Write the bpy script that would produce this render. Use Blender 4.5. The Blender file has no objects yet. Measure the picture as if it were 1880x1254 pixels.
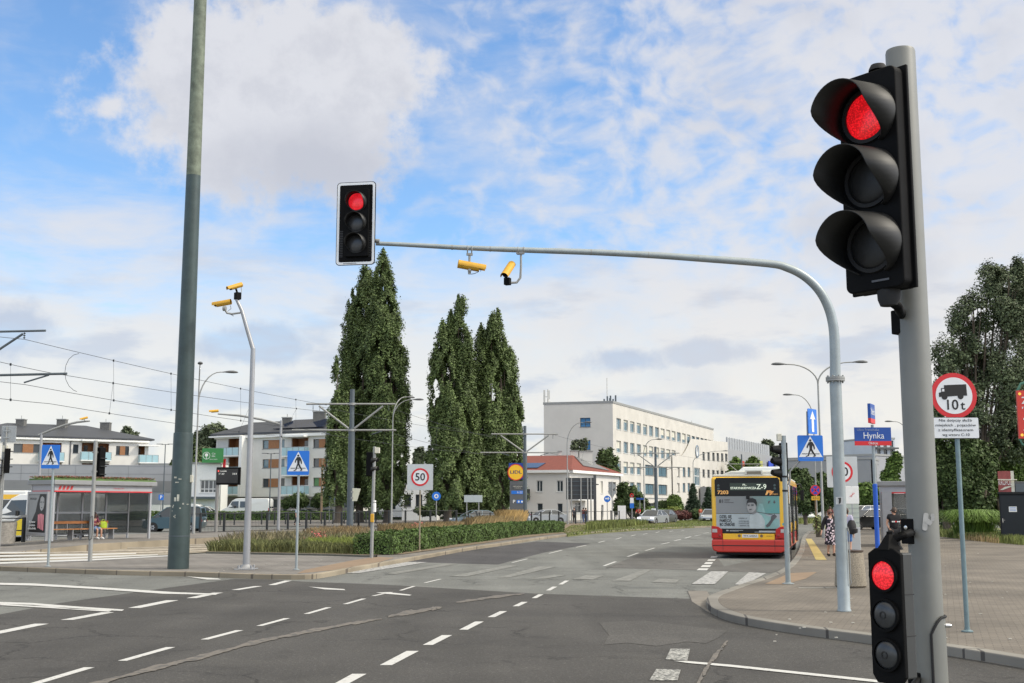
import bpy, bmesh, math, random
import numpy as np
from mathutils import Vector, Matrix
random.seed(7); RNG = np.random.default_rng(11)
PI = math.pi; R = math.radians
scene = bpy.context.scene
COL = scene.collection
# ------------------------------------------------------------------ camera geometry (measured from the photograph)
F = 2150.0; PITCH = math.atan(303.0/F); CH = 1.8
cth, sth = math.cos(PITCH), math.sin(PITCH)
def ray(px, py):
    x = (px-940)/F; y = (627-py)/F
    return x, cth-y*sth, sth+y*cth
def P(px, py, Y):
    dx, dy, dz = ray(px, py); t = Y/dy
    return Vector((dx*t, Y, CH+dz*t))
def G(px, py, z=0.0):
    dx, dy, dz = ray(px, py); t = (z-CH)/dz
    return Vector((dx*t, dy*t, z))
def Zat(py, Y): return P(940, py, Y).z
# ------------------------------------------------------------------ colours and materials
def C(h):
    h = h.lstrip('#'); o = []
    for i in (0, 2, 4):
        v = int(h[i:i+2], 16)/255
        o.append(v/12.92 if v <= .04045 else ((v+.055)/1.055)**2.4)
    return tuple(o)
MATS = {}
def mat(name, col, rough=.6, metal=0, var=.12, scale=3.0, spec=.5, emit=None, estr=0, coat=0, alpha=1, trans=0, bump=0, island=0):
    if name in MATS: return MATS[name]
    if isinstance(col, str): col = C(col)
    m = bpy.data.materials.new(name); m.use_nodes = True; MATS[name] = m
    nt = m.node_tree; N = nt.nodes; L = nt.links; b = N['Principled BSDF']
    b.inputs['Base Color'].default_value = (*col, 1)
    b.inputs['Roughness'].default_value = rough; b.inputs['Metallic'].default_value = metal
    b.inputs['Specular IOR Level'].default_value = spec
    if coat: b.inputs['Coat Weight'].default_value = coat; b.inputs['Coat Roughness'].default_value = .06
    if emit:
        b.inputs['Emission Color'].default_value = (*emit, 1); b.inputs['Emission Strength'].default_value = estr
    if trans: b.inputs['Transmission Weight'].default_value = trans
    if alpha < 1: b.inputs['Alpha'].default_value = alpha
    if var:
        tc = N.new('ShaderNodeTexCoord'); n = N.new('ShaderNodeTexNoise'); n.inputs['Scale'].default_value = scale
        n.inputs['Detail'].default_value = 6; n.inputs['Roughness'].default_value = .62
        L.new(tc.outputs['Object'], n.inputs['Vector'])
        mr = N.new('ShaderNodeMapRange'); mr.inputs[1].default_value = .3; mr.inputs[2].default_value = .7
        mr.inputs[3].default_value = 1-var; mr.inputs[4].default_value = 1+var
        L.new(n.outputs['Fac'], mr.inputs[0])
        src = mr.outputs[0]
        if island:
            g = N.new('ShaderNodeNewGeometry'); mr2 = N.new('ShaderNodeMapRange')
            mr2.inputs[3].default_value = 1-island; mr2.inputs[4].default_value = 1+island
            L.new(g.outputs['Random Per Island'], mr2.inputs[0])
            mm = N.new('ShaderNodeMath'); mm.operation = 'MULTIPLY'; L.new(src, mm.inputs[0]); L.new(mr2.outputs[0], mm.inputs[1]); src = mm.outputs[0]
        mx = N.new('ShaderNodeVectorMath'); mx.operation = 'SCALE'; mx.inputs[0].default_value = col
        L.new(src, mx.inputs['Scale']); L.new(mx.outputs[0], b.inputs['Base Color'])
        if bump:
            bp = N.new('ShaderNodeBump'); bp.inputs['Strength'].default_value = bump; bp.inputs['Distance'].default_value = .02
            L.new(n.outputs['Fac'], bp.inputs['Height']); L.new(bp.outputs[0], b.inputs['Normal'])
    return m
def asphalt(name, base, stain, s=1.0):
    m = bpy.data.materials.new(name); m.use_nodes = True; MATS[name] = m
    nt = m.node_tree; N = nt.nodes; L = nt.links; b = N['Principled BSDF']; b.inputs['Roughness'].default_value = .88
    b.inputs['Specular IOR Level'].default_value = .3
    tc = N.new('ShaderNodeTexCoord')
    def noise(sc, det, vec=None):
        n = N.new('ShaderNodeTexNoise'); n.inputs['Scale'].default_value = sc; n.inputs['Detail'].default_value = det
        L.new(vec or tc.outputs['Object'], n.inputs['Vector']); return n.outputs['Fac']
    mp = N.new('ShaderNodeMapping'); mp.inputs['Rotation'].default_value = (0, 0, R(-14)); mp.inputs['Scale'].default_value = (1.0, .06, 1)
    L.new(tc.outputs['Object'], mp.inputs['Vector'])
    big = noise(.35*s, 5); streak = noise(.9, 4, mp.outputs[0]); grain = noise(60, 3); spk = noise(22, 2)
    def mrng(a, lo, hi, o0, o1):
        r = N.new('ShaderNodeMapRange'); r.inputs[1].default_value = lo; r.inputs[2].default_value = hi
        r.inputs[3].default_value = o0; r.inputs[4].default_value = o1; L.new(a, r.inputs[0]); return r.outputs[0]
    def mul(a, c):
        q = N.new('ShaderNodeMath'); q.operation = 'MULTIPLY'; L.new(a, q.inputs[0]); L.new(c, q.inputs[1]); return q.outputs[0]
    vo = N.new('ShaderNodeTexVoronoi'); vo.feature = 'DISTANCE_TO_EDGE'; vo.inputs['Scale'].default_value = .42
    wn = N.new('ShaderNodeTexNoise'); wn.inputs['Scale'].default_value = 1.7; wn.inputs['Detail'].default_value = 8; wn.inputs['Roughness'].default_value = .7; L.new(tc.outputs['Object'], wn.inputs['Vector'])
    wm = N.new('ShaderNodeMixRGB'); wm.blend_type = 'ADD'; wm.inputs[0].default_value = .9; L.new(tc.outputs['Object'], wm.inputs[1]); L.new(wn.outputs['Color'], wm.inputs[2]); L.new(wm.outputs[0], vo.inputs['Vector'])
    crack = mrng(vo.outputs['Distance'], .004, .014, .45, 1.0); cmask = mrng(noise(.22, 3), .47, .56, 0, 1)
    cm = N.new('ShaderNodeMixRGB'); cm.inputs[1].default_value = (1,1,1,1); L.new(cmask, cm.inputs[0]); L.new(crack, cm.inputs[2])
    blot = mrng(noise(1.3, 6), .60, .74, 1.0, .72)
    f = mul(mul(mul(mrng(big, .3, .7, .82, 1.14), mrng(streak, .3, .7, .84, 1.14)), mul(mrng(grain, .25, .75, .55, 1.45), mrng(spk, .58, .76, 1, 1.9))), mul(cm.outputs[0], blot))
    mix = N.new('ShaderNodeMixRGB'); mix.inputs[1].default_value = (*base, 1); mix.inputs[2].default_value = (*stain, 1)
    L.new(mrng(noise(.8*s, 7), .5, .68, 0, .5), mix.inputs[0])
    v = N.new('ShaderNodeVectorMath'); v.operation = 'SCALE'; L.new(mix.outputs[0], v.inputs[0]); L.new(f, v.inputs['Scale'])
    L.new(v.outputs[0], b.inputs['Base Color'])
    bp = N.new('ShaderNodeBump'); bp.inputs['Strength'].default_value = .35; bp.inputs['Distance'].default_value = .01
    L.new(grain, bp.inputs['Height']); L.new(bp.outputs[0], b.inputs['Normal'])
    return m
def paving(name, c1, c2, mortar, bw, bh, rot=0.0, msize=.012):
    m = bpy.data.materials.new(name); m.use_nodes = True; MATS[name] = m
    nt = m.node_tree; N = nt.nodes; L = nt.links; b = N['Principled BSDF']; b.inputs['Roughness'].default_value = .9
    tc = N.new('ShaderNodeTexCoord'); mp = N.new('ShaderNodeMapping'); mp.inputs['Rotation'].default_value = (0, 0, rot)
    L.new(tc.outputs['Object'], mp.inputs['Vector'])
    br = N.new('ShaderNodeTexBrick'); br.inputs['Scale'].default_value = 1; br.inputs['Brick Width'].default_value = bw
    br.inputs['Row Height'].default_value = bh; br.inputs['Mortar Size'].default_value = msize; br.inputs['Mortar Smooth'].default_value = .3
    br.inputs['Color1'].default_value = (*c1, 1); br.inputs['Color2'].default_value = (*c2, 1); br.inputs['Mortar'].default_value = (*mortar, 1)
    L.new(mp.outputs[0], br.inputs['Vector'])
    n = N.new('ShaderNodeTexNoise'); n.inputs['Scale'].default_value = .5; n.inputs['Detail'].default_value = 8
    L.new(tc.outputs['Object'], n.inputs['Vector'])
    r = N.new('ShaderNodeMapRange'); r.inputs[1].default_value = .3; r.inputs[2].default_value = .7; r.inputs[3].default_value = .68; r.inputs[4].default_value = 1.24
    L.new(n.outputs['Fac'], r.inputs[0])
    v = N.new('ShaderNodeVectorMath'); v.operation = 'SCALE'; L.new(br.outputs['Color'], v.inputs[0]); L.new(r.outputs[0], v.inputs['Scale'])
    L.new(v.outputs[0], b.inputs['Base Color'])
    bp = N.new('ShaderNodeBump'); bp.inputs['Strength'].default_value = .4; bp.inputs['Distance'].default_value = .008; bp.invert = True
    L.new(br.outputs['Fac'], bp.inputs['Height']); L.new(bp.outputs[0], b.inputs['Normal'])
    return m
def worn(name, col, under, amt=.5, scale=14):
    """road paint with chips through which the asphalt shows"""
    m = bpy.data.materials.new(name); m.use_nodes = True; MATS[name] = m
    nt = m.node_tree; N = nt.nodes; L = nt.links; b = N['Principled BSDF']; b.inputs['Roughness'].default_value = .7
    tc = N.new('ShaderNodeTexCoord'); n = N.new('ShaderNodeTexNoise'); n.inputs['Scale'].default_value = scale; n.inputs['Detail'].default_value = 8; n.inputs['Roughness'].default_value = .7
    L.new(tc.outputs['Object'], n.inputs['Vector'])
    r = N.new('ShaderNodeMapRange'); r.inputs[1].default_value = amt-.06; r.inputs[2].default_value = amt+.06
    L.new(n.outputs['Fac'], r.inputs[0])
    mx = N.new('ShaderNodeMixRGB'); mx.inputs[1].default_value = (*col, 1); mx.inputs[2].default_value = (*under, 1)
    L.new(r.outputs[0], mx.inputs[0]); L.new(mx.outputs[0], b.inputs['Base Color'])
    return m
# ------------------------------------------------------------------ mesh builder
class MB:
    def __init__(s): s.v = []; s.f = []; s.sm = []
    def add(s, vs, fs, smooth=False, M=None):
        o = len(s.v)
        s.v += [tuple(M @ Vector(p)) if M else tuple(p) for p in vs]
        s.f += [tuple(i+o for i in f) for f in fs]; s.sm += [smooth]*len(fs); return s
    def box(s, x0, x1, y0, y1, z0, z1, M=None):
        return s.add([(x0,y0,z0),(x1,y0,z0),(x1,y1,z0),(x0,y1,z0),(x0,y0,z1),(x1,y0,z1),(x1,y1,z1),(x0,y1,z1)],
                     [(0,3,2,1),(4,5,6,7),(0,1,5,4),(1,2,6,5),(2,3,7,6),(3,0,4,7)], M=M)
    def cbox(s, c, sx, sy, sz, M=None):
        return s.box(c[0]-sx/2, c[0]+sx/2, c[1]-sy/2, c[1]+sy/2, c[2]-sz/2, c[2]+sz/2, M)
    def tube(s, pts, rad, n=12, cap=True, M=None):
        pts = [Vector(p) for p in pts]; k = len(pts)
        rads = rad if isinstance(rad, (list, tuple)) else [rad]*k
        vs = []; up = None
        for i, p in enumerate(pts):
            d = (pts[min(i+1,k-1)]-pts[max(i-1,0)]).normalized()
            if up is None:
                up = Vector((0,0,1)) if abs(d.z) < .9 else Vector((0,1,0))
            a = d.cross(up).normalized(); b = a.cross(d).normalized(); up = b
            for j in range(n):
                t = 2*PI*j/n; vs.append(p + (a*math.cos(t)+b*math.sin(t))*rads[i])
        fs = [(i*n+j, i*n+(j+1)%n, (i+1)*n+(j+1)%n, (i+1)*n+j) for i in range(k-1) for j in range(n)]
        s.add(vs, fs, True, M)
        if cap:
            s.add(vs[:n], [tuple(range(n-1,-1,-1))], False, M); s.add(vs[-n:], [tuple(range(n))], False, M)
        return s
    def lathe(s, prof, n=24, M=None, smooth=True):
        runs = [[prof[0]]]
        for i in range(1, len(prof)):
            runs[-1].append(prof[i])
            if i < len(prof)-1:
                a1 = math.atan2(prof[i][1]-prof[i-1][1], prof[i][0]-prof[i-1][0]); a2 = math.atan2(prof[i+1][1]-prof[i][1], prof[i+1][0]-prof[i][0])
                if abs((a2-a1+PI) % (2*PI)-PI) > .6: runs.append([prof[i]])
        for pr in runs:
            vs = [(r*math.cos(2*PI*j/n), r*math.sin(2*PI*j/n), z) for r, z in pr for j in range(n)]
            s.add(vs, [(i*n+j, i*n+(j+1)%n, (i+1)*n+(j+1)%n, (i+1)*n+j) for i in range(len(pr)-1) for j in range(n)], smooth, M)
        return s
    def disc(s, r, n=32, M=None, z=0):
        return s.add([(r*math.cos(2*PI*j/n), r*math.sin(2*PI*j/n), z) for j in range(n)], [tuple(range(n))], False, M)
    def prism(s, poly, y0, y1, M=None):
        """polygon in x,z extruded in y"""
        n = len(poly)
        vs = [(x,y0,z) for x,z in poly]+[(x,y1,z) for x,z in poly]
        fs = [tuple(range(n)), tuple(range(2*n-1,n-1,-1))]+[(i, i+n, (i+1)%n+n, (i+1)%n) for i in range(n)]
        return s.add(vs, fs, False, M)
    def slab(s, poly, z0, z1, M=None):
        """polygon in x,y extruded in z"""
        n = len(poly)
        vs = [(p[0],p[1],z0) for p in poly]+[(p[0],p[1],z1) for p in poly]
        fs = [tuple(range(n-1,-1,-1)), tuple(range(n,2*n))]+[(i, (i+1)%n, (i+1)%n+n, i+n) for i in range(n)]
        return s.add(vs, fs, False, M)
    def build(s, name, m, parent=None, bevel=0, seg=2, loc=None, rotz=0):
        me = bpy.data.meshes.new(name); me.from_pydata(s.v, [], s.f)
        me.polygons.foreach_set('use_smooth', s.sm); me.materials.append(m)
        bm = bmesh.new(); bm.from_mesh(me); bmesh.ops.recalc_face_normals(bm, faces=bm.faces); bm.to_mesh(me); bm.free()
        o = bpy.data.objects.new(name, me); COL.objects.link(o)
        if parent: o.parent = parent
        if loc is not None: o.location = loc
        o.rotation_euler.z = rotz
        if bevel:
            b = o.modifiers.new('bevel', 'BEVEL'); b.width = bevel; b.segments = seg; b.limit_method = 'ANGLE'; b.angle_limit = R(40)
            b.harden_normals = False
        return o
def tag(o, label=None, cat=None, group=None, kind=None):
    if label: o['label'] = label
    if cat: o['category'] = cat
    if group: o['group'] = group
    if kind: o['kind'] = kind
    return o
def thing(name, label, cat, loc=(0,0,0), rotz=0, group=None):
    o = bpy.data.objects.new(name, None); COL.objects.link(o); o.location = loc; o.rotation_euler = (0,0,rotz)
    o.empty_display_size = .2
    return tag(o, label, cat, group)
def Tm(x=0, y=0, z=0, rx=0, ry=0, rz=0, s=1):
    return Matrix.Translation((x,y,z)) @ Matrix.Rotation(rz,4,'Z') @ Matrix.Rotation(ry,4,'Y') @ Matrix.Rotation(rx,4,'X') @ Matrix.Scale(s,4)
def facing():  # matrix turning a +Z disc into one facing -Y
    return Matrix.Rotation(R(90),4,'X')
def ring(mb, r0, r1, y0, y1, cx, cz, n=40):
    for (ra, rb, ya, yb) in ((r0,r1,y0,y0),):
        vs = []
        for y in (y0, y1):
            for r in (r0, r1):
                vs += [(cx+r*math.cos(2*PI*j/n), y, cz+r*math.sin(2*PI*j/n)) for j in range(n)]
        fs = []
        for j in range(n):
            k = (j+1)%n
            fs += [(j,k,n+k,n+j), (2*n+j,2*n+k,3*n+k,3*n+j), (j,k,2*n+k,2*n+j), (n+j,n+k,3*n+k,3*n+j)]
        mb.add(vs, fs)
    return mb
def discy(mb, r, y0, y1, cx, cz, n=40):
    return mb.prism([(cx+r*math.cos(2*PI*j/n), cz+r*math.sin(2*PI*j/n)) for j in range(n)], y0, y1)
def lettering(txt, h, x, z, y, m, parent, name='lettering', width=None, align='CENTER', thick=.003, shear=0, ls=1.0, bold=0):
    cu = bpy.data.curves.new('txt', 'FONT'); cu.body = txt; cu.align_x = align; cu.align_y = 'CENTER'; cu.size = 1
    cu.space_line = ls; cu.shear = shear; cu.offset = bold; cu.resolution_u = 3; cu.extrude = .001
    ob = bpy.data.objects.new('txt', cu); COL.objects.link(ob)
    dg = bpy.context.evaluated_depsgraph_get(); me = bpy.data.meshes.new_from_object(ob.evaluated_get(dg))
    bpy.data.objects.remove(ob); bpy.data.curves.remove(cu)
    xs = [v.co.x for v in me.vertices] or [0]; w = max(xs)-min(xs) or 1
    sx = h if width is None else width/w
    zt = max(v.co.z for v in me.vertices)
    for v in me.vertices:
        a, b, c = v.co; v.co = (a*sx, -(c/zt if zt else 0)*thick/2, b*h)
    me.materials.clear(); me.materials.append(m)
    o = bpy.data.objects.new(name, me); COL.objects.link(o); o.parent = parent; o.location = (x, y, z)
    return o
def leafmesh(name, pts, nrm, size, m, parent=None, aspect=.6, jitter=.35, loc=None):
    """many small leaf-shaped faces at pts, facing nrm"""
    pts = np.asarray(pts, float); n = len(pts); nrm = np.asarray(nrm, float)+RNG.normal(0, jitter, (n,3))
    nrm /= np.linalg.norm(nrm, axis=1, keepdims=True)+1e-9
    t = np.cross(nrm, RNG.normal(0,1,(n,3))); t /= np.linalg.norm(t, axis=1, keepdims=True)+1e-9
    b = np.cross(nrm, t); s = (size*RNG.uniform(.6,1.35,n))[:,None]
    V = np.stack([pts-t*s, pts+b*s*aspect, pts+t*s, pts-b*s*aspect], 1).reshape(-1,3)
    me = bpy.data.meshes.new(name); me.vertices.add(4*n); me.vertices.foreach_set('co', V.ravel())
    me.loops.add(4*n); me.loops.foreach_set('vertex_index', np.arange(4*n, dtype=np.int32))
    me.polygons.add(n); me.polygons.foreach_set('loop_start', np.arange(0,4*n,4,dtype=np.int32)); me.polygons.foreach_set('loop_total', np.full(n,4,dtype=np.int32))
    me.update(calc_edges=True); me.materials.append(m)
    o = bpy.data.objects.new(name, me); COL.objects.link(o)
    if parent: o.parent = parent
    if loc is not None: o.location = loc
    return o
def blades(name, base, h, m, w=.012, lean=.35, parent=None):
    """grass blades: thin bent triangles"""
    base = np.asarray(base, float); n = len(base); hh = h*RNG.uniform(.5,1.2,n)
    a = RNG.uniform(0,2*PI,n); d = np.stack([np.cos(a),np.sin(a),0*a],1); side = np.stack([-np.sin(a),np.cos(a),0*a],1)
    ln = (RNG.uniform(.1,1,n)*lean*hh)[:,None]; up = np.array([0,0,1.])
    p1 = base+d*ln*.35+up*hh[:,None]*.6; p2 = base+d*ln+up*hh[:,None]
    ww = w*RNG.uniform(.6,1.4,n)[:,None]
    V = np.stack([base-side*ww, base+side*ww, p1+side*ww*.8, p2, p1-side*ww*.8],1).reshape(-1,3)
    me = bpy.data.meshes.new(name); me.vertices.add(5*n); me.vertices.foreach_set('co', V.ravel())
    me.loops.add(5*n); me.loops.foreach_set('vertex_index', np.arange(5*n, dtype=np.int32))
    me.polygons.add(n); me.polygons.foreach_set('loop_start', np.arange(0,5*n,5,dtype=np.int32)); me.polygons.foreach_set('loop_total', np.full(n,5,dtype=np.int32))
    me.update(calc_edges=True); me.materials.append(m)
    o = bpy.data.objects.new(name, me); COL.objects.link(o)
    if parent: o.parent = parent
    return o
def inpoly(pts, poly):
    x, y = pts[:,0], pts[:,1]; c = np.zeros(len(pts), bool); n = len(poly)
    for i in range(n):
        x0,y0 = poly[i][0],poly[i][1]; x1,y1 = poly[(i+1)%n][0],poly[(i+1)%n][1]
        if y0 == y1: continue
        c ^= ((y0 > y) != (y1 > y)) & (x < (x1-x0)*(y-y0)/(y1-y0)+x0)
    return c
def scatter(poly, n, z):
    P0 = np.array([(p[0],p[1]) for p in poly]); lo, hi = P0.min(0), P0.max(0); out = []
    tot = 0
    while tot < n:
        q = RNG.uniform(lo, hi, (n*2,2)); q = q[inpoly(q, P0)]; out.append(q); tot += len(q)
    q = np.concatenate(out)[:n]; return np.column_stack([q, np.full(n, z)])
# common materials
M_galv = mat('galvanised_steel', (.29,.295,.285), .5, .2, .08, 6)
M_pole = mat('painted_pole_grey', (.30,.34,.35), .42, .25, .1, 5)
M_nearpole = mat('near_pole_grey', (.185,.188,.175), .5, .1, .06, 8)
M_silver = mat('silver_paint', (.33,.335,.345), .38, .35, .05, 5)
M_dkpole = mat('dark_grey_pole', (.085,.105,.12), .5, .1, .1, 4)
M_blk = mat('black_plastic', (.0045,.0045,.0048), .62, 0, .25, 14, spec=.10)
M_blkm = mat('black_matt', (.016,.016,.017), .8, 0, .1, 9)
M_visor = mat('black_visor', (.009,.009,.009), .55, 0, .1, 20)
M_yel = mat('yellow_paint', (.60,.33,.025), .5, 0, .12, 12)
M_white = mat('white_paint', (.78,.78,.76), .5, 0, .06, 6)
M_offw = mat('off_white_plastic', (.62,.60,.50), .6, 0, .08, 9)
M_sblue = mat('sign_blue', (.012,.16,.62), .4, 0, .04, 5)
M_swhite = mat('sign_white', (.72,.74,.76), .4, 0, .04, 5)
M_sgrey = mat('sign_back_grey', (.33,.35,.36), .5, .3, .1, 6)
M_sred = mat('sign_red', (.60,.018,.025), .4, 0, .04, 5)
M_sblk = mat('sign_black', (.01,.01,.01), .5, 0, 0)
M_glass = mat('dark_glass', (.02,.028,.035), .06, 0, 0, spec=.9)
M_chrome = mat('chrome', (.6,.6,.6), .15, 1, 0)
M_tyre = mat('tyre_rubber', (.02,.02,.02), .85, 0, .1, 9)
M_rim = mat('alloy_rim', (.45,.46,.48), .35, .7, 0)
M_tail = mat('tail_lamp_red', (.42,.006,.008), .2, 0, 0)
M_headl = mat('headlamp_glass', (.75,.78,.82), .1, 0, 0)
M_plate = mat('number_plate', (.7,.7,.68), .5, 0, 0)
M_rail = mat('railing_black', (.025,.028,.03), .55, .2, .1, 6)
M_rust = mat('rusty_steel', (.22,.15,.09), .8, .2, .35, 10)
M_skin = mat('skin', (.50,.28,.19), .55, 0, .06, 30)
# ================================================================== SETTING
A_dark = asphalt('asphalt_dark', (.060,.0575,.0545), (.073,.070,.065))
A_mid = asphalt('asphalt_worn', (.138,.142,.134), (.162,.165,.155))
A_patch = asphalt('asphalt_patch', (.060,.058,.060), (.068,.066,.067))
A_mid2 = asphalt('asphalt_mid', (.105,.102,.096), (.122,.12,.112))
M_brick = paving('brick_paving', (.135,.118,.098), (.170,.149,.123), (.095,.082,.066), .20, .10, R(20), .008)
M_slabs = paving('slab_paving', (.155,.143,.132), (.18,.168,.152), (.10,.09,.08), .5, .5, R(5), .015)
M_kerb = paving('kerb_stone', (.19,.18,.16), (.22,.208,.18), (.07,.065,.06), 1.0, 5, R(8), .02)
M_kerbb = paving('kerb_beige', (.25,.212,.155), (.27,.232,.172), (.12,.10,.08), 1.0, 5, 0, .02)
M_ochre = mat('ochre_tactile_paving', (.215,.152,.098), .9, 0, .15, 3)
M_soil = mat('dry_soil', (.17,.13,.085), .95, 0, .3, 2)
M_grassg = mat('grass_ground', (.14,.15,.05), .95, 0, .3, .8)
M_ballast = mat('tram_bed_concrete', (.27,.24,.19), .95, 0, .2, 1.5)
PAINT = worn('road_paint', (.50,.50,.485), (.16,.16,.16), .62, 16)
PAINTW = worn('road_paint_worn', (.40,.40,.39), (.15,.15,.15), .52, 9)
PAINTX = worn('road_paint_gone', (.235,.235,.22), (.145,.145,.13), .46, 5)
PAINTD = worn('road_paint_chipped', (.43,.43,.40), (.075,.075,.072), .49, 26)
M_seam = worn('patched_seam', (.145,.128,.108), (.068,.065,.06), .54, 7)
M_yline = mat('yellow_tactile_paint', (.37,.29,.10), .8, 0, .3, 6)

def sheet(name, poly_px, z, m, parent=None, label=None, kind='structure', thick=0):
    """ground sheet from an outline on the ground"""
    pts = [G(x, y, z) for x, y in poly_px]
    mb = MB()
    if thick: mb.slab(pts, z-thick, z)
    else: mb.add(pts, [tuple(range(len(pts)))])
    o = mb.build(name, m, parent)
    if not parent: tag(o, label, None, None, kind)
    return o
def patchset(name, polys, z, m):
    mb = MB()
    for poly in polys:
        pts = [G(x, y, z) for x, y in poly]; mb.add(pts, [tuple(range(len(pts)))])
    return tag(mb.build(name, m), kind='structure')

g = MB(); g.add([(-3000,-200,-.02),(3000,-200,-.02),(3000,6000,-.02),(-3000,6000,-.02)], [(0,1,2,3)])
tag(g.build('ground', mat('far_ground', (.16,.15,.12), .95, 0, .25, .05)), kind='structure')
r = MB(); r.add([(-260,-60,0),(260,-60,0),(260,430,0),(-260,430,0)], [(0,1,2,3)])
tag(r.build('road', A_mid), kind='structure')
# dark resurfaced junction
sheet('junction_road', [(-900,1330),(-300,1190),(0,1128),(110,1107),(330,1076),(430,1063),(500,1064),(560,1068),(700,1073),(990,1090),(1262,1099),(1300,1098),(1330,1120),(1500,1160),(1760,1196),(2400,1320),(2600,1700),(-2500,1700)], .004, A_dark)
sheet('road_patch', [(742,1031),(842,1013),(985,994),(1085,998),(1000,1014),(915,1036),(830,1034)], .004, A_patch)
sheet('road_patch', [(1112,1042),(1186,1013),(1310,1015),(1330,1040),(1460,1010),(1452,1040),(1415,1052),(1290,1047)], .004, A_mid2)
sheet('road_patch', [(1100,1143),(1180,1139),(1262,1149),(1335,1158),(1318,1171),(1296,1181),(1262,1178),(1205,1186),(1150,1180),(1108,1184),(1118,1166)], .008, asphalt('asphalt_worn_dark', (.074,.071,.067), (.088,.084,.078)))
# painted markings
def dash(x0, y0, x1, y1, w, k=.66):
    w = w*k   # lower left end, upper right end, horizontal width
    return [(x0,y0),(x0+w,y0),(x1,y1),(x1-w,y1)]
L1 = [dash(697,1221,769,1195,34), dash(776,1184,830,1166,28), dash(843,1156,888,1141,24), dash(895,1133,931,1122,20),
      dash(941,1113,969,1105,17), dash(976,1098,998,1091,14), dash(1002,1084,1023,1077,13), dash(1025,1073,1045,1066,12),
      dash(608,1258,673,1237,40), dash(500,1296,585,1266,46)]
L2 = [dash(50,1256,174,1225,30), dash(216,1213,322,1188,26), dash(368,1174,447,1157,22), dash(470,1149,533,1135,18), dash(557,1127,609,1115,16),
      dash(629,1109,673,1099,14), dash(681,1094,722,1087,12), dash(732,1084,764,1076,10), dash(777,1070,812,1063,9)]
L3 = [dash(-40,1166,90,1145,28,.95), dash(111,1138,210,1124,24,.95), dash(235,1116,328,1102,24,.95), dash(342,1098,410,1088,20,.95), dash(424,1083,482,1076,16,.95), dash(492,1074,536,1066,14,.95), dash(545,1062,585,1056,12,.95)]
patchset('lane_line', L1+L2+L3+[dash(1106,1039,1133,1031,8), dash(1150,1022,1174,1015,7), dash(1183,1011,1204,1006,6), dash(1212,999,1231,996,6), dash(1236,993,1252,990,5), dash(1256,988,1270,985,5), dash(938,1033,970,1026,6), dash(1006,1016,1034,1010,6),
   dash(1056,1005,1078,1001,5), dash(1097,996,1112,993,5), dash(1129,990,1142,987,4), dash(1157,984,1168,982,4), dash(1180,981,1190,979,3), dash(1203,978,1212,976,3), dash(1228,976,1237,974.5,3), dash(1250,974.5,1258,973.5,3),
   dash(1274,984,1288,982,4), dash(1290,979,1303,977.5,4), [(1279,1047),(1298,1047),(1301,1043.5),(1283,1043.5)], [(1286,1041),(1303,1041),(1306,1037.5),(1290,1037.5)], [(1292,1035.5),(1307,1035.5),(1309,1032),(1296,1032)], [(1298,1029.5),(1312,1029.5),(1314,1027),(1301,1027)], [(1304,1024),(1316,1024),(1318,1021),(1306,1021)]], .008, PAINT)
patchset('stop_line', [[(-60,1069),(60,1071),(180,1078),(320,1087),(400,1090),(396,1092),(300,1090),(170,1081),(60,1075),(-60,1072)],
   [(-60,1103),(60,1107),(150,1114),(228,1119),(224,1121.5),(130,1117.5),(60,1110.5),(-60,1107)], [(0,1108.5),(80,1113),(205,1121),(200,1123),(80,1115.5),(0,1111)],
   [(1236,1213),(1262,1213.5),(1340,1220),(1600,1247),(1900,1282),(1900,1288),(1600,1251.5),(1340,1224),(1262,1217)],
   [(566,1077),(632,1081.5),(634,1083.5),(596,1082)], [(690,1088),(712,1087),(756,1092),(752,1093.5),(706,1090)], [(340,1058),(400,1062),(406,1064),(380,1064)]], .012, PAINT)
patchset('crossing_stripe', [[(626,1052),(660,1052),(786,1032),(748,1031.5)],
   [(1270,1072),(1312,1072.5),(1337,1049),(1306,1048.5)], [(1349,1073),(1368,1074),(1407,1052),(1375,1050.5)]], .012, PAINTW)
patchset('faded_stripe', [[(708,1053),(726,1054),(842,1035),(818,1034.5)],
   [(826,1058),(856,1058.5),(952,1038.5),(930,1038)], [(912,1061),(934,1060.5),(1020,1040.5),(988,1040)], [(972,1063),(1000,1062.5),(1040,1056),(1018,1055)],
   [(1050,1063),(1088,1064),(1108,1057),(1076,1056)], [(1124,1066),(1156,1066.5),(1196,1046),(1182,1046)], [(1196,1069),(1240,1070),(1248,1064),(1210,1062)]], .0085, PAINTX)
patchset('worn_square', [[(1222,1210),(1262,1213),(1267,1191),(1231,1191)], [(1192,1249),(1244,1249),(1250,1229),(1205,1228)], [(1170,1290),(1230,1292),(1238,1264),(1185,1264)]], .012, PAINTD)
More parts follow.
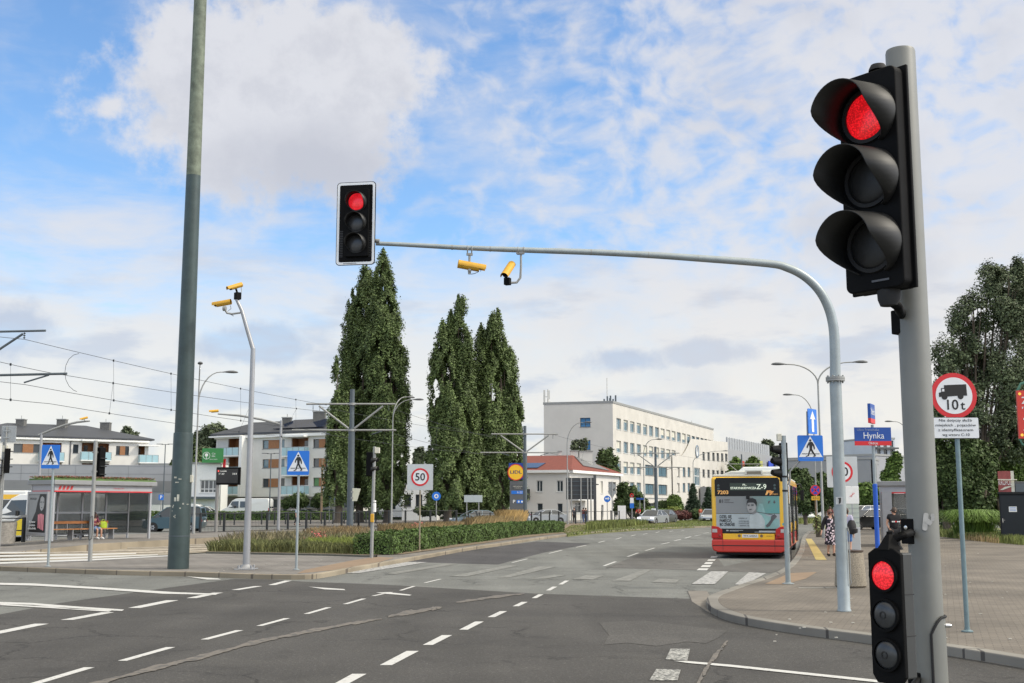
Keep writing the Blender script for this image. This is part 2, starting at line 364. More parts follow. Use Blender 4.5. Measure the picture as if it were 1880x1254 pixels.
# patched seam across the dark asphalt
def ribbon(pts, n=60, amp=1.4, seed=1):
    rr = random.Random(seed); up = []; lo = []; ph = rr.uniform(0,9)
    for i in range(n+1):
        t = i/n*(len(pts)-1); k = min(int(t), len(pts)-2); u = t-k
        x = pts[k][0]*(1-u)+pts[k+1][0]*u; y = pts[k][1]*(1-u)+pts[k+1][1]*u; w = (pts[k][2]*(1-u)+pts[k+1][2]*u)*(.66+.22*math.sin(t*5+ph)+.10*math.sin(t*13+ph*2))*.95+.3; y += .35*math.sin(t*8+ph)
        up.append((x, y-w/2-rr.random()*amp*w/6)); lo.append((x+rr.random()*4, y+w/2+rr.random()*amp*w/6))
    return up+lo[::-1]
def ribsheet(name, ribs, z, m):
    mb = MB()
    for rb in ribs:
        n = len(rb)//2; pts = [G(x, y, z) for x, y in rb]
        mb.add(pts, [(i, i+1, 2*n-2-i, 2*n-1-i) for i in range(n-1)])
    return tag(mb.build(name, m), kind='structure')
ribsheet('road_seam', [ribbon([(150,1262,9),(260,1232,8),(330,1215,9),(420,1192,6),(470,1178,8),(560,1160,6),(640,1145,6),(700,1136,1.5)], 90),
   ribbon([(712,1132,3),(740,1126,8),(790,1118,7),(812,1114,2)], 30, seed=3), ribbon([(836,1106,1.5),(870,1101,5),(930,1093,4),(962,1089.5,1)], 30, seed=5),
   ribbon([(1268,1275,8),(1288,1240,9),(1305,1212,12),(1322,1192,7),(1335,1176,3)], 40, seed=8)], .0125, M_seam)

# ---- right pavement: kerb stone round the paved surface
nose = [(1484,975),(1474,984),(1470,996),(1467,1008),(1456,1026),(1436,1044),(1404,1058),(1360,1072),(1322,1085),(1304,1092),(1297,1099),(1299,1107),(1312,1117),(1345,1128.5),(1400,1139),(1480,1151),(1600,1166),(1740,1186),(1880,1208),(2200,1262)]
def offset_in(pts, d):
    out = []
    for i, p in enumerate(pts):
        a = pts[max(i-1,0)]; b = pts[min(i+1,len(pts)-1)]; t = (b-a); t.z = 0; t.normalize()
        out.append(p+Vector((-t.y, t.x, 0))*d)
    return out
def kerb(name, outer, d, z0, z1, m):
    inner = offset_in(outer, d); n = len(outer); mb = MB()
    o0 = [Vector((p.x,p.y,z0)) for p in outer]; o1 = [Vector((p.x,p.y,z1)) for p in outer]; i1 = [Vector((p.x,p.y,z1)) for p in inner]; i0 = [Vector((p.x,p.y,z0)) for p in inner]
    mb.add(o0+o1+i1+i0, [(i,i+1,n+i+1,n+i) for i in range(n-1)]+[(n+i,n+i+1,2*n+i+1,2*n+i) for i in range(n-1)]+[(2*n+i,2*n+i+1,3*n+i+1,3*n+i) for i in range(n-1)])
    return tag(mb.build(name, m, bevel=.015), kind='structure'), inner
def smooth_path(pts, k=4):
    out = []
    for i in range(len(pts)-1):
        p0, p1, p2, p3 = pts[max(i-1,0)], pts[i], pts[i+1], pts[min(i+2,len(pts)-1)]
        for j in range(k):
            t = j/k; out.append(.5*((2*p1)+(p2-p0)*t+(2*p0-5*p1+4*p2-p3)*t*t+(3*p1-p0-3*p2+p3)*t**3))
    return out+[pts[-1]]
path = smooth_path([G(x,y,.12) for x,y in nose])
_, inn = kerb('kerb', path, .22, -.01, .12, M_kerb)
poly = [Vector((p.x,p.y,.116)) for p in inn]+[G(x,y,.116) for x,y in [(2700,1250),(2500,1060),(2200,1022),(1880,1001),(1835,996),(1700,982),(1640,972),(1600,962),(1530,967)]]
pv = MB(); pv.add(poly, [tuple(range(len(poly)))]); tag(pv.build('pavement', M_brick), kind='structure')
gut, _ = kerb('gutter', [G(x,y,0) for x,y in [(1262,1086),(1270,1106),(1300,1124),(1345,1140),(1400,1152),(1480,1165),(1600,1182),(1740,1204),(1880,1228),(2200,1290)]], .42, -.01, .0165, mat('gutter_concrete', (.17,.155,.135), .95, 0, .3, 1.2))
patchset('tactile_strip', [[(1479,989),(1490,989),(1518,1028),(1498,1028)]], .1195, M_yline)
patchset('tactile_strip', [[(1404,1072),(1450,1052),(1500,1050),(1480,1062),(1440,1073)]], .1195, M_ochre)
patchset('drain_cover', [[(1466,1078),(1536,1077.5),(1536,1080),(1466,1080.5)]], .121, M_kerb)

# ---- left traffic island and platform
isl = [(-500,1028),(-200,1034),(0,1040),(200,1047),(350,1050),(470,1054),(560,1055),(600,1051),(660,1040),(735,1027),(800,1016),(870,1004),(930,996),(1000,986),(1080,977.5),(1160,972),(1240,968),(1320,965),(1400,962)]
p2 = smooth_path([G(x,y,.12) for x,y in isl], 3)
_, inn2 = kerb('kerb', p2, .18, -.01, .12, M_kerbb)
back = [G(x,y,.116) for x,y in [(1400,957),(1240,960),(1100,966),(1040,975),(960,984),(860,996),(740,1010),(664,1020),(520,1019),(380,1016),(300,1021),(0,1035),(-500,1010)]]
mb = MB(); pp = [Vector((p.x,p.y,.116)) for p in inn2]+back; mb.add(pp, [tuple(range(len(pp)))]); tag(mb.build('pavement', M_slabs), kind='structure')
patchset('tactile_strip', [[(545,1053),(610,1047),(700,1031),(725,1024),(690,1022),(640,1030),(560,1046)]], .1195, M_ochre)
# dark edging in front of the planting
def wallpath(name, pts, d, z0, z1, m): return kerb(name, pts, d, z0, z1, m)[0]
wallpath('edging', [G(x,y,.2) for x,y in [(378,1012),(500,1014),(600,1016),(664,1018),(690,1018.5)]], .10, 0, .18, mat('dark_edging', (.10,.10,.085), .9, 0, .2, 3))
sheet('planting_bed', [(378,1014),(664,1019),(740,1017),(860,1001),(960,987),(1040,978),(1100,970),(1240,963),(1240,957),(1000,962),(700,975),(420,990)], .135, M_soil)
# tram bed
sheet('tram_bed', [(-500,1035),(0,1034),(300,1019),(390,1013),(640,990),(1000,966),(1400,955),(1400,952),(1000,960),(640,975),(390,992),(0,1006),(-500,1010)], .03, M_ballast)
rl = MB()
for a, b in (((-300,1009),(395,1000)), ((-300,1014),(395,1004)), ((-300,1024),(395,1008)), ((-300,1031),(395,1011.5))):
    p, q = G(*a,.05), G(*b,.05); rl.tube([p, p*.5+q*.5, q], .035, 6)
tag(rl.build('tram_rail', mat('rail_steel', (.30,.27,.23), .5, .5, .2, 4)), kind='structure')
patchset('crossing_stripe', [[(-100,1039),(170,1029),(330,1020),(330,1018.5),(170,1026),(-100,1035.5)], [(-100,1031.5),(170,1024.5),(290,1019),(290,1017.8),(170,1021.5),(-100,1027.5)],
   [(-100,1024),(150,1019.5),(250,1016.5),(250,1015.4),(150,1017),(-100,1020.5)], [(-100,1017.5),(20,1015.5),(90,1014),(60,1013),(-100,1014.5)]], .124, PAINT)
# tram platform, ramping down at its left end
z1 = .30
front = [tuple(G(-80,1018,.05)), tuple(G(20,1014,.10)), tuple(G(100,1006,.22)), tuple(G(170,999,z1))]+[tuple(G(x,y,z1)) for x,y in [(250,994.5),(390,987),(520,982),(660,978)]]
backp = [(p[0]*1.28, p[1]*1.28, p[2]) for p in front]
mb = MB(); n = len(front)
mb.add(front+backp, [(i,i+1,n+i+1,n+i) for i in range(n-1)])
tag(mb.build('platform', M_slabs), kind='structure')
mb = MB(); fr2 = [(p[0],p[1]-.02,p[2]-.002) for p in front]; fr0 = [(p[0],p[1]-.02,-.01) for p in front]; fin = [(p[0],p[1]+.35,p[2]+.006) for p in front]
mb.add(fr0+fr2+fin, [(i,i+1,n+i+1,n+i) for i in range(n-1)]+[(n+i,n+i+1,2*n+i+1,2*n+i) for i in range(n-1)])
tag(mb.build('platform_edge', M_kerbb), kind='structure')
# far side of the second carriageway
sheet('far_pavement', [(-700,966),(300,966),(700,965),(850,962),(1180,960),(1180,955),(850,954),(300,955),(-700,955)], .06, M_slabs)
sheet('lawn', [(-900,955),(500,955.2),(640,954),(640,950.5),(0,950.5),(-900,950)], .075, mat('lawn_green', (.06,.11,.02), .95, 0, .25, .6))
vp = [(1042,984),(1090,978.5),(1170,973),(1240,969.5),(1330,965.5),(1400,963),(1470,961),(1540,958.5),(1560,953.5),(1480,952.5),(1320,953),(1190,960.5),(1120,963),(1050,966),(1030,976)]
sheet('verge', vp, .06, M_grassg, thick=.1)
sheet('right_lawn', [(1690,980),(1835,995),(1880,1000),(2200,1022),(2200,985),(1880,972),(1700,962)], .13, M_grassg)
M_gr = mat('grass_blades', (.17,.20,.055), .8, 0, .35, .5, island=.4)
M_dry = mat('dry_grass_blades', (.40,.30,.15), .85, 0, .25, 1.5, island=.3)
M_sage = mat('sage_grass_blades', (.30,.32,.13), .85, 0, .25, .6, island=.35)
def grass(name, polypx, n, z, h, m, w=.02, lean=.4):
    pg = [G(x,y,z) for x,y in polypx]; return tag(blades(name, scatter(pg, n, z), h, m, w, lean), kind='stuff')
grass('grass', vp, 60000, .06, .13, M_gr, .03)
grass('grass', [(1690,982),(1835,997),(1880,1001),(1880,990),(1700,972)], 9000, .13, .35, M_gr, .02)
grass('dry_grass', [(1440,962),(1560,956),(1560,953),(1440,956)], 2500, .12, .4, M_gr, .04)

# ================================================================== camera, light, sky
cam = bpy.data.cameras.new('camera'); co = bpy.data.objects.new('camera', cam); COL.objects.link(co)
cam.lens = 36*F/1880; cam.sensor_width = 36; co.location = (0,0,CH); co.rotation_euler = (R(90)+PITCH, 0, 0); cam.clip_end = 8000; cam.clip_start = .05
scene.camera = co
SAZ, SEL = R(62), R(42)    # azimuth from +Y towards +X, elevation
sv = Vector((math.sin(SAZ)*math.cos(SEL), math.cos(SAZ)*math.cos(SEL), math.sin(SEL)))
SAZ = R(98); sv = Vector((math.sin(SAZ)*math.cos(SEL), math.cos(SAZ)*math.cos(SEL), math.sin(SEL)))
sl = bpy.data.lights.new('sun', 'SUN'); sl.energy = 2.6; sl.angle = R(8); sl.color = (1,.92,.78)
so = bpy.data.objects.new('sun', sl); COL.objects.link(so); so.rotation_euler = (-sv).to_track_quat('-Z','Y').to_euler()
w = bpy.data.worlds.new('World'); scene.world = w; w.use_nodes = True
nt = w.node_tree; N = nt.nodes; L = nt.links
bg = N['Background']; bg.inputs['Strength'].default_value = .1
sky = N.new('ShaderNodeTexSky'); sky.sky_type = 'NISHITA'; sky.sun_disc = False; sky.sun_elevation = SEL; sky.sun_rotation = SAZ
sky.air_density = 1.0; sky.dust_density = .4; sky.ozone_density = 3.0
tc = N.new('ShaderNodeTexCoord'); sep = N.new('ShaderNodeSeparateXYZ'); L.new(tc.outputs['Generated'], sep.inputs[0])
def _in(s, v):
    if isinstance(v, (int,float)): s.default_value = v
    else: L.new(v, s)
def MA(op, a, b=0, c=None):
    n = N.new('ShaderNodeMath'); n.operation = op; _in(n.inputs[0], a); _in(n.inputs[1], b)
    if c is not None: _in(n.inputs[2], c)
    return n.outputs[0]
def VEC(a, b, c=0):
    n = N.new('ShaderNodeCombineXYZ'); _in(n.inputs[0], a); _in(n.inputs[1], b); _in(n.inputs[2], c); return n.outputs[0]
def NOI(v, sc, det=6, rough=.55, dist=0):
    n = N.new('ShaderNodeTexNoise'); L.new(v, n.inputs['Vector']); n.inputs['Scale'].default_value = sc; n.inputs['Detail'].default_value = det
    n.inputs['Roughness'].default_value = rough; n.inputs['Distortion'].default_value = dist; return n.outputs['Fac']
def SS(v, lo, hi, o0=0, o1=1):
    n = N.new('ShaderNodeMapRange'); n.interpolation_type = 'SMOOTHSTEP'; _in(n.inputs[0], v); _in(n.inputs[1], lo); _in(n.inputs[2], hi)
    n.inputs[3].default_value = o0; n.inputs[4].default_value = o1; return n.outputs[0]
def MIX(f, a, b):
    n = N.new('ShaderNodeMixRGB'); _in(n.inputs[0], f)
    for s, v in ((n.inputs[1], a), (n.inputs[2], b)):
        if isinstance(v, tuple): s.default_value = (*v, 1)
        else: L.new(v, s)
    return n.outputs[0]
az = MA('ARCTAN2', sep.outputs[0], sep.outputs[1]); el = MA('ARCSINE', sep.outputs[2])
hyp = MA('MAXIMUM', sep.outputs[2], .06)
u = MA('DIVIDE', sep.outputs[0], hyp); v = MA('DIVIDE', sep.outputs[1], hyp)   # flat cloud deck
deck = VEC(u, MA('MULTIPLY', v, .8))
ang = VEC(az, MA('MULTIPLY', el, 1.0))
angs = VEC(az, MA('MULTIPLY', el, 3.4), 3.0)
def blob(cx, cy, rx, ry):
    dx = MA('DIVIDE', MA('SUBTRACT', az, (cx-940)/2190), rx/2190); dy = MA('DIVIDE', MA('SUBTRACT', el, (930-cy)/2200), ry/2200)
    return MA('SUBTRACT', 1.0, MA('SQRT', MA('ADD', MA('MULTIPLY', dx, dx), MA('MULTIPLY', dy, dy))))
n1 = NOI(ang, 11, 9, .60); n2 = NOI(angs, 6, 8, .6, .3); nf = NOI(ang, 30, 6, .62)
nlow = NOI(VEC(az, MA('MULTIPLY', el, 1.7), 11.0), 4.2, 5, .5)
# the large cumulus, top left
bm_ = MA('MAXIMUM', MA('MAXIMUM', blob(480,190,320,235), blob(610,110,210,140)), MA('MAXIMUM', blob(350,130,190,150), MA('SUBTRACT', blob(200,225,100,80), .58)))
cum = SS(MA('ADD', bm_, MA('ADD', MA('MULTIPLY', MA('SUBTRACT', n1, .5), 1.7), MA('MULTIPLY', MA('SUBTRACT', nf, .5), .6))), -.02, .36)
cum = MA('MULTIPLY', cum, .96)
# thin ragged veils
veil = MA('MULTIPLY', SS(MA('ADD', MA('MULTIPLY', n2, .65), MA('MULTIPLY', nlow, .45)), .47, .78), .55)
# mottled high cloud, thickening to the right
wx = NOI(ang, 9, 3, .5)
cellv = VEC(MA('ADD', az, MA('MULTIPLY', wx, .10)), MA('ADD', MA('MULTIPLY', el, 1.45), MA('MULTIPLY', wx, .06)), 7.0)
cells = NOI(cellv, 34, 5, .50)
cov_r = SS(MA('ADD', az, MA('MULTIPLY', MA('SUBTRACT', nlow, .5), .25)), -.14, .36)
mot = SS(MA('ADD', MA('MULTIPLY', MA('SUBTRACT', cells, .5), 1.5), MA('ADD', MA('MULTIPLY', cov_r, .50), MA('MULTIPLY', MA('SUBTRACT', n1, .5), .8))), -.10, .62)
mot = MA('MULTIPLY', MA('MULTIPLY', mot, SS(az, -.20, .0, .2, 1)), MA('ADD', .80, MA('MULTIPLY', cov_r, .14)))
# veil low in the sky
low = MA('MULTIPLY', SS(MA('ADD', MA('SUBTRACT', .205, el), MA('MULTIPLY', MA('SUBTRACT', n2, .5), .30)), -.07, .08), .90)
cl = MA('SUBTRACT', 1.0, MA('MULTIPLY', MA('MULTIPLY', MA('SUBTRACT', 1.0, cum), MA('SUBTRACT', 1.0, mot)), MA('MULTIPLY', MA('SUBTRACT', 1.0, low), MA('SUBTRACT', 1.0, veil))))
cl = MA('MAXIMUM', MA('MULTIPLY', cl, .96), MA('MULTIPLY', SS(el, .46, .72), .85))
# cloud brightness: grey undersides and bluish bands
band = MA('MULTIPLY', SS(NOI(angs, 8, 7, .55), .50, .66), MA('MULTIPLY', SS(el, .30, .10), .72))
und = MA('MULTIPLY', SS(MA('ADD', MA('MULTIPLY', blob(540,310,300,120), 1.0), MA('MULTIPLY', MA('SUBTRACT', n1, .5), 1.5)), -.05, .9), .75)
def puff(cx, cy, rx, ry, k=.9): return MA('MULTIPLY', SS(MA('ADD', blob(cx,cy,rx,ry), MA('MULTIPLY', MA('SUBTRACT', n1, .5), 2.2)), .1, .6), k)
shade = MA('MAXIMUM', MA('MAXIMUM', band, und), MA('MAXIMUM', MA('MAXIMUM', puff(1155,658,135,46), puff(1275,650,120,36,.7)), MA('MAXIMUM', puff(465,642,140,50), puff(60,625,120,72))))
shade = MA('MAXIMUM', shade, MA('MULTIPLY', SS(NOI(ang, 14, 7, .6), .46, .62), MA('MULTIPLY', SS(el, .12, .04), .5)))
shade = MA('MAXIMUM', shade, MA('MULTIPLY', SS(NOI(ang, 7, 6, .55), .45, .7), MA('MULTIPLY', cov_r, .5)))
shade = MA('MAXIMUM', shade, MA('MULTIPLY', SS(NOI(ang, 19, 8, .62), .42, .66), MA('MULTIPLY', cum, .38)))
hs = N.new('ShaderNodeHueSaturation'); hs.inputs['Saturation'].default_value = 1.12; hs.inputs['Value'].default_value = 2.15; L.new(sky.outputs[0], hs.inputs['Color'])
wht = MIX(SS(el, .02, .26), (9.1,8.75,8.15), (7.8,7.8,8.1)); gry = MIX(SS(el,.05,.3), (5.5,6.1,7.4), (5.3,5.4,6.0))
# unseen sky made brighter overhead, round the veiled sun and behind, to light facades
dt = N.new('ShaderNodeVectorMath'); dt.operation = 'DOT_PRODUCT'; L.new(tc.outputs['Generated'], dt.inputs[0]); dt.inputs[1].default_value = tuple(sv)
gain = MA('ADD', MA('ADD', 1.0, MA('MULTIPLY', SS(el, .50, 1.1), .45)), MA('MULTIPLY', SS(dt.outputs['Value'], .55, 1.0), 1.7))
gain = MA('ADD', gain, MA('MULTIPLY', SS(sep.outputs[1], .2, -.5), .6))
full = MIX(cl, hs.outputs[0], MIX(shade, wht, gry))
full = MIX(SS(el,.42,.6), full, (7.4,7.0,6.2))
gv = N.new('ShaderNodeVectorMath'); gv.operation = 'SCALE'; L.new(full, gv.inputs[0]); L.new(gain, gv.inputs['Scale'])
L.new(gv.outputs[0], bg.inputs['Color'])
scene.view_settings.view_transform = 'Standard'; scene.view_settings.look = 'None'; scene.view_settings.exposure = 0; scene.view_settings.gamma = 1
scene.render.engine = 'CYCLES'; scene.cycles.use_denoising = True; scene.cycles.max_bounces = 6; scene.cycles.transparent_max_bounces = 12
scene.cycles.sample_clamp_indirect = 8
# ================================================================== SIGNALS
def lens_mat(name, emit=None, s=0, col=(.02,.02,.02)):
    m = mat(name, col, .25, 0, 0, emit=emit, estr=s)
    if s:
        nt = m.node_tree; N2 = nt.nodes; L2 = nt.links; b = N2['Principled BSDF']
        tc2 = N2.new('ShaderNodeTexCoord'); vo = N2.new('ShaderNodeTexVoronoi'); vo.inputs['Scale'].default_value = 130
        L2.new(tc2.outputs['Object'], vo.inputs['Vector'])
        n2_ = N2.new('ShaderNodeTexNoise'); n2_.inputs['Scale'].default_value = 12; L2.new(tc2.outputs['Object'], n2_.inputs['Vector'])
        q = N2.new('ShaderNodeMapRange'); q.inputs[1].default_value = 0; q.inputs[2].default_value = .6; q.inputs[3].default_value = s*1.25; q.inputs[4].default_value = s*.45
        L2.new(vo.outputs['Distance'], q.inputs[0])
        q2 = N2.new('ShaderNodeMapRange'); q2.inputs[1].default_value = .3; q2.inputs[2].default_value = .7; q2.inputs[3].default_value = .75; q2.inputs[4].default_value = 1.2
        L2.new(n2_.outputs['Fac'], q2.inputs[0]); k = N2.new('ShaderNodeMath'); k.operation = 'MULTIPLY'; L2.new(q.outputs[0], k.inputs[0]); L2.new(q2.outputs[0], k.inputs[1])
        L2.new(k.outputs[0], b.inputs['Emission Strength'])
    return m
M_lred = lens_mat('lit_red_lens', (1,.012,.02), .95, (.3,.01,.01))
M_lred2 = lens_mat('lit_red_led', (1,.03,.045), 1.0, (.3,.01,.01))
M_loff = mat('unlit_lens', (.014,.014,.014), .5, 0, .25, 40)
M_loff2 = mat('unlit_clear_lens', (.036,.038,.040), .3, 0, .3, 30)

def visor(r, length, a_full=72, a_end=152, drop=.02, th=.004, lowlen=.02):
    """tunnel visor: long on top, cut back on both sides; axis -Y"""
    n = 36; V = []; mbv = MB()
    for i in range(n+1):
        a = -a_end+2*a_end*i/n; f = abs(a)
        w_ = min(1, max(0, (f-a_full)/(a_end-a_full))); w_ = w_*w_*(3-2*w_); L_ = length+(lowlen-length)*w_
        s, c = math.sin(R(a)), math.cos(R(a))
        V += [(r*s, 0, r*c), ((r+th)*s*1.0, 0, (r+th)*c), (r*.97*s, -L_, r*.97*c-drop*L_/length), ((r*.97+th)*s, -L_, (r*.97+th)*c-drop*L_/length)]
    fs = []
    for i in range(n):
        a = 4*i; b = a+4
        fs += [(a,b,b+2,a+2), (a+1,a+3,b+3,b+1), (a+2,b+2,b+3,a+3)]
    fs += [(0,2,3,1), (4*n,4*n+1,4*n+3,4*n+2)]
    mbv.add(V, fs, True); return mbv
def dome(r, bulge, n=28, k=6):
    prof = [(r*math.sin(PI/2*i/k) if i else .0005, bulge*math.cos(PI/2*i/k)) for i in range(k+1)]
    m = MB(); m.lathe(prof, n, Matrix.Rotation(R(90),4,'X')); return m
def rr(w, h, r, n=6):
    """rounded rectangle outline in x,z"""
    o = []
    for cx, cz, a0 in ((w/2-r,h/2-r,0), (-w/2+r,h/2-r,90), (-w/2+r,-h/2+r,180), (w/2-r,-h/2+r,270)):
        o += [(cx+r*math.cos(R(a0+90*i/n)), cz+r*math.sin(R(a0+90*i/n))) for i in range(n+1)]
    return o
def signal_head(root, w, h, d, lr, pitch, vl, lit=M_lred, off=M_loff, zc=0, visors=True, x=0, y=0, vr=None):
    """three-lamp head centred at (x,y,zc) under root, facing local -Y"""
    hb = MB(); hb.prism(rr(w, h, .03), 0, d)
    o = hb.build('housing', M_blk, root, bevel=.006); o.location = (x,y,zc)
    for k in (0,1,2):
        z = zc+pitch*(1-k)
        rg = MB(); ring(rg, lr*1.0, lr*1.16, -.012, 0, 0, 0, 36); q = rg.build('bezel', M_blkm, root); q.location = (x,y,z)
        le = dome(lr, lr*.22).build('lens', lit if k == 0 else off, root); le.location = (x,y-.001,z)
        if visors:
            vv = visor(vr or lr*1.12, vl).build('visor', M_visor, root); vv.location = (x,y,z)
    return o
# --- near signal on the right
NP = P(1664, 330, 4.78)
base = Vector((NP.x, NP.y, 0))
t = thing('traffic_light_pole', 'thick grey steel pole in the right foreground carrying the two nearest signal heads', 'pole', base)
ztop = P(1650, 93, 4.78).z
q = MB(); q.lathe([(.061,.0),(.061,ztop-.012),(.058,ztop),(.052,ztop),(.052,ztop-.06)], 48); q.build('pole_tube', M_nearpole, t)
q = MB(); q.disc(.053, 32, z=ztop-.05); q.build('pole_cap', M_blkm, t)
# cable guard near the foot
zz = P(1730, 1132, 4.75).z
gm = MB(); n = 18
pts = []
for i in range(n+1):
    a = R(-100+100*i/n); ca, sa = math.cos(a), math.sin(a); edge = zz-.11*(1-min(1,(i)/9))**2*.6
    pts.append((ca, sa, edge))
gm.add([(.067*c, .067*s, .2) for c,s,e in pts]+[(.067*c,.067*s,e) for c,s,e in pts], [(i,i+1,n+2+i,n+1+i) for i in range(n)], True)
gm.build('cable_guard', M_nearpole, t)
tr = MB(); tr.tube([(.068*pts[0][0], .068*pts[0][1], .2)]+[(.068*c,.068*s,e) for c,s,e in pts], .0055, 8); tr.build('rubber_trim', M_blkm, t)
bo = MB(); bo.lathe([(.0005,.016),(.006,.015),(.009,.008),(.009,-.01)], 12, Tm(.067,-.03,zz-.035,0,R(90),0)); bo.build('bolt', M_chrome, t)
st = MB(); st.prism(rr(.02,.07,.008), 0, .0015, Tm(-.012,-.0635,P(1664,958,4.7).z,0,R(8),0)); st.prism(rr(.03,.02,.006), 0, .0016, Tm(0.0,-.064,P(1664,958,4.7).z,0,R(35),0)); st.prism(rr(.015,.03,.006), 0, .0015, Tm(.018,-.0625,P(1664,950,4.7).z,0,0,0)); st.build('sticker_residue', mat('sticker_residue', (.36,.36,.35), .7, 0, .2, 30), t)
rz1 = R(-52)
hc = P(1597, 327, 4.60)
t = thing('traffic_light', 'large black three-lamp traffic light with long visors, glowing red, atop the nearest pole', 'traffic light', (hc.x,hc.y,hc.z), rz1)
signal_head(t, .272, .905, .095, .0985, .268, .205, zc=-.008, vr=.129)
bp_ = MB(); bp_.box(-.150,.150,.06,.075,-.462,.452); bp_.build('backing_plate', M_blk, t, bevel=.004)
nm = MB(); nm.cbox((.03,-.003,-.425), .08,.003,.008); nm.build('embossed_mark', mat('mark_grey', (.08,.08,.085), .4, 0, 0), t)
br_ = MB(); br_.lathe([(.0005,.03),(.028,.025),(.036,.01),(.038,0)], 20, Tm(.03,.045,.454)); br_.build('end_cap', M_blkm, t); br_ = MB(); br_.lathe([(.0005,-.07),(.035,-.065),(.044,-.04),(.046,0)], 20, Tm(.03,.05,-.458)); br_.build('end_cap', M_blkm, t)
po = Matrix.Rotation(-rz1,4,'Z') @ (Vector((base.x,base.y,0))-Vector((hc.x,hc.y,0)))
ba = MB(); ba.tube([(.03,.05,-.50),(.06,.06,-.527),(po.x-.03,po.y-.03,-.535),(po.x,po.y-.045,-.535)], .019, 12)
ba.build('mounting_arm', M_blk, t)
bk = MB(); bk.cbox((po.x-.045,po.y-.03,-.56), .05,.05,.10); bk.build('bracket', M_blk, t, bevel=.005)
# repeater head lower down
hc2 = P(1627, 1129, 4.42); rz2 = R(-55)
t = thing('traffic_light', 'small black eye-level repeater traffic light with a red lamp, low on the nearest pole', 'traffic light', (hc2.x,hc2.y,hc2.z), rz2)
H2 = .475; W2 = .145
hb = MB(); hb.prism([(-W2/2,-H2/2+.02),(-W2/2+.02,-H2/2-.01),(W2/2-.02,-H2/2-.01),(W2/2,-H2/2+.02),(W2/2,H2/2-.015),(W2/2-.03,H2/2+.004),(0,H2/2+.01),(-W2/2+.03,H2/2+.004),(-W2/2,H2/2-.015)], 0, .02)
hb.build('front_plate', M_blk, t, bevel=.004)
hb = MB(); hb.box(-.062,.062,.0225,.085,-H2/2+.01,H2/2-.012); hb.build('housing', mat('charcoal_plastic', (.035,.037,.038), .5, 0, .1, 12), t, bevel=.006)
hb = MB(); [hb.box(-.063,.063,.03,.0865,z-.0015,z+.0015) for z in (.075,-.075)]; hb.build('housing_seam', M_blkm, t)
for k in (0,1,2):
    z = .143-.143*k
    rg = MB(); ring(rg, .052, .061, -.014, 0, 0, z, 36); rg.build('bezel', M_blk, t)
    le = dome(.053, .02).build('lens', M_lred2 if k == 0 else M_loff2, t); le.location = (0,-.001,z)
    if k: iv = MB(); ring(iv, .010, .014, -.0235, -.021, 0, z, 20); iv.build('lens_ring', M_loff, t)
po = Matrix.Rotation(-rz2,4,'Z') @ (Vector((base.x,base.y,0))-Vector((hc2.x,hc2.y,0)))
cp = MB(); cp.lathe([(.052,0),(.038,.02),(.018,.05),(.012,.056),(.012,.066),(.0005,.067)], 6, Tm(0,.04,H2/2), smooth=False)
cp.build('end_cap', M_blk, t)
cp = MB(); cp.tube([(0,.045,H2/2+.032),(.05,.05,H2/2+.052),(po.x-.02,po.y-.05,H2/2+.055)], .017, 6); cp.build('mounting_arm', M_blk, t); cp = MB(); cp.tube([(0,.045,-H2/2-.015),(.05,.05,-H2/2-.035),(po.x-.02,po.y-.05,-H2/2-.04)], .014, 6); cp.build('mounting_arm', M_blk, t)
cp = MB(); cp.cbox((po.x-.03,po.y-.045,H2/2+.06), .06,.04,.10); cp.build('bracket', M_blk, t, bevel=.004); cp = MB(); cp.cbox((po.x-.03,po.y-.045,-H2/2-.045), .06,.04,.06); cp.build('bracket', M_blk, t, bevel=.004)
cp = MB(); cp.lathe([(.0005,.008),(.008,.007),(.009,0)], 12, Tm(po.x-.03,po.y-.066,H2/2+.075,R(90))); cp.build('bolt', M_chrome, t)

# --- mast arm with the overhead signal
b = G(1550, 1122, .12); Dm = b.y
t = thing('signal_mast', 'grey curved steel mast rising from the right pavement and reaching out over the road', 'mast', b)
zf = Zat(695, Dm)-b.z
q = MB(); q.lathe([(.112,0),(.112,.02),(.10,.04),(.098,.9),(.097,zf-.02)], 32); q.build('lower_tube', M_pole, t)
q = MB(); q.lathe([(.096,zf-.045),(.155,zf-.045),(.155,zf-.012),(.096,zf-.012)], 32); q.lathe([(.09,zf-.008),(.155,zf-.008),(.155,zf+.024),(.09,zf+.024)], 32)
for k in range(8):
    a = k*PI/4+.2; q.lathe([(.0005,.05),(.014,.05),(.014,-.075),(.0005,-.075)], 6, Tm(.13*math.cos(a),.13*math.sin(a),zf))
q.build('flange', M_galv, t)
armpx = [(1536,700),(1533,650),(1530,600),(1520,562),(1502,531),(1476,507),(1446,492),(1410,484),(1280,474),(1190,468),(1085,463),(960,459),(855,455),(740,449),(690,447)]
pts = []
for i, (x,y) in enumerate(armpx):
    s = min(1, max(0, (1536-x)/846)); pts.append(P(x,y,Dm-.75*s)-b)
pts[0].z = zf+.02
pts[0].x = 0; rads = [.088,.085,.082,.079,.075,.072,.069,.065,.059,.055,.051,.046,.041,.036,.034]
sp = []; sr = []
for i in range(len(pts)-1):
    p0,p1,p2_,p3 = pts[max(i-1,0)],pts[i],pts[i+1],pts[min(i+2,len(pts)-1)]
    for j in range(5):
        u_ = j/5; sp.append(.5*((2*p1)+(p2_-p0)*u_+(2*p0-5*p1+4*p2_-p3)*u_*u_+(3*p1-p0-3*p2_+p3)*u_**3)); sr.append(rads[i]*(1-u_)+rads[i+1]*u_)
q = MB(); q.tube(sp+[pts[-1]], sr+[rads[-1]], 20); q.build('curved_arm', M_pole, t)
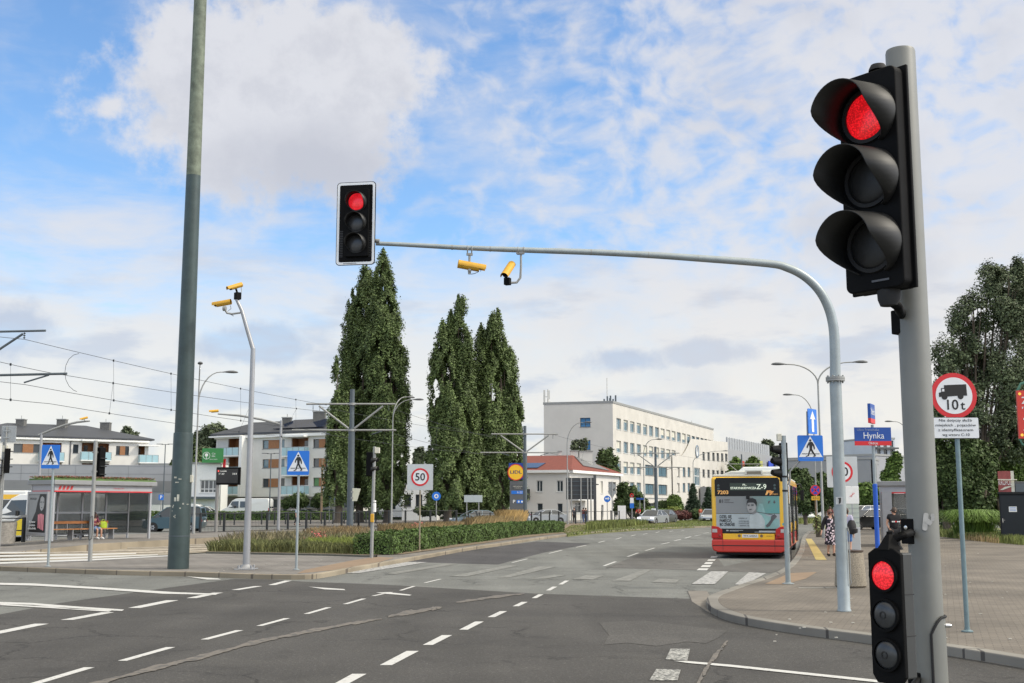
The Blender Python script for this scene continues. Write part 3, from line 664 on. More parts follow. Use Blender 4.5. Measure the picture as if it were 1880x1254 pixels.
q = MB()
for x, y in ((1280,474),(1190,468),(1085,463),(960,459),(900,457),(830,454)):
    s = (1536-x)/846; c = P(x,y,Dm-.75*s)-b; q.tube([c-Vector((.012,0,0)), c+Vector((.012,0,0))], .068-.03*s, 20)
q.build('joint_collar', M_galv, t)
q = MB(); ring(q, .0,.04,-.004,0,0,0,12); 
c1 = P(1553,970,Dm-.1)-b; c2 = P(1559,1070,Dm-.1)-b
q = MB(); q.tube([(.07,-.06,c1.z-.02),(.085,-.08,c1.z+.02),(.1,-.085,c1.z-.05),(.1,-.085,c2.z+.05),(.11,-.085,c2.z),(.085,-.07,c2.z-.04)], .009, 8); q.build('cable_loop', M_galv, t)
q = MB(); zs = Zat(916, Dm)-b.z; q.box(-.095,.02,-.101,-.099,zs-.09,zs+.03); q.build('sticker', mat('sticker_pale', (.42,.44,.45), .6, 0, .1, 20), t)
q = MB(); q.prism([(-.05,zs-.08),(-.02,zs-.07),(-.01,zs-.02),(-.01,zs+.02),(-.06,zs+.015),(-.045,zs-.01)], -.104, -.102); q.build('sticker_print', M_sblk, t)
hc = P(652, 409, Dm-.85)
t = thing('traffic_light', 'overhead traffic light showing red on a white-bordered black board at the mast arm tip', 'traffic light', hc, R(-9))
bd = MB(); bd.prism(rr(.655,1.385,.06), .04, .052); bd.build('backing_board', M_blk, t)
bd = MB(); o_, i_ = rr(.635,1.365,.055), rr(.555,1.285,.025); n = len(o_)
bd.add([(x,.036,z) for x,z in o_]+[(x,.036,z) for x,z in i_], [(i,(i+1)%n,n+(i+1)%n,n+i) for i in range(n)]); bd.build('white_border', mat('border_white', (.8,.82,.84), .4, 0, .03, 5), t)
signal_head(t, .40, 1.12, .05, .142, .345, .20, lit=lens_mat('lit_red_wide_lens', (1,.02,.035), 1.0, (.3,.01,.01)), off=mat('unlit_wide_lens', (.05,.052,.055), .3, 0, .2, 30), x=.03, y=-.02, vr=.155)
bd = MB()
for sx in (-1, 1):
    for k in range(16): bd.cbox((sx*.24, .038, -.55+k*.028), .055, .004, .010)
bd.build('vent_slot', mat('vent_grey', (.035,.035,.037), .5, 0, 0), t)
bk = MB(); bk.tube([(.2,.10,-.28),(.38,.12,-.29)], .034, 12); bk.cbox((.1,.075,-.28), .3,.045,.12); bk.build('bracket', M_galv, t)
q = MB(); q.box(-.2,.02,.0335,.0355,-.666,-.658); q.build('maker_mark', M_sblk, t)

# --- yellow vehicle-detection cameras
def detector(loc, rz, label, mount='down', s=1.0, tilt=-10, arm=None, group='yellow detection cameras'):
    t = thing('detection_camera', label, 'camera', loc, rz, group)
    Mx = Tm(0,0,0,R(tilt),0,0,s)
    h = MB(); h.lathe([(.085,-.26),(.085,.22)], 20, Mx @ Matrix.Rotation(R(90),4,'X')); h.build('housing', M_yel, t)
    h = MB(); n = 14
    vs = []
    for y in (-.36, .26):
        for i in range(n+1):
            a = R(-105+210*i/n); vs.append((.098*math.sin(a), y, .098*math.cos(a)+.004))
    h.add(vs, [(i,i+1,n+2+i,n+1+i) for i in range(n)], True, Mx); h.build('sun_hood', M_yel, t)
    h = MB(); h.lathe([(.0005,0),(.08,.0)], 20, Mx @ Tm(0,-.262,0,R(90))); h.build('lens', M_blk, t); h = MB(); h.lathe([(.0005,0),(.08,.0)], 20, Mx @ Tm(0,.225,0,R(90))); h.build('end_cap', M_blk, t)
    return t
def ann(t, pts, r, m=M_galv, name='bracket', n=8):
    q = MB(); q.tube(pts, r, n); return q.build(name, m, t)
s = (1536-862)/846; Dc = Dm-.75*s; a0 = P(864,458,Dc); c0 = P(862,489,Dc-.05)
t = detector(c0, R(98), 'yellow detection camera lying level beneath the mast arm, nearer the overhead signal', s=.74, tilt=9)
tt = a0-c0; q = MB(); q.cbox((tt.x*0,0,.20), .05,.10,.035); q.tube([(0,0,.18),(0,0,.05)], .02, 8); q.build('bracket', M_galv, t); q = MB(); q.tube([(0,.0,-.05),(0,0,-.13)], .024, 10); q.lathe([(.0005,-.03),(.045,-.02),(.045,.02),(.0005,.03)], 14, Tm(0,0,-.07,R(90)))
q.build('bracket', M_galv, t); q = MB(); [q.tube([(0.0,y,.2),(-.05,y,.24),(-.05,y,.31),(0,y,.335),(.05,y,.31),(.05,y,.24),(0,y,.2)], .006, 6) for y in (-.035,.035)]; q.cbox((0,0,.2), .03,.09,.012); q.build('clamp', M_galv, t)
ann(t, [(0,-.12,-.02),(-.02,-.15,-.09),(0,-.08,-.12),(0,-.02,-.13)], .006, M_blkm, 'cable', 6)
c0 = P(934,495,Dc-.1)
t = detector(c0, R(-22), 'yellow detection camera pointing down toward the road on a hooked bracket beneath the mast arm', s=.68, tilt=38)
rt = Matrix.Rotation(R(22),4,'Z'); f = lambda x,y,z: tuple(rt @ Vector((x,y,z)))
q = MB(); q.tube([f(.20,.08,.30),f(.20,.08,.06),f(.19,.08,-.12),f(.13,.07,-.20),f(.02,.05,-.21)], .019, 10); q.cbox(f(.19,.08,.29), .12,.07,.035)
[q.tube([f(.20+dx,.08,.28),f(.20+dx,.02,.31),f(.20+dx,.02,.375),f(.20+dx,.08,.40),f(.20+dx,.13,.36)], .006, 6) for dx in (-.05,.05)]
q.build('bracket', M_galv, t)
q = MB(); q.cbox(f(-.02,.03,-.19), .10,.10,.12); q.build('junction_box', M_blk, t, bevel=.01)

# --- generic posts, signs
def post(name, label, cat, px, pyb, pyt, r, m, z=.12, group=None, r2=None, D=None, foot=True):
    b = G(px, pyb, z) if D is None else Vector((P(px,930,D).x, D, z))
    t = thing(name, label, cat, b, 0, group); h = Zat(pyt, b.y)-b.z
    q = MB(); q.lathe([(r,0),(r2 or r,h),(.0005,h+.004)], 20); q.build('post', m, t)
    if foot: q = MB(); q.lathe([(r*2.4,0),(r*2.4,.015),(r*1.1,.03),(r*1.1,.06)], 16); q.build('foot_collar', m, t)
    return t, b, h
# pedestrian pictogram in unit square
WALK = [[(.44,.735),(.565,.75),(.60,.72),(.655,.62),(.675,.50),(.665,.455),(.635,.455),(.625,.50),(.60,.58),(.575,.60),(.565,.47),(.625,.34),(.70,.225),(.69,.18),(.60,.175),(.595,.20),(.645,.215),(.56,.31),(.505,.41),(.455,.30),(.43,.20),(.31,.165),(.30,.19),(.385,.225),(.41,.32),(.465,.47),(.45,.62),(.42,.60),(.385,.50),(.345,.53),(.375,.63)]]
def ped_sign(t, w, h, z, y=-.05, bottom=False, x=0):
    """blue square with a white triangle and a walking figure, centre x,z"""
    def S(u_, v_): return (x-w/2+u_*w, z-h/2+v_*h)
    q = MB(); q.prism([(a+x, c+z) for a, c in rr(w,h,.03)], y, y+.02); q.build('sign_plate', M_sblue, t)
    q = MB(); q.prism([S(.5,.965),S(.035,.155),S(.965,.155)], y-.004, y-.001); q.build('white_triangle', M_swhite, t)
    q = MB(); q.prism([S(a,b_) for a,b_ in WALK[0]], y-.008, y-.005); discy(q, .047*w, y-.008, y-.005, *S(.50,.80), 16)
    q.box(S(.16,0)[0], S(.38,0)[0], y-.008, y-.005, S(0,.27)[1], S(0,.295)[1]); q.box(S(.66,0)[0], S(.85,0)[0], y-.008, y-.005, S(0,.27)[1], S(0,.295)[1]); q.box(S(.44,0)[0], S(.56,0)[0], y-.008, y-.005, S(0,.27)[1], S(0,.295)[1])
    q.build('walking_figure', M_sblk, t)
t, b, h = post('pedestrian_crossing_sign', 'blue crossing sign on a thin grey post in front of the left bus shelter', 'road sign', 88, 1040, 818, .035, M_pole)
wd = 33*b.y/F; ped_sign(t, wd, 43*b.y/F, Zat(838.5,b.y)-b.z, x=P(94,838,b.y).x-b.x)
t, b, h = post('pedestrian_crossing_sign', 'blue crossing sign on a thin grey post just right of the tall silver camera pole', 'road sign', 544, 1046, 830, .034, M_pole)
ped_sign(t, 40*b.y/F, 44*b.y/F, Zat(850,b.y)-b.z, x=P(548,850,b.y).x-b.x)
def limit_sign(t, w, z, x=0, y=-.05):
    q = MB(); q.prism([(a+x,c+z) for a,c in rr(w,w,.03)], y, y+.02); q.build('sign_board', mat('sign_board_grey', (.50,.53,.54), .45, 0, .05, 3), t)
    q = MB(); discy(q, w*.315, y-.003, y-.001, x, z, 48); q.build('white_disc', M_swhite, t)
    q = MB(); ring(q, w*.275, w*.345, y-.007, y-.0035, x, z, 48); q.build('red_ring', M_sred, t)
    lettering('50', w*.40, x, z-w*.005, y-.008, M_sblk, t, bold=.012)
t, b, h = post('speed_limit_sign', 'square grey board with a red-ringed 50 standing at the front of the clipped hedge', 'road sign', 770, 1012, 853, .03, mat('weathered_post', (.30,.26,.19), .7, .2, .2, 8))
limit_sign(t, 47*b.y/F, Zat(876,b.y)-b.z, x=P(771.5,876,b.y).x-b.x)
t, b, h = post('speed_limit_sign', 'square grey board with a 50 half hidden by the curved signal mast', 'road sign', 1548, 1005, 842, .04, M_pole, D=43)
limit_sign(t, 56*b.y/F, Zat(866.5,b.y)-b.z)
# 10 t sign
t, b, h = post('no_lorries_sign', 'round red-bordered lorry sign marked 10 t above a white text plate on the right pavement', 'road sign', 1776, 1160, 692, .032, mat('teal_grey_post', (.17,.24,.26), .45, .3, .15, 6))
z = Zat(727,b.y)-b.z; x = P(1749,727,b.y).x-b.x; rS = 42*b.y/F
t.children[0].rotation_euler.y = R(-.6)
q = MB(); discy(q, rS, -.05, -.035, x, z, 56); q.build('red_disc', M_sred, t)
q = MB(); discy(q, rS*.80, -.0525, -.0505, x, z, 56); q.build('white_disc', M_swhite, t)
def K(a, b_): return (x+a*rS, z+b_*rS)
q = MB(); q.prism([K(-.42,.46),K(.55,.50),K(.57,0),K(.42,0),K(.20,0),K(-.35,-.05),K(-.50,-.05),K(-.65,-.06),K(-.66,.12),K(-.55,.16),K(-.55,.33),K(-.42,.33)], -.056,-.053)
discy(q, .13*rS, -.0565,-.053, *K(-.42,-.05), 18); discy(q, .13*rS, -.0565,-.053, *K(.28,-.03), 18); q.build('lorry_symbol', M_sblk, t)
q = MB(); q.prism([K(-.53,.18),K(-.42,.18),K(-.42,.29),K(-.51,.29)], -.0585,-.057); q.build('cab_window', M_swhite, t)
lettering('10', rS*.62, x-.13*rS, z-.42*rS, -.054, M_sblk, t, bold=.014); lettering('t', rS*.56, x+.36*rS, z-.44*rS, -.054, M_sblk, t, bold=.014)
z = Zat(786,b.y)-b.z; x = P(1752,786,b.y).x-b.x; wp, hp = 86*b.y/F, 39*b.y/F
q = MB(); q.prism([(a+x,c+z) for a,c in rr(wp,hp,.02)], -.05,-.038); q.build('text_plate_edge', M_sblk, t)
q = MB(); q.prism([(a+x,c+z) for a,c in rr(wp-.014,hp-.014,.016)], -.0525,-.0505); q.build('text_plate', M_swhite, t)
for k, s_ in enumerate(['Nie dotyczy służb', 'miejskich , pojazdów', 'z identyfikatorem', 'wg wzoru C-10']):
    lettering(s_, .052, x, z+hp*(.35-.225*k), -.054, M_sblk, t, width=wp*(.70,.86,.74,.58)[k])

# --- street name signs
t, b, h = post('street_name_sign', 'blue and red street sign reading Hynka on a tall pole with a blue sleeve', 'street sign', 1608, 1040, 780, .045, M_pole, D=33)
M_stblue = mat('street_blue', (.01,.07,.33), .45, 0, .05, 4)
def stname(t, w, hh, z, x, y, lines, Mx=None):
    q = MB(); q.box(x-w/2,x+w/2,y,y+.03,z-hh/2+hh*.24,z+hh/2); a = q.build('blue_panel', M_stblue, t)
    q = MB(); q.box(x-w/2,x+w/2,y,y+.03,z-hh/2,z-hh/2+hh*.24); c_ = q.build('red_panel', M_sred, t)
    return a, c_
D = b.y; w_ = 67*D/F; hh = 33*D/F; z = Zat(801.5,D)-b.z; x = P(1601,801,D).x-b.x
stname(t, w_, hh, z, x, -.08, None)
lettering('Hynka', hh*.50, x+.02*w_, z+hh*.03, -.083, M_swhite, t, width=w_*.56); lettering('Ulica Franciszka', hh*.20, x-.13*w_, z+hh*.37, -.083, mat('faded_lettering', (.25,.32,.5), .5, 0, 0), t, width=w_*.6); lettering('Okęcie', hh*.2, x, z-hh*.38, -.083, M_swhite, t, width=w_*.25)
q = MB(); hs_ = Zat(889,D)-b.z; q.lathe([(.064,0),(.064,hs_),(.046,hs_+.01)], 20); q.build('blue_sleeve', mat('sleeve_blue', (.01,.09,.48), .45, 0, .05, 4), t)
z = Zat(760,D)-b.z; Mx = Tm(-.03,-.05,z,0,0,R(62)); w3, h3 = .62, .54
q = MB(); q.box(-w3/2,w3/2,-.04,.04,-h3/2+h3*.24,h3/2,Mx); q.build('blue_panel', M_stblue, t); q = MB(); q.box(-w3/2,w3/2,-.04,.04,-h3/2,-h3/2+h3*.24,Mx); q.build('red_panel', M_sred, t)
lo = lettering('Iłżecka', .26, 0,0,0, M_swhite, t, width=.46); lo.location = Mx @ Vector((0,-.043,.05)); lo.rotation_euler.z = R(62)

# --- signal post by the far crossing on the right, with its bracket and the two blue signs on it
t, b, h = post('signal_post', 'slim pale signal post standing at the kerb behind the bus with a side-facing signal', 'signal post', 1447, 1072, 800, .055, M_pole)
D = b.y; zb = lambda py: Zat(py,D)-b.z
q = MB(); q.tube([(.09,.02,zb(890)),(.12,.02,zb(880)),(.12,.02,zb(866)),(.2,.03,zb(858)),(.42,.05,zb(842)),(.55,.05,zb(836)),(.56,.05,zb(755))], .022, 10); q.build('side_bracket', M_galv, t)
q = MB(); [q.lathe([(.06,-.02),(.066,-.02),(.066,.02),(.06,.02)], 16, Tm(0,0,zb(y))) for y in (875,901)]; q.build('clamp', M_blkm, t)
q = MB(); q.cbox((-.10,-.01,zb(803)), .10,.10,.16); q.build('sensor_box', M_offw, t, bevel=.01)
q = MB(); q.tube([(.06,-.05,zb(978)),(.075,-.06,zb(983)),(.075,-.06,zb(1025)),(.06,-.05,zb(1031))], .008, 6); q.build('cable_loop', M_blkm, t)
t2 = thing('traffic_light', 'black traffic light seen edge-on, visors poking left, on the slim post behind the bus', 'traffic light', (b.x-.03,b.y+.11,Zat(848,D)), R(-80))
signal_head(t2, .28, .86, .09, .098, .262, .23, lit=M_loff, x=.0, y=-.0, vr=.115)
for z_ in (-.35,.3): q = MB(); q.tube([(0,.05,z_),(.07,.02,z_)], .02, 8); q.build('mounting_arm', M_blk, t2)
t = thing('pedestrian_crossing_sign', 'blue crossing sign held out right of the slim signal post, below the white arrow sign', 'road sign', (P(1487,823,D).x,D-.02,Zat(823,D)), R(3))
ped_sign(t, 47*D/F, 47*D/F, 0, y=-.02); q = MB(); q.box(-.2,.2,-.0225,-.0205,-.238,-.228); q.build('faint_print', mat('faint_print', (.1,.25,.6), .5, 0, 0), t)
t = thing('one_way_sign', 'tall blue sign with a white upward arrow above the crossing sign beside the curved mast', 'road sign', (P(1490,774,D).x,D-.02,Zat(774,D)), R(50))
w_, hh = .42, 46*D/F
q = MB(); q.prism(rr(w_,hh,.03), -.02, 0); q.build('sign_plate', M_sblue, t)
q = MB(); q.prism([(-.055,-hh*.42),(.055,-hh*.42),(.055,hh*.10),(.13,hh*.08),(0,hh*.42),(-.13,hh*.08),(-.055,hh*.10)], -.024,-.021); q.build('white_arrow', M_swhite, t)

# --- litter bin, totem, kiosk furniture
M_conc = mat('exposed_aggregate', (.24,.21,.165), .95, 0, .45, 45, bump=.5)
b = G(1562, 1078, .12)
t = thing('litter_bin', 'big round pebble-concrete litter bin partly behind the foot of the curved mast', 'litter bin', b)
hh = Zat(1010,b.y)-b.z; rb = 27*b.y/F*1.05
q = MB(); q.lathe([(rb*.86,0),(rb,.04),(rb*.98,.10),(rb*.86,hh*.9),(rb*.80,hh*.96),(rb*.72,hh*.96),(rb*.7,hh*.6)], 32); q.build('concrete_drum', M_conc, t)
q = MB(); q.lathe([(rb*.5,hh*.93),(rb*.86,hh*.955),(rb*.88,hh),(rb*.6,hh+.005),(rb*.55,hh*.95)], 32); q.build('rim_lid', mat('brown_lid', (.08,.055,.04), .6, .1, .2, 9), t)
t, b, h = post('info_totem', 'white and pale grey information pillar behind the curved mast', 'info pillar', 1564, 1003, 893, .05, M_silver, D=42, foot=False)
D = b.y; w_ = 26*D/F; hh = Zat(893,D)-.12
q = MB(); q.box(-w_/2-.1,w_/2,-.05,.2,0,hh*.40); q.build('base_cabinet', mat('pale_grey_metal', (.42,.44,.45), .5, .1, .06, 4), t, bevel=.02)
q = MB(); q.box(-w_/2-.08,w_/2-.02,-.045,.19,hh*.402,hh*.74); q.build('display_panel', mat('pale_green_panel', (.42,.47,.42), .3, 0, .05, 4), t)
q = MB(); [q.box(-w_/2-.08,w_/2-.02,-.052,-.047,hh*z_-.006,hh*z_+.006) for z_ in (.47,.54,.61,.68)]; q.build('panel_line', M_pole, t)
q = MB(); q.box(-w_/2-.1,w_/2,-.05,.2,hh*.742,hh); q.build('top_panel', M_white, t, bevel=.01)
q = MB(); q.tube([(-.08,-.055,hh*.85),(.1,-.055,hh*.90)], .008, 6); q.tube([(-.02,-.055,hh*.84),(.05,-.055,hh*.91)], .005, 6); q.build('red_logo', M_sred, t)
# --- the huge green pole and the silver camera pole
M_green = mat('green_grey_pole', (.040,.062,.060), .42, .1, .22, 2.2)
nt2 = M_green.node_tree
b = G(327, 1044, .12); D = b.y; zb = lambda py: Zat(py,D)-.12
t = thing('catenary_mast', 'huge dark green steel pole rising out of the top of the picture near the left', 'pole', b)
px = D/F
q = MB(); q.lathe([(18.9*px,0),(17.6*px,zb(797)),(17.2*px,zb(795)),(15*px,zb(794.5))], 40); q.build('base_sleeve', M_green, t); q = MB(); q.lathe([(18.2*px,zb(985)),(18.9*px,zb(984.6)),(18.9*px,zb(983.4)),(18.2*px,zb(983))], 40); q.build('sleeve_seam', M_dkpole, t)
q = MB(); q.lathe([(15.8*px,zb(795)),(13.4*px,zb(323))], 40); q.build('lower_shaft', M_green, t)
Mtop = mat('lichen_grey_paint', (.14,.165,.125), .7, .1, .4, 4)
q = MB(); q.lathe([(13.3*px,zb(323)),(11.6*px,zb(-60)),(10.6*px,zb(-160)),(.001,zb(-160)+.01)], 40); q.build('upper_shaft', Mtop, t)
q = MB()
rr_ = random.Random(4)
for (x,y,w_,h_) in ((-6,877,5,3),(2,880,5,2),(-3,886,6,2),(-5,917,4,7),(0,914,4,12),(-8,928,2,2),(-10,938,2,2),(-4,948,6,2),(-4,948,2,6),(4,933,3,2),(8,925,5,3),(-9,931,2,3),(-14,929,3,2),(14,926,6,2)):
    a = math.asin(max(-.9,min(.9,x/17.9))); rad = 18.15*px
    q.cbox((rad*math.sin(a), -rad*math.cos(a), zb(y)), w_*px, .012, h_*px)
q.build('sticker_remnant', mat('torn_sticker', (.42,.42,.36), .7, 0, .4, 8), t)
q = MB(); q.cbox((18*px,-.03,zb(879)), .10,.12,.20); q.build('terminal_box', M_offw, t, bevel=.01)
q = MB(); q.prism([(-.2,.05),(.1,.03),(.22,.3),(.16,.62),(.0,.85),(-.16,.5)], -18.9*px,-18.87*px); 
rs = q.build('rust_stain', M_rust, t)
bpy.data.objects.remove(rs)

def cam_head(t, Mx):
    h = MB(); h.lathe([(.0005,-.25),(.07,-.25),(.075,.2),(.0005,.2)], 16, Mx @ Matrix.Rotation(R(90),4,'X')); return h
b = G(452, 1045, .12); D = b.y; px = D/F; zb = lambda py: Zat(py,D)-.12
t = thing('camera_pole', 'tall silver cranked pole bolted down on the left island with two yellow cameras on top', 'camera pole', b)
q = MB(); q.lathe([(6.8*px,0),(6.5*px,zb(1025)),(5.2*px,zb(870)),(4.4*px,zb(655)),(4.2*px,zb(640))], 28); q.build('pole_tube', M_silver, t)
q = MB(); q.lathe([(.38,0),(.38,.02),(.34,.03)], 4, Tm(0,0,0,0,0,R(45)), smooth=False); q.lathe([(.22,.02),(.15,.06),(.10,.13)], 24)
for a in range(4): q.lathe([(.0005,.11),(.03,.11),(.03,.0)], 8, Tm(.24*math.cos(PI/4+a*PI/2)*1.0,.24*math.sin(PI/4+a*PI/2)*1.0,0))
q.build('base_plate', M_silver, t)
q = MB(); pk = [P(464,641,D)-b, P(454,605,D)-b, P(444,570,D)-b, P(434,549,D)-b]
for p in pk: p.y = 0
pk[0].x = 0; dx0 = 0
q.tube(pk, [4.2*px,3.8*px,3.4*px,2.9*px], 20); q.build('cranked_arm', M_silver, t)
c0 = P(433,526,D); t2 = detector(c0, R(-52), 'yellow camera pointing down atop the cranked silver pole', s=.74, tilt=22)
q = MB(); q.tube([(0,0,-.05),(0,.05,-.18)], .03, 8); q.cbox((.03,.05,-.27), .16,.16,.2); q.build('junction_box', M_blk, t2, bevel=.01)
ann(t2, [(.0,.16,.0),(.02,.17,-.12),(.1,.10,-.22),(.05,.05,-.3)], .01, M_galv, 'cable', 6)
c0 = P(410,557,D); t2 = detector(c0, R(-97), 'yellow camera on a side bracket just below the top of the cranked silver pole', s=.86, tilt=9)
e = P(438,573,D)-c0; rt = Matrix.Rotation(R(97),4,'Z'); f = lambda p: tuple(rt @ Vector(p))
q = MB(); q.lathe([(.0005,-.05),(.07,-.04),(.07,.04),(.0005,.05)], 14, Tm(*f((.06,-.08,-.16)),R(90))); q.tube([f((.06,-.05,-.18)),f((.12,-.03,-.28)),f((.25,0,-.3)),f((e.x+.05,0,e.z-.02))], .028, 8); q.build('bracket', M_galv, t2)
ann(t2, [f((.2,0,-.06)),f((.22,0,-.15)),f((.1,0,-.25)),f((.3,0,-.36))], .01, M_galv, 'cable', 6)
# two farther camera arms
def arm_pole(px0, pyb, pyt, D, arm, label, camp, camrz, r=.10):
    b = Vector((P(px0,930,D).x, D, .1)); t = thing('camera_pole', label, 'camera pole', b)
    zt = Zat(pyt,D)-b.z
    q = MB(); q.lathe([(r,0),(r*.75,zt),(.0005,zt+.01)], 16); q.build('pole_tube', M_silver, t)
    pts = [P(x,y,D)-b for x,y in arm]; q = MB(); q.tube(pts, [r*.7]*(len(pts)-1)+[r*.45], 12); q.build('long_arm', M_galv, t)
    return t
arm_pole(69, 980, 795, 72, [(71,799),(95,789),(120,780),(142,775),(165,773)], 'white pole with a long arm reaching right above the left bus shelter', None, 0)
ann(detector(P(155,768,71.9), R(-60), 'yellow camera at the tip of the long arm above the left bus shelter', s=.75, tilt=18), [(0,0,-.05),(.05,0,-.15),(.16,.1,-.18)], .03)
arm_pole(512, 976, 772, 74, [(515,779),(480,770),(440,763),(400,760)], 'silver pole with a long arm reaching left in front of the apartment block', None, 0)
detector(P(394,755,73.9), R(-75), 'yellow camera at the left tip of the long arm before the apartment block', s=.95, tilt=6)

# --- left signals
t, b, h = post('signal_post', 'grey signal post with a black signal, standing before the left bus shelter bench', 'signal post', 165, 1031, 809, .064, M_galv, r2=.058, foot=False)
D = b.y; t2 = thing('traffic_light', 'dark traffic light seen edge-on, fixed right of the post before the left bus shelter', 'traffic light', (P(186,848,D).x, D+.12, Zat(848,D)), R(65))
hb = MB(); hb.prism(rr(.24,.92,.03), 0, .18); hb.build('housing', M_blk, t2, bevel=.01)
q = MB(); [q.box(-.12,.12,-.06,0,z_,z_+.03) for z_ in (.1,-.15,-.4)]; q.build('visor', M_visor, t2)
for z_ in (.3,-.3): q = MB(); q.tube([(-.1,.1,z_),(-.25,.2,z_)], .03, 8); q.build('mounting_arm', M_galv, t2)
q = MB(); z = Zat(950,D)-.12; zz = Zat(988,D)-.12; q.tube([(-.03,-.07,z),(.05,-.09,z+.05),(.06,-.09,z-.1),(.06,-.09,zz),(-.03,-.07,zz-.06),(-.05,-.08,zz),(-.05,-.08,z)], .010, 6); q.build('cable_loop', M_blkm, t)
t, b, h = post('signal_post', 'signal post at the far left edge carrying two black signals', 'signal post', -3, 1004, 812, .065, M_galv, foot=False, D=46)
D = b.y; t.children[0].rotation_euler.y = R(1.2)
q = MB(); q.cbox((P(10,822,D).x-b.x,0,Zat(824,D)-b.z), .17,.17,.25); q.build('sensor_box', M_offw, t, bevel=.01)
for (x,y,s_,lb) in ((18,846,1,'dark traffic light facing away just left of the blue crossing sign before the shelter'),(-1,862,.95,'dark traffic light cut by the left edge of the picture')):
    t2 = thing('traffic_light', lb, 'traffic light', (P(x,y,D-.2).x, D-.2, Zat(y,D-.2)), R(118))
    hb = MB(); hb.prism(rr(.28*s_,.95*s_,.03), 0, .2); hb.build('housing', M_blk, t2, bevel=.01)
    q = MB(); [q.box(-.12,.12,-.1,0,z_,z_+.03) for z_ in (.35,.05,-.25)]; q.build('visor', M_visor, t2)
t = thing('road_sign', 'back of a square grey sign board above the signals at the far left edge', 'road sign', (P(18,797,D).x, D-.1, 0.0), R(6))
z = Zat(797,D); w_ = 26*D/F
q = MB(); q.box(-w_/2,w_/2,0,.03,z-w_*.57,z+w_*.57); q.build('sign_board', M_sgrey, t, bevel=.01)
q = MB(); q.lathe([(.03,0),(.03,z+w_*.5)], 10, Tm(-.08,-.04,0)); q.build('post', M_galv, t)
q = MB(); [q.cbox((-.08,-.05,z+dz), .22,.04,.04) for dz in (-.15,.12)]; q.build('clamp', M_sgrey, t)
b = Vector((P(9,930,52).x,52,.2)); t = thing('litter_bin', 'squat concrete litter bin with a dark medallion at the far left edge', 'litter bin', b)
q = MB(); hh = Zat(959,52)-.2; q.lathe([(.50,0),(.52,hh*.5),(.55,hh),(.45,hh),(.4,hh-.2)], 28); q.build('concrete_drum', mat('grey_concrete', (.28,.26,.23), .9, 0, .3, 12), t)
q = MB(); q.lathe([(.40,hh-.01),(.47,hh+.05),(.2,hh+.10),(.0005,hh+.10)], 24); q.build('lid', M_galv, t)
# signal at the hedge end
t, b, h = post('signal_post', 'light grey signal post with a yellow push button at the clipped hedge near end', 'signal post', 682, 1024, 820, .058, M_galv, foot=False, r2=.052)
D = b.y; t.children[0].rotation_euler.y = R(.7); xo = lambda px_, py_: P(px_,py_,D).x-b.x; zb = lambda py: Zat(py,D)-b.z
q = MB(); q.cbox((xo(693,825),-.02,zb(827)), .16,.16,.19); q.build('sensor_box', M_offw, t, bevel=.01)
q = MB(); q.cbox((xo(684,951),-.10,zb(951)), .11,.12,.28); q.build('push_button_box', M_yel, t, bevel=.02)
q = MB(); [q.lathe([(.061,0),(.064,.03),(.061,h_)], 14, Tm(xo(687,y),0,zb(y))) for y,h_ in ((940,.28),(930,.12),(922,.06))]; q.build('torn_poster', M_white, t)
t2 = thing('traffic_light', 'black signal seen from its side near the top of the hedge-end post', 'traffic light', (xo(683,852)+b.x, D+.05, Zat(852,D)), R(70))
hb = MB(); hb.prism(rr(.22,.80,.03), 0, .17); hb.build('housing', M_blk, t2, bevel=.01)
for z_ in (.12,-.17):
    vv = visor(.11,.22).build('visor', M_visor, t2); vv.location = (0,0,z_)
# red flowers / display / small signs
t, b, h = post('departure_display', 'black departure board on a grey post behind the silver camera pole', 'display', 396, 980, 860, .10, mat('warm_grey_post', (.26,.25,.235), .5, .2, .1, 6), z=.2, foot=False)
D = b.y; w_ = 43*D/F; z = Zat(874,D)-b.z; x = P(420,874,D).x-b.x
q = MB(); q.box(x-w_/2,x+w_/2,-.15,.1,z-.52,z+.52); q.build('display_case', M_blk, t, bevel=.02)
q = MB(); q.box(x-w_/2+.05,x+w_/2-.12,-.155,-.152,z-.42,z+.42); q.build('screen', mat('dark_screen', (.012,.012,.014), .2, 0, 0), t)
M_led = mat('led_text', (.8,.8,.75), .5, 0, 0, emit=(.9,.9,.8), estr=.35)
q = MB(); q.box(x-w_/2+.08,x-w_/2+.16,-.16,-.157,z+.24,z+.34); q.build('red_symbol', mat('led_red', (.8,.1,.08), .5, 0, 0, emit=(1,.1,.08), estr=.6), t)
lettering('17  367', .14, x-w_/2+.30, z+.12, -.158, M_led, t, width=.32); lettering('Lotnisk', .12, x-w_/2+.42, z+.29, -.158, M_led, t, width=.36); lettering('10:3', .14, x+w_/2-.33, z+.12, -.158, M_led, t, width=.24)

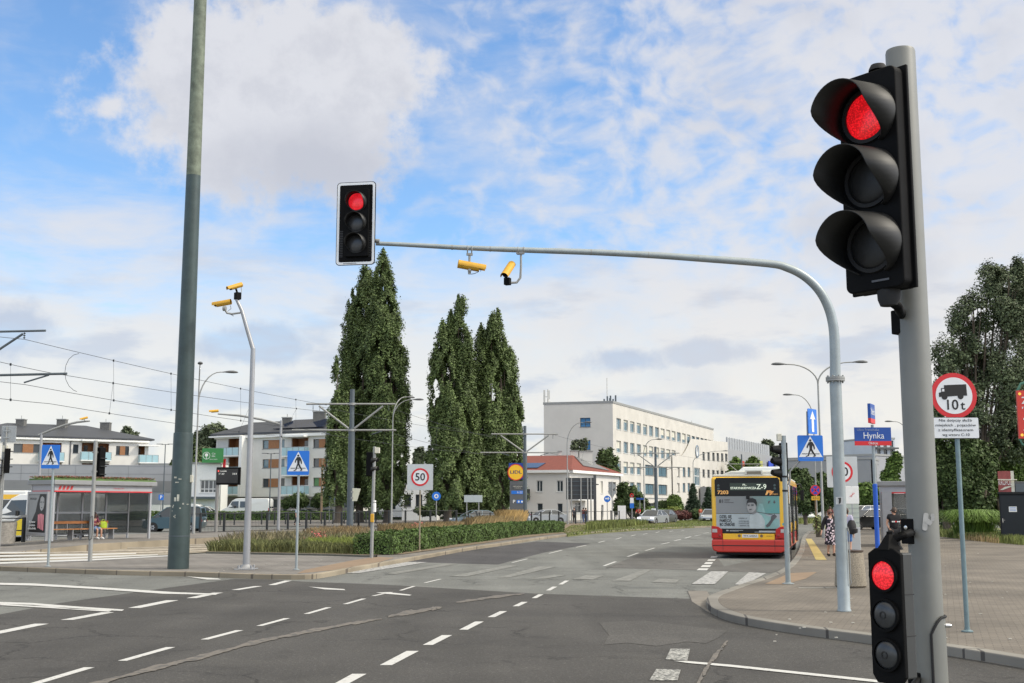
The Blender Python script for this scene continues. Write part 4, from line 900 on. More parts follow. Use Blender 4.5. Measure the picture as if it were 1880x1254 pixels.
# --- street lamps
def lamp_head(q, p, d, s=1.0):
    d = Vector(d).normalized(); n = 8; L_ = .75*s; side = Vector((-d.y,d.x,0)).normalized()
    prof = [(-.25,.03),(-.12,.06),(0,.10),(.2,.15),(.45,.16),(.65,.11),(.75,.02)]
    vs = []
    for u_, r_ in prof:
        for k in range(12):
            a = 2*PI*k/12; c, s2 = math.cos(a), math.sin(a); vs.append(p+d*u_*s+side*c*r_*s+Vector((0,0,1))*(s2*r_*s*(.75 if s2 > 0 else .35)))
    q.add(vs, [(i*12+k,i*12+(k+1)%12,(i+1)*12+(k+1)%12,(i+1)*12+k) for i in range(len(prof)-1) for k in range(12)], True)
M_lamp = mat('lamp_head_grey', (.10,.105,.11), .5, .2, .05, 4)
def street_lamp(label, px, D, ptop, heads, r=.085, m=M_galv, z=.1, group='curved street lamps', split=None):
    b = Vector((P(px,930,D).x, D, z)); t = thing('street_lamp', label, 'street lamp', b, 0, group)
    sp = Zat(split or ptop, D)-z
    q = MB(); q.lathe([(r*1.25,0),(r*1.2,1.2),(r*.95,1.25),(r*.6,sp),(.0005,sp+.01)], 16); q.build('pole_tube', m, t)
    for hx, hy, dd in heads:
        e = P(hx,hy,D)-b; e.y = dd; dx = e.x
        dirv = Vector((dx, dd, 0)).normalized() if abs(dx)+abs(dd) > .01 else Vector((0,-1,0))
        pts = []
        for k in range(9):
            a = k/8*PI/2; pts.append(Vector((e.x*(1-math.cos(a)), e.y*(1-math.cos(a)), sp+(e.z-sp)*math.sin(a))))
        pts.append(pts[-1]+dirv*.2)
        q = MB(); q.tube(pts, [r*.55]*6+[r*.42]*4, 10); q.build('arm', m, t)
        q = MB(); lamp_head(q, pts[-1]+dirv*.1, dirv, .9); q.build('lamp_head', M_lamp, t)
    return t
street_lamp('twin-armed curved street lamp just right of the huge green pole', 357, 66, 672, [(374,673,-.8),(403,682,.3)], .068, split=742)
street_lamp('curved street lamp in front of the widest poplar group', 719, 86, 735, [(754,734,0),(743,726,1.2)], .062, split=770)
street_lamp('curved street lamp before the blank end wall of the white office block', 1042, 112, 778, [(1068,776,-.2)], .07, split=815)
street_lamp('curved street lamp in front of the office block windows', 1183, 134, 808, [(1200,807,-.2)], .08, split=835)
street_lamp('far curved street lamp left of the bus roof', 1274, 165, 832, [(1324,828,0)], .08, split=850)
street_lamp('twin-armed curved street lamp behind the curved mast on the right', 1510, 64, 660, [(1448,669,0),(1561,665,0)], .075, m=M_galv, split=705)
street_lamp('single-armed curved street lamp left of the twin-armed lamp', 1499, 90, 722, [(1460,725,0)], .07, m=M_galv, split=770)
street_lamp('far lamp head showing left of the nearest thick pole', 1672, 110, 772, [(1643,774,0)], .08, split=800)
for px_, D, py, lb in ((299,157,816,'thin T-shaped car park lamp above the retail hall'), (495,150,833,'thin T-shaped car park lamp before the apartment block')):
    b = Vector((P(px_,930,D).x,D,0)); t = thing('car_park_lamp', lb, 'lamp post', b, 0, 'car park lamps'); h_ = Zat(py,D)
    q = MB(); q.lathe([(.09,0),(.06,h_)], 10); q.build('pole_tube', M_dkpole, t)
    q = MB(); q.cbox((-.75,0,h_+.05), .8,.3,.07); q.cbox((.75,0,h_+.05), .8,.3,.07); q.tube([(-.5,0,h_),(.5,0,h_)], .04, 6); q.build('lamp_arms', M_lamp, t)
b = Vector((P(590,930,140).x,140,0)); t = thing('wooden_lamp_post', 'slim brown utility post with a small lamp in front of the apartment block', 'lamp post', b)
q = MB(); q.lathe([(.14,0),(.10,Zat(842,140))], 10); q.build('post', mat('brown_post', (.26,.19,.12), .8, 0, .2, 5), t)
q = MB(); z = Zat(870,140); q.tube([(0,0,z-.4),(.3,0,z),(.7,0,z+.15)], .04, 6); lamp_head(q, Vector((.7,0,z+.15)), (1,0,0), .7); q.build('lamp_head', M_lamp, t)

# --- tram catenary poles and wires
def tram_pole(px0, D, pyt, ya, yb_, x0, x1, xb0, xb1, label, r=.2, m=M_dkpole, z=0, xl=None):
    b = Vector((P(px0,930,D).x, D, z)); t = thing('catenary_pole', label, 'tram pole', b, 0, 'tram line poles')
    zt, za, zc = [Zat(y,D)-z for y in (pyt,ya,yb_)]; X = lambda px_: P(px_,ya,D).x-b.x
    q = MB(); q.lathe([(r*1.15,0),(r*1.1,zc),(r*.8,zc+.02),(r*.78,zt),(.0005,zt+.01)], 20); q.build('pole_tube', m, t)
    q = MB(); q.tube([(X(x0),-.1,za),(X(x1),-.1,za)], .055, 8); q.tube([(X(xb0),-.1,zc),(X(xb1),-.1,zc)], .055, 8); q.build('cross_arm', M_galv, t)
    q = MB(); q.tube([(r,-.1,zc+.1),(X(x1)*.72,-.1,za-.12)], .06, 8); q.tube([(-r,-.1,zc+.1),(X(x0)*.72,-.1,za-.12)], .06, 8); q.build('brace', M_galv, t)
    q = MB(); [q.lathe([(r*1.2,-.07),(r*1.3,-.07),(r*1.3,.07),(r*1.2,.07)], 16, Tm(0,0,zz_)) for zz_ in (za,zc)]
    q.build('clamp', M_galv, t)
    for xx in (X(x0)*.85, X(x1)*.85):
        q = MB()
        for k in range(4): q.lathe([(.0005,.03),(.05,.0),(.0005,-.03)], 8, Tm(xx,-.1,za-.12-.08*k))
        q.build('insulator', M_dkpole, t); q = MB(); q.tube([(xx*.9,-.1,zc),(xx*.55,-.15,zc-.25)], .03, 6); q.build('steady_arm', M_dkpole, t)
    return t
tram_pole(643, 70, 715, 742, 790, 563, 726, 538, 728, 'thick dark grey tram-line pole in front of the widest poplar group', .175)
tram_pole(964, 100, 782, 797, 831, 902, 1024, 882, 1027, 'dark grey tram-line pole at the right edge of the poplars', .16)
tram_pole(1205, 132, 820, 832, 858, 1158, 1247, 1150, 1252, 'dark grey tram-line pole in front of the office block', .17)
tram_pole(1364, 165, 834, 852, 872, 1330, 1404, 1326, 1406, 'small far tram-line pole behind the bus roof', .12)
b = Vector((P(-75,930,41.5).x,41.5,0)); t = thing('catenary_pole', 'tram-line pole beyond the left edge whose two arms reach into the picture', 'tram pole', b, 0, 'tram line poles')
X = lambda x,y: P(x,y,41.5).x-b.x
za, zc = Zat(607,41.5), Zat(686,41.5)
q = MB(); q.lathe([(.2,0),(.15,za+.8)], 16); q.build('pole_tube', M_dkpole, t)
q = MB(); q.tube([(0,0,za-.06),(X(84,607),0,za)], .04, 8); q.tube([(0,0,zc-.08),(X(123,685),0,zc)], .045, 8); q.tube([(0.1,0,zc+.2),(X(42,612),0,za-.12)], .045, 8); q.tube([(X(90,688),0,zc-.05),(X(44,704),0,zc-.32)], .03, 8); q.build('cross_arm', M_dkpole, t)
q = MB(); [q.lathe([(.0005,.04),(.05,.0),(.0005,-.04)], 8, Tm(X(45,612),0,za-.1-.08*k)) for k in range(3)]; q.build('insulator', M_dkpole, t)
M_wire = mat('overhead_wire', (.045,.05,.055), .6, .3, 0)
def wire(pts, r=.014, name='overhead_wire'): 
    out = []
    for i in range(len(pts)-1):
        a, c = P(*pts[i]), P(*pts[i+1]); n = 10; sag = (c-a).length*.004
        out += [a.lerp(c, k/n)-Vector((0,0,4*sag*(k/n)*(1-k/n))) for k in range(n)]
    out.append(P(*pts[-1])); q = MB(); q.tube(out, r, 5); return q, out
def wire_thing(label, up, lo, drops, r=.010, link=None):
    t = thing('overhead_line', label, 'tram wire', (0,0,0), 0, 'tram overhead lines')
    q, a = wire(up, r); q.build('carrier_wire', M_wire, t); q, c = wire(lo, r); q.build('contact_wire', M_wire, t)
    for f_ in drops:
        q = MB()
        i = f_*(len(a)-1); k = min(int(i),len(a)-2); p = a[k].lerp(a[k+1], i-k)
        best = min(range(len(c)-1), key=lambda j: abs((c[j].y+c[j+1].y)/2-p.y)); cc = c[best]; dd = c[best+1]-cc
        w_ = (p.y-cc.y)/dd.y if abs(dd.y) > 1e-4 else 0
        qq = cc+dd*w_; q.tube([p, qq], r*.55, 4); q.cbox(p, .05,.05,.09); q.cbox(qq, .05,.05,.09); q.build('dropper', M_wire, t)
    return t, a, c
t, a, c = wire_thing('higher pair of tram wires from the far left arms to the pole before the poplars', [(-60,612,40),(45,623,41.5),(600,744,70)], [(-60,693,40),(45,706,41.5),(600,793,70)], (.60,.68,.80,.92))
q = MB(); pts = [P(145,649,46.2)]; 
for k in range(1,8):
    a_ = k/8*PI; pts.append(P(145-26*math.sin(a_)*1.0, 649+70*(1-math.cos(a_))/2, 46.2))
pts.append(P(141,719,46.2)); q.tube(pts, .010, 5); q.build('jumper_cable', M_wire, t)
wire_thing('lower pair of tram wires running behind the huge green pole', [(-60,650,38),(90,684,43),(590,755,70)], [(-60,724,38),(90,741,43),(560,806,70)], (.25,.58,.7,.82,.93))
wire_thing('tram wires between the two tram-line poles flanking the right-hand poplars', [(725,752,70),(905,803,100)], [(725,797,70),(900,836,100)], (.35,.7))
wire_thing('left-hand tram wires behind the poplars', [(590,747,70),(905,800,100)], [(590,796,70),(890,834,100)], (.3,.6))
wire_thing('tram wires crossing in front of the office block', [(1015,798,100),(1180,835,132)], [(1010,832,100),(1170,861,132)], (.3,.6))
wire_thing('far tram wires between the last two tram-line poles', [(1235,834,132),(1385,854,165)], [(1230,861,132),(1380,874,165)], (.5,))

# --- guard railings
def railing(label, pts, hgt, m=M_rail, mesh_=True, group='guard railings', pr=.045, rails=(1.0,.12), step=1.6):
    """pts: world points on the ground along the railing, posts given explicitly"""
    t = thing('guard_railing', label, 'railing', pts[0], 0, group); o = pts[0]
    for p in pts:
        q = MB(); q.lathe([(pr,0),(pr,hgt*1.0),(pr*.6,hgt+.03),(.0005,hgt+.03)], 8, Tm(*(p-o))); q.build('post', m, t)
    q = MB()
    for f_ in rails: q.tube([p-o+Vector((0,0,hgt*f_-.03)) for p in pts], .028, 6)
    if mesh_:
        for i in range(len(pts)-1):
            a, c = pts[i]-o, pts[i+1]-o; n = max(3, int((c-a).length/.13))
            for k in range(1,n): p = a.lerp(c,k/n); q.tube([p+Vector((0,0,hgt*.12)), p+Vector((0,0,hgt*.96))], .006, 4, cap=False)
    q.build('rails', m, t); return t
Gs = lambda L_, z: [G(x,y,z) for x,y in L_]
railing('dark guard railing with slender bars running behind the tall silver camera pole', Gs([(330,982),(367,981),(411,979.5),(452,978),(490,977),(528,975.5),(562,974.5),(596,973.5),(627,973),(658,972)], .2), 1.22, pr=.075)
railing('dark guard railing behind the dry grasses and 50 sign', Gs([(658,972),(678,971),(714,970),(744,969),(790,968),(838,967)], .2), 1.3, pr=.075)
railing('far thin railing in front of the low hedge and parked cars', Gs([(376,964),(404,964),(430,964),(480,963),(504,963),(524,962.5),(570,962),(590,962),(611,962),(632,961.5),(651,961),(672,961),(690,960)], .06), 1.2, pr=.07, mesh_=False, rails=(.98,))
railing('dark guard railing in front of the two silver cars and the white house', [P(x,y,D_) for x,y,D_ in [(838,967,104),(860,966.5,105),(880,966,106),(900,966,107),(922,965.5,108),(945,965,109),(976,964,110),(993,963.5,111),(1009,963,112),(1026,962.5,113),(1042,962,114),(1057,961.5,115),(1075,961,117),(1092,960,119),(1105,960,121),(1122,959,123),(1137,959,126)]], 1.2, pr=.07, mesh_=False, rails=(.98,.1))
railing('grey railing beside the cyclist in red and the taxi', Gs([(1128,958.5),(1138,958),(1150,957.5),(1162,957),(1176,956.5)], .0), 1.15, pr=.05, mesh_=True)
t = railing('short black railing beside the white van at the far left', [P(x,1000,D_) for x,D_ in [(-30,54),(42,54)]], 1.1, pr=.10, mesh_=False, rails=(1.0,.5))
t.location.z = .2; 
# --- bus shelters
def shelter(label, base, rz, Lx, Dy, H, green=True, bench=True, poster_end=True):
    """front faces local -Y, length along +X from 0"""
    t = thing('bus_shelter', label, 'bus shelter', base, rz)
    ms = M_silver
    q = MB(); q.box(-.15,Lx+.2,-.35,Dy+.15,H-.20,H); q.build('roof', mat('shelter_roof_grey', (.25,.255,.26), .5, .1, .08, 3), t, bevel=.02)
    q = MB(); q.box(-.02,Lx+.02,-.20,-.17,H-.46,H-.205); q.box(-.02,.01,-.17,Dy-.02,H-.46,H-.205); q.build('sign_fascia', mat('fascia_pale', (.36,.36,.375), .4, 0, .05, 4), t)
    q = MB(); q.box(-.03,Lx+.03,-.21,-.165,H-.515,H-.463); q.box(-.035,.0,-.165,Dy,H-.515,H-.463); q.build('red_stripe', M_sred, t)
    if green:
        q = MB(); q.box(-.10,Lx+.15,-.30,Dy+.1,H+.003,H+.07); q.build('planted_tray', mat('tray_green', (.10,.17,.05), .8, 0, .2, 4), t)
        pts = np.column_stack([RNG.uniform(-.1,Lx+.15,9000), RNG.uniform(-.3,Dy+.1,9000), H+.07+RNG.uniform(0,.10,9000)])
        leafmesh('sedum', pts[:5200], np.tile([0,0,1.],(5200,1)), .035, mat('sedum_green', (.09,.13,.04), .8, 0, .2, 3, island=.4), t, jitter=.8)
        leafmesh('sedum_flowers', pts[5200:]+[0,0,.03], np.tile([0,0,1.],(3800,1)), .03, mat('sedum_red', (.26,.09,.07), .8, 0, .2, 3, island=.4), t, jitter=.8)
    n = 4
    for k in range(n+1):
        x = Lx*k/n
        q = MB(); q.box(x-.04,x+.04,Dy-.08,Dy,0,H-.2); q.build('post', ms, t)
    for x in (0.0+(.9 if 0 else 0), Lx):
        q = MB(); q.box(x-.05,x+.05,-.17,-.07,0,H-.46); q.build('post', mat('post_pale', (.42,.43,.45), .35, .4, .05, 5), t)
    Mg = mat('shelter_glass', (.10,.12,.12), .04, 0, 0, alpha=.66, spec=.6)
    q = MB()
    for k in range(n): q.box(Lx*k/n+.045, Lx*(k+1)/n-.045, Dy-.05,Dy-.04, .25, H-.5)
    q.box(Lx-.01,Lx,.0,Dy-.1,.25,H-.5); q.build('glass_wall', Mg, t)
    q = MB(); q.box(.045,Lx-.045,Dy-.065,Dy-.02,1.18,1.26)
    q.box(.045,Lx-.045,Dy-.065,Dy-.02,.2,.26); q.build('glazing_bar', ms, t)
    q = MB()
    for k in range(int(Lx/.09)): q.box(.05+k*.09,.06+k*.09,Dy-.07,Dy-.068,.27,1.17)
    for k in range(10): q.box(.05,Lx-.05,Dy-.073,Dy-.071,.3+k*.09,.31+k*.09)
    q.build('safety_grid', M_blkm, t)
    if bench:
        Mo = mat('bench_wood_orange', (.42,.17,.05), .55, 0, .2, 5)
        q = MB(); q.box(.5,Lx*.80,Dy-.62,Dy-.25,.46,.50); q.build('bench_seat', Mo, t); q = MB(); q.box(.2,Lx*.76,Dy-.20,Dy-.16,.72,.84); q.build('bench_back', Mo, t)
        for k in range(4):
            x = .7+k*(Lx*.8-.9)/3; q = MB(); q.box(x-.02,x+.02,Dy-.6,Dy-.25,0,.46); q.box(x-.02,x+.02,Dy-.16,Dy-.1,.4,.84); q.build('bench_leg', ms, t)
    if poster_end:
        q = MB(); w_ = Dy+.1
        q.box(-.10,.12,-.07,Dy,.16,.22); q.box(-.10,.12,-.07,.0,.22,H-.56); q.box(-.10,.12,Dy-.07,Dy,.22,H-.56); q.box(-.10,.12,-.07,Dy,H-.62,H-.56); q.box(-.10,.12,-.07,Dy,.22,.34); q.build('poster_frame', ms, t, bevel=.01)
        q = MB(); q.box(-.06,.08,.0,Dy-.07,.34,H-.62); q.build('poster_back', mat('poster_grey', (.22,.23,.235), .3, 0, .1, 2), t)
    return t
sb = Vector((-20.25,52.0,.30)); RS = R(57)
Rz = R(9); H_ = 2.66
sh = shelter('long glazed bus shelter with a plant-covered roof and a poster at its left end', (sb.x,sb.y,.30), RS, 5.3, 1.45, H_, poster_end=False)
# shelter end advertising case, turned toward the camera
t = thing('advertising_case', 'grey-framed poster case with a dark-haired portrait at the left end of the shelter', 'poster case', (sb.x-.10,sb.y-.12,.30), R(-33))
w_ = 1.28; x1_ = -.04; x0_ = x1_-w_
q = MB(); q.box(x0_-.08,x0_,-.08,.08,0,H_-.5); q.box(x1_,x1_+.08,-.08,.08,0,H_-.5); q.box(x0_,x1_,-.08,.08,H_-.62,H_-.5); q.box(x0_,x1_,-.08,.08,.22,.36); q.build('case_frame', M_silver, t, bevel=.012)
q = MB(); q.box(x0_,x1_,-.05,.05,.36,H_-.62); q.build('poster_backing', mat('poster_grey', (.24,.25,.255), .3, 0, .1, 2), t)
zf_ = lambda v_: .36+v_*(H_-.98); xf_ = lambda u_: x0_+u_*w_
q = MB(); q.prism([(xf_(a),zf_(c_)) for a,c_ in [(.62,1),(.5,.8),(.42,.55),(.22,.3),(.08,.02),(1,0),(1,1)]], -.054,-.052); q.build('dark_hair_print', mat('print_black', (.015,.015,.017), .35, 0, .1, 4), t)
q = MB(); q.prism([(xf_(a),zf_(c_)) for a,c_ in [(.66,.90),(.74,.95),(.86,.90),(.88,.74),(.84,.62),(.74,.56),(.66,.62),(.62,.74)]], -.058,-.056); q.build('face_print', mat('print_pale_grey', (.33,.33,.33), .4, 0, .3, 3), t)
q = MB(); [q.prism([(xf_(a),zf_(c_)) for a,c_ in L_], -.060,-.0585) for L_ in ([(.66,.80),(.73,.81),(.73,.785),(.66,.78)],[(.79,.81),(.85,.80),(.85,.78),(.79,.785)],[(.70,.655),(.78,.66),(.76,.64),(.71,.64)])]; q.build('features_print', mat('print_black', (.02,.02,.02), .5), t)
q = MB()
for k in range(4): q.prism([(xf_(.56+.085*k),zf_(.50-.02*abs(k-1.5))),(xf_(.635+.085*k),zf_(.50-.02*abs(k-1.5))),(xf_(.64+.085*k),zf_(.12-.02*k)),(xf_(.575+.085*k),zf_(.12-.02*k))], -.061,-.059)
q.build('pink_glove_print', mat('print_pink', (.62,.22,.25), .4, 0, .12, 6), t)
for k, s_ in enumerate(('X-low', 'jeden', 'składnik')): lettering(s_, .14, xf_(.26), zf_(.28-.085*k), -.062, M_white, t, width=w_*(.36,.34,.46)[k], bold=.01)
lettering('BIOAZJA', .12, xf_(.26), zf_(.88), -.056, mat('print_dark', (.05,.05,.05), .5, 0, 0), t, width=w_*.36)
# shelter lettering
Ml = mat('red_lettering', (.5,.03,.03), .5, 0, 0)
q = MB(); [q.prism([(.15+.2*k,H_-.42),(.27+.2*k,H_-.42),(.34+.2*k,H_-.24),(.22+.2*k,H_-.24)], -.205,-.202) for k in range(4)]; q.build('red_logo', Ml, sh)
lettering('Hynka 01', .10, 3.4, H_-.34, -.203, Ml, sh, width=.55)
# second shelter, right side, mostly behind the nearest pole
sb2 = P(1682,994,50); t2 = shelter('grey glazed bus shelter partly hidden by the nearest thick pole on the right', (sb2.x,50,.12), R(72), 3.6, 1.4, 2.75, green=False, bench=False, poster_end=False)
q = MB(); q.box(-.55,-.05,.9,1.3,0,2.3); q.build('end_panel', M_silver, t2)
q = MB(); q.prism([(.55,1.3),(1.25,1.3),(1.25,2.0),(.55,2.0)], 1.2,1.22); q.build('notice', mat('notice_paper', (.5,.48,.45), .6, 0, .2, 8), t2)
# third structure on the right: dark kiosk, its sign, and the red pylon
D = 58; x0_, x1_ = P(1836,950,D).x, P(1836,950,D).x+3.4
z0_, z1_ = .12, Zat(907,D)
t = thing('kiosk', 'black metal kiosk with a grey-handled door at the right edge', 'kiosk', (x0_,D,.12), R(-24))
q = MB(); q.box(0,3.4,0,2.6,.08,z1_-.12); q.build('walls', mat('kiosk_black', (.010,.012,.015), .8, 0, .15, 3), t, bevel=.02)
q = MB(); q.box(-.05,3.45,-.06,2.65,z1_-.118,z1_-.02); q.build('roof', M_blkm, t)
q = MB(); q.box(-.25,.9,-.5,.3,-.02,.10); q.build('step', M_conc, t)
q = MB(); q.box(.06,1.22,-.02,-.003,.14,z1_-.2); dr = q.build('door', mat('kiosk_door', (.013,.017,.022), .7, 0, .1, 2), t, bevel=.006)
q = MB(); q.cbox((.12,-.035,1.0), .035,.02,.2); q.tube([(.12,-.05,1.02),(.12,-.08,1.02),(.23,-.08,1.02)], .01, 6); q.build('handle', M_chrome, dr)
q = MB(); q.box(.42,.78,-.028,-.022,1.42,1.68); q.build('notice', M_white, t); q = MB(); [q.box(.46,.74,-.031,-.029,z_,z_+.018) for z_ in (1.62,1.55,1.49)]; q.build('notice_print', M_sblue, t)
t = thing('kiosk_sign', 'faded red and white painted panel standing on the black kiosk roof', 'sign', (P(1837,907,D).x,D+.2,z1_+.02), R(-20))
w_ = 27*D/F; h_ = 41*D/F
q = MB(); q.box(0,w_*.80,0,.06,0,h_); q.build('red_panel', mat('faded_red', (.30,.075,.07), .7, 0, .25, 4), t)
q = MB(); q.box(w_*.802,w_,-.003,.06,0,h_); q.build('white_panel', M_offw, t)
lettering('KROPOL', h_*.34, w_*.42, h_*.48, -.005, M_white, t, width=w_*.82)
q = MB(); q.tube([(-.02,-.05,h_*.62),(w_*1.15,-.3,h_*.60)], .03, 6); q.prism([(.05,.16*h_),(.3*w_,.17*h_),(w_*.95,.34*h_),(w_,.37*h_),(w_*.4,.30*h_)], -.03,-.02); q.build('flag_pole', M_offw, t)
t = thing('roof_cabinet', 'small grey cabinet standing on the black kiosk roof right of the painted panel', 'cabinet', (P(1866,907,D).x,D+.3,z1_))
q = MB(); q.box(0,1.1,0,.5,0.003,.62); q.build('cabinet_case', mat('cabinet_grey', (.07,.075,.08), .6, 0, .15, 5), t, bevel=.02)
q = MB(); q.box(.1,1.0,-.02,-.003,.1,.5); q.build('cabinet_door', M_dkpole, t)
D = 24; t = thing('price_pylon', 'bright red board with white lettering and yellow dots at the right edge', 'sign', (P(1869,760,D).x,D,.12), R(-8))
z0_, z1_ = Zat(805,D)-.12, Zat(717,D)-.12
q = MB(); q.box(0,.95,0,.08,z0_,z1_); q.build('red_board', mat('board_red', (.62,.05,.035), .5, 0, .06, 3), t)
q = MB(); q.tube([(.03,.04,z1_),(.1,.04,z1_+.14),(.5,.04,z1_+.26),(.8,.04,z1_+.28)], .03, 8); q.tube([(.02,.04,z1_+.02),(.02,.04,z0_-.02),(.06,.04,z0_-.12),(.2,.04,z0_-.16),(.9,.04,z0_-.16)], .022, 8); q.lathe([(.05,0),(.05,z0_)], 12, Tm(.55,.04,0)); q.build('frame', mat('frame_green', (.05,.16,.11), .5, 0, .1, 4), t)
q = MB(); [discy(q,.030,-.006,-.001,.055,z_,14) for z_ in (z1_-.07,z0_+.07)]; q.build('yellow_dot', mat('dot_yellow', (.8,.5,.05), .4, 0, 0, emit=(1,.6,.1), estr=.4), t)
zc_ = (z0_+z1_)/2
lettering('ZA', .20, .22, zc_+.28, -.004, M_white, t, width=.28, bold=.02); lettering('na', .09, .16, zc_+.14, -.004, M_white, t, width=.16); lettering('4', .34, .20, zc_-.08, -.004, M_white, t, width=.20, bold=.02); lettering('na', .09, .16, zc_-.32, -.004, M_white, t, width=.14)
# ================================================================== BUILDINGS
M_gl_b = mat('window_glass_blue', (.09,.17,.22), .12, 0, 0, spec=.9)
M_gl_d = mat('window_glass_dark', (.045,.055,.065), .08, 0, 0, spec=.8)
M_frame = mat('window_frame_white', (.62,.63,.62), .5, 0, 0)
M_frd = mat('window_frame_dark', (.07,.075,.08), .5, 0, 0)
M_wood = mat('brown_cladding', (.30,.135,.055), .6, 0, .18, 5)
M_roofd = mat('dark_roof', (.055,.060,.070), .55, .1, .12, 1)
M_chim = mat('grey_brick_chimney', (.13,.13,.125), .85, 0, .2, 3)
M_balc = mat('balcony_glass', (.34,.52,.58), .15, 0, .05, 2, spec=.7)
M_pv = mat('solar_panel', (.012,.02,.045), .12, .2, 0)
class Fac:
    def __init__(s, A, B, t, depth=.22):
        s.A = Vector((A[0],A[1],0)); s.B = Vector((B[0],B[1],0)); s.t = t; s.o = t.location.copy(); s.d = depth
        s.u = (s.B-s.A).normalized(); s.n = Vector((s.u.y,-s.u.x,0))   # outward: right-hand side of A->B
        s.L = (s.B-s.A).length; s.ops = []
    def uz(s, px, py):
        d = Vector(ray(px,py)); c = Vector((0,0,CH)); t = (s.A-c).dot(s.n)/d.dot(s.n); p = c+d*t
        return (p-s.A).dot(s.u), p.z
    def X(s, u, z, out=0): return s.A+s.u*u+s.n*out+Vector((0,0,z))-s.o
    def rect(s, x0, y0, x1, y1):
        ym, xm = (y0+y1)/2, (x0+x1)/2
        u0, u1 = s.uz(x0,ym)[0], s.uz(x1,ym)[0]; z1, z0 = s.uz(xm,y0)[1], s.uz(xm,y1)[1]
        return (min(u0,u1), max(u0,u1), z0, z1)
    def wall(s, z0, z1, m, name='wall', ops=None, u0=0, u1=None):
        ops = s.ops if ops is None else ops; u1 = u1 or s.L
        us = sorted({u0,u1}|{round(v,4) for o in ops for v in o[:2] if u0 < v < u1}); zs = sorted({z0,z1}|{round(v,4) for o in ops for v in o[2:4] if z0 < v < z1})
        q = MB()
        for i in range(len(us)-1):
            for j in range(len(zs)-1):
                uc, zc = (us[i]+us[i+1])/2, (zs[j]+zs[j+1])/2
                if any(o[0] < uc < o[1] and o[2] < zc < o[3] for o in ops): continue
                q.add([s.X(us[i],zs[j]),s.X(us[i+1],zs[j]),s.X(us[i+1],zs[j+1]),s.X(us[i],zs[j+1])], [(0,1,2,3)])
        for o in ops:
            a,b_,c,e = o[:4]; d = -s.d
            for (p,q_) in (((a,c),(b_,c)),((b_,c),(b_,e)),((b_,e),(a,e)),((a,e),(a,c))):
                q.add([s.X(*p),s.X(*q_),s.X(*q_,d),s.X(*p,d)], [(0,1,2,3)])
        return q.build(name, m, s.t)
    def fbox(s, q, u0, u1, z0, z1, o0, o1):
        vs = [s.X(u,z,o) for z in (z0,z1) for o in (o0,o1) for u in (u0,u1)]
        return q.add(vs, [(0,1,3,2),(4,5,7,6),(0,1,5,4),(2,3,7,6),(0,2,6,4),(1,3,7,5)])
    def window(s, r, glass=M_gl_d, frame=M_frame, mull=(.5,), hb=(), fw=.07, brown=None, blind=None, dep=None):
        a,b_,c,e = r; s.ops.append(r); d = -(dep or s.d)
        q = MB(); s.fbox(q,a,b_,c,c+fw,d,d+.05); s.fbox(q,a,b_,e-fw,e,d,d+.05); s.fbox(q,a,a+fw,c+fw,e-fw,d,d+.05); s.fbox(q,b_-fw,b_,c+fw,e-fw,d,d+.05)
        for m_ in mull: u = a+(b_-a)*m_; s.fbox(q,u-fw*.5,u+fw*.5,c+fw,e-fw,d,d+.045)
        for m_ in hb: z = c+(e-c)*m_; s.fbox(q,a+fw,b_-fw,z-fw*.5,z+fw*.5,d,d+.04)
        w_ = q.build('window', frame, s.t)
        q = MB(); q.add([s.X(a,c,d+.01),s.X(b_,c,d+.01),s.X(b_,e,d+.01),s.X(a,e,d+.01)], [(0,1,2,3)]); q.build('pane', glass, w_)
        if brown:
            q = MB(); s.fbox(q, a+(b_-a)*brown[0], a+(b_-a)*brown[1], c+.01, e-.01, d+.06, -.02); q.build('wood_infill', M_wood, w_)
        if blind is not None:
            q = MB(); s.fbox(q, a+.1, b_-.1, c+(e-c)*blind, e-fw, d+.012, d+.02); q.build('blind', M_offw, w_)
        q = MB(); s.fbox(q, a-.08, b_+.08, c-.07, c-.003, -.02, .07); q.build('sill', M_frame if frame == M_frame else M_galv, w_)
        return w_
    def part(s, name, u0, u1, z0, z1, o0, o1, m, bevel=0):
        q = MB(); s.fbox(q,u0,u1,z0,z1,o0,o1); return q.build(name, m, s.t, bevel=bevel)
    def balcony(s, r, glassr, dep=1.6, door=.5):
        """recessed loggia r with a glass railing glassr in front"""
        a,b_,c,e = r; s.ops.append(r)
        q = MB(); q.add([s.X(a,c,-dep),s.X(b_,c,-dep),s.X(b_,e,-dep),s.X(a,e,-dep)], [(0,1,2,3)])
        for p, w_ in (((a,c),(b_,c)),((b_,c),(b_,e)),((b_,e),(a,e)),((a,e),(a,c))): q.add([s.X(*p,-s.d),s.X(*w_,-s.d),s.X(*w_,-dep),s.X(*p,-dep)], [(0,1,2,3)])
        lg = q.build('loggia', M_wood, s.t)
        q = MB(); u = a+(b_-a)*door; s.fbox(q, u-(b_-a)*.16, u+(b_-a)*.16, c+.02, e-.35, -dep+.02, -dep+.06); q.build('balcony_door', M_gl_d, lg)
        g0,g1,h0,h1 = glassr
        q = MB(); s.fbox(q, g0, g1, h0, h1, .95, .99); s.fbox(q, g0, g0+.04, h0, h1, 0.01, .949); s.fbox(q, g1-.04, g1, h0, h1, 0.01, .949); gl = q.build('balcony_glass', M_balc, lg)
        q = MB(); s.fbox(q, g0-.05, g1+.05, h0-.2, h0-.02, .01, 1.05); q.build('balcony_slab', M_white, lg)
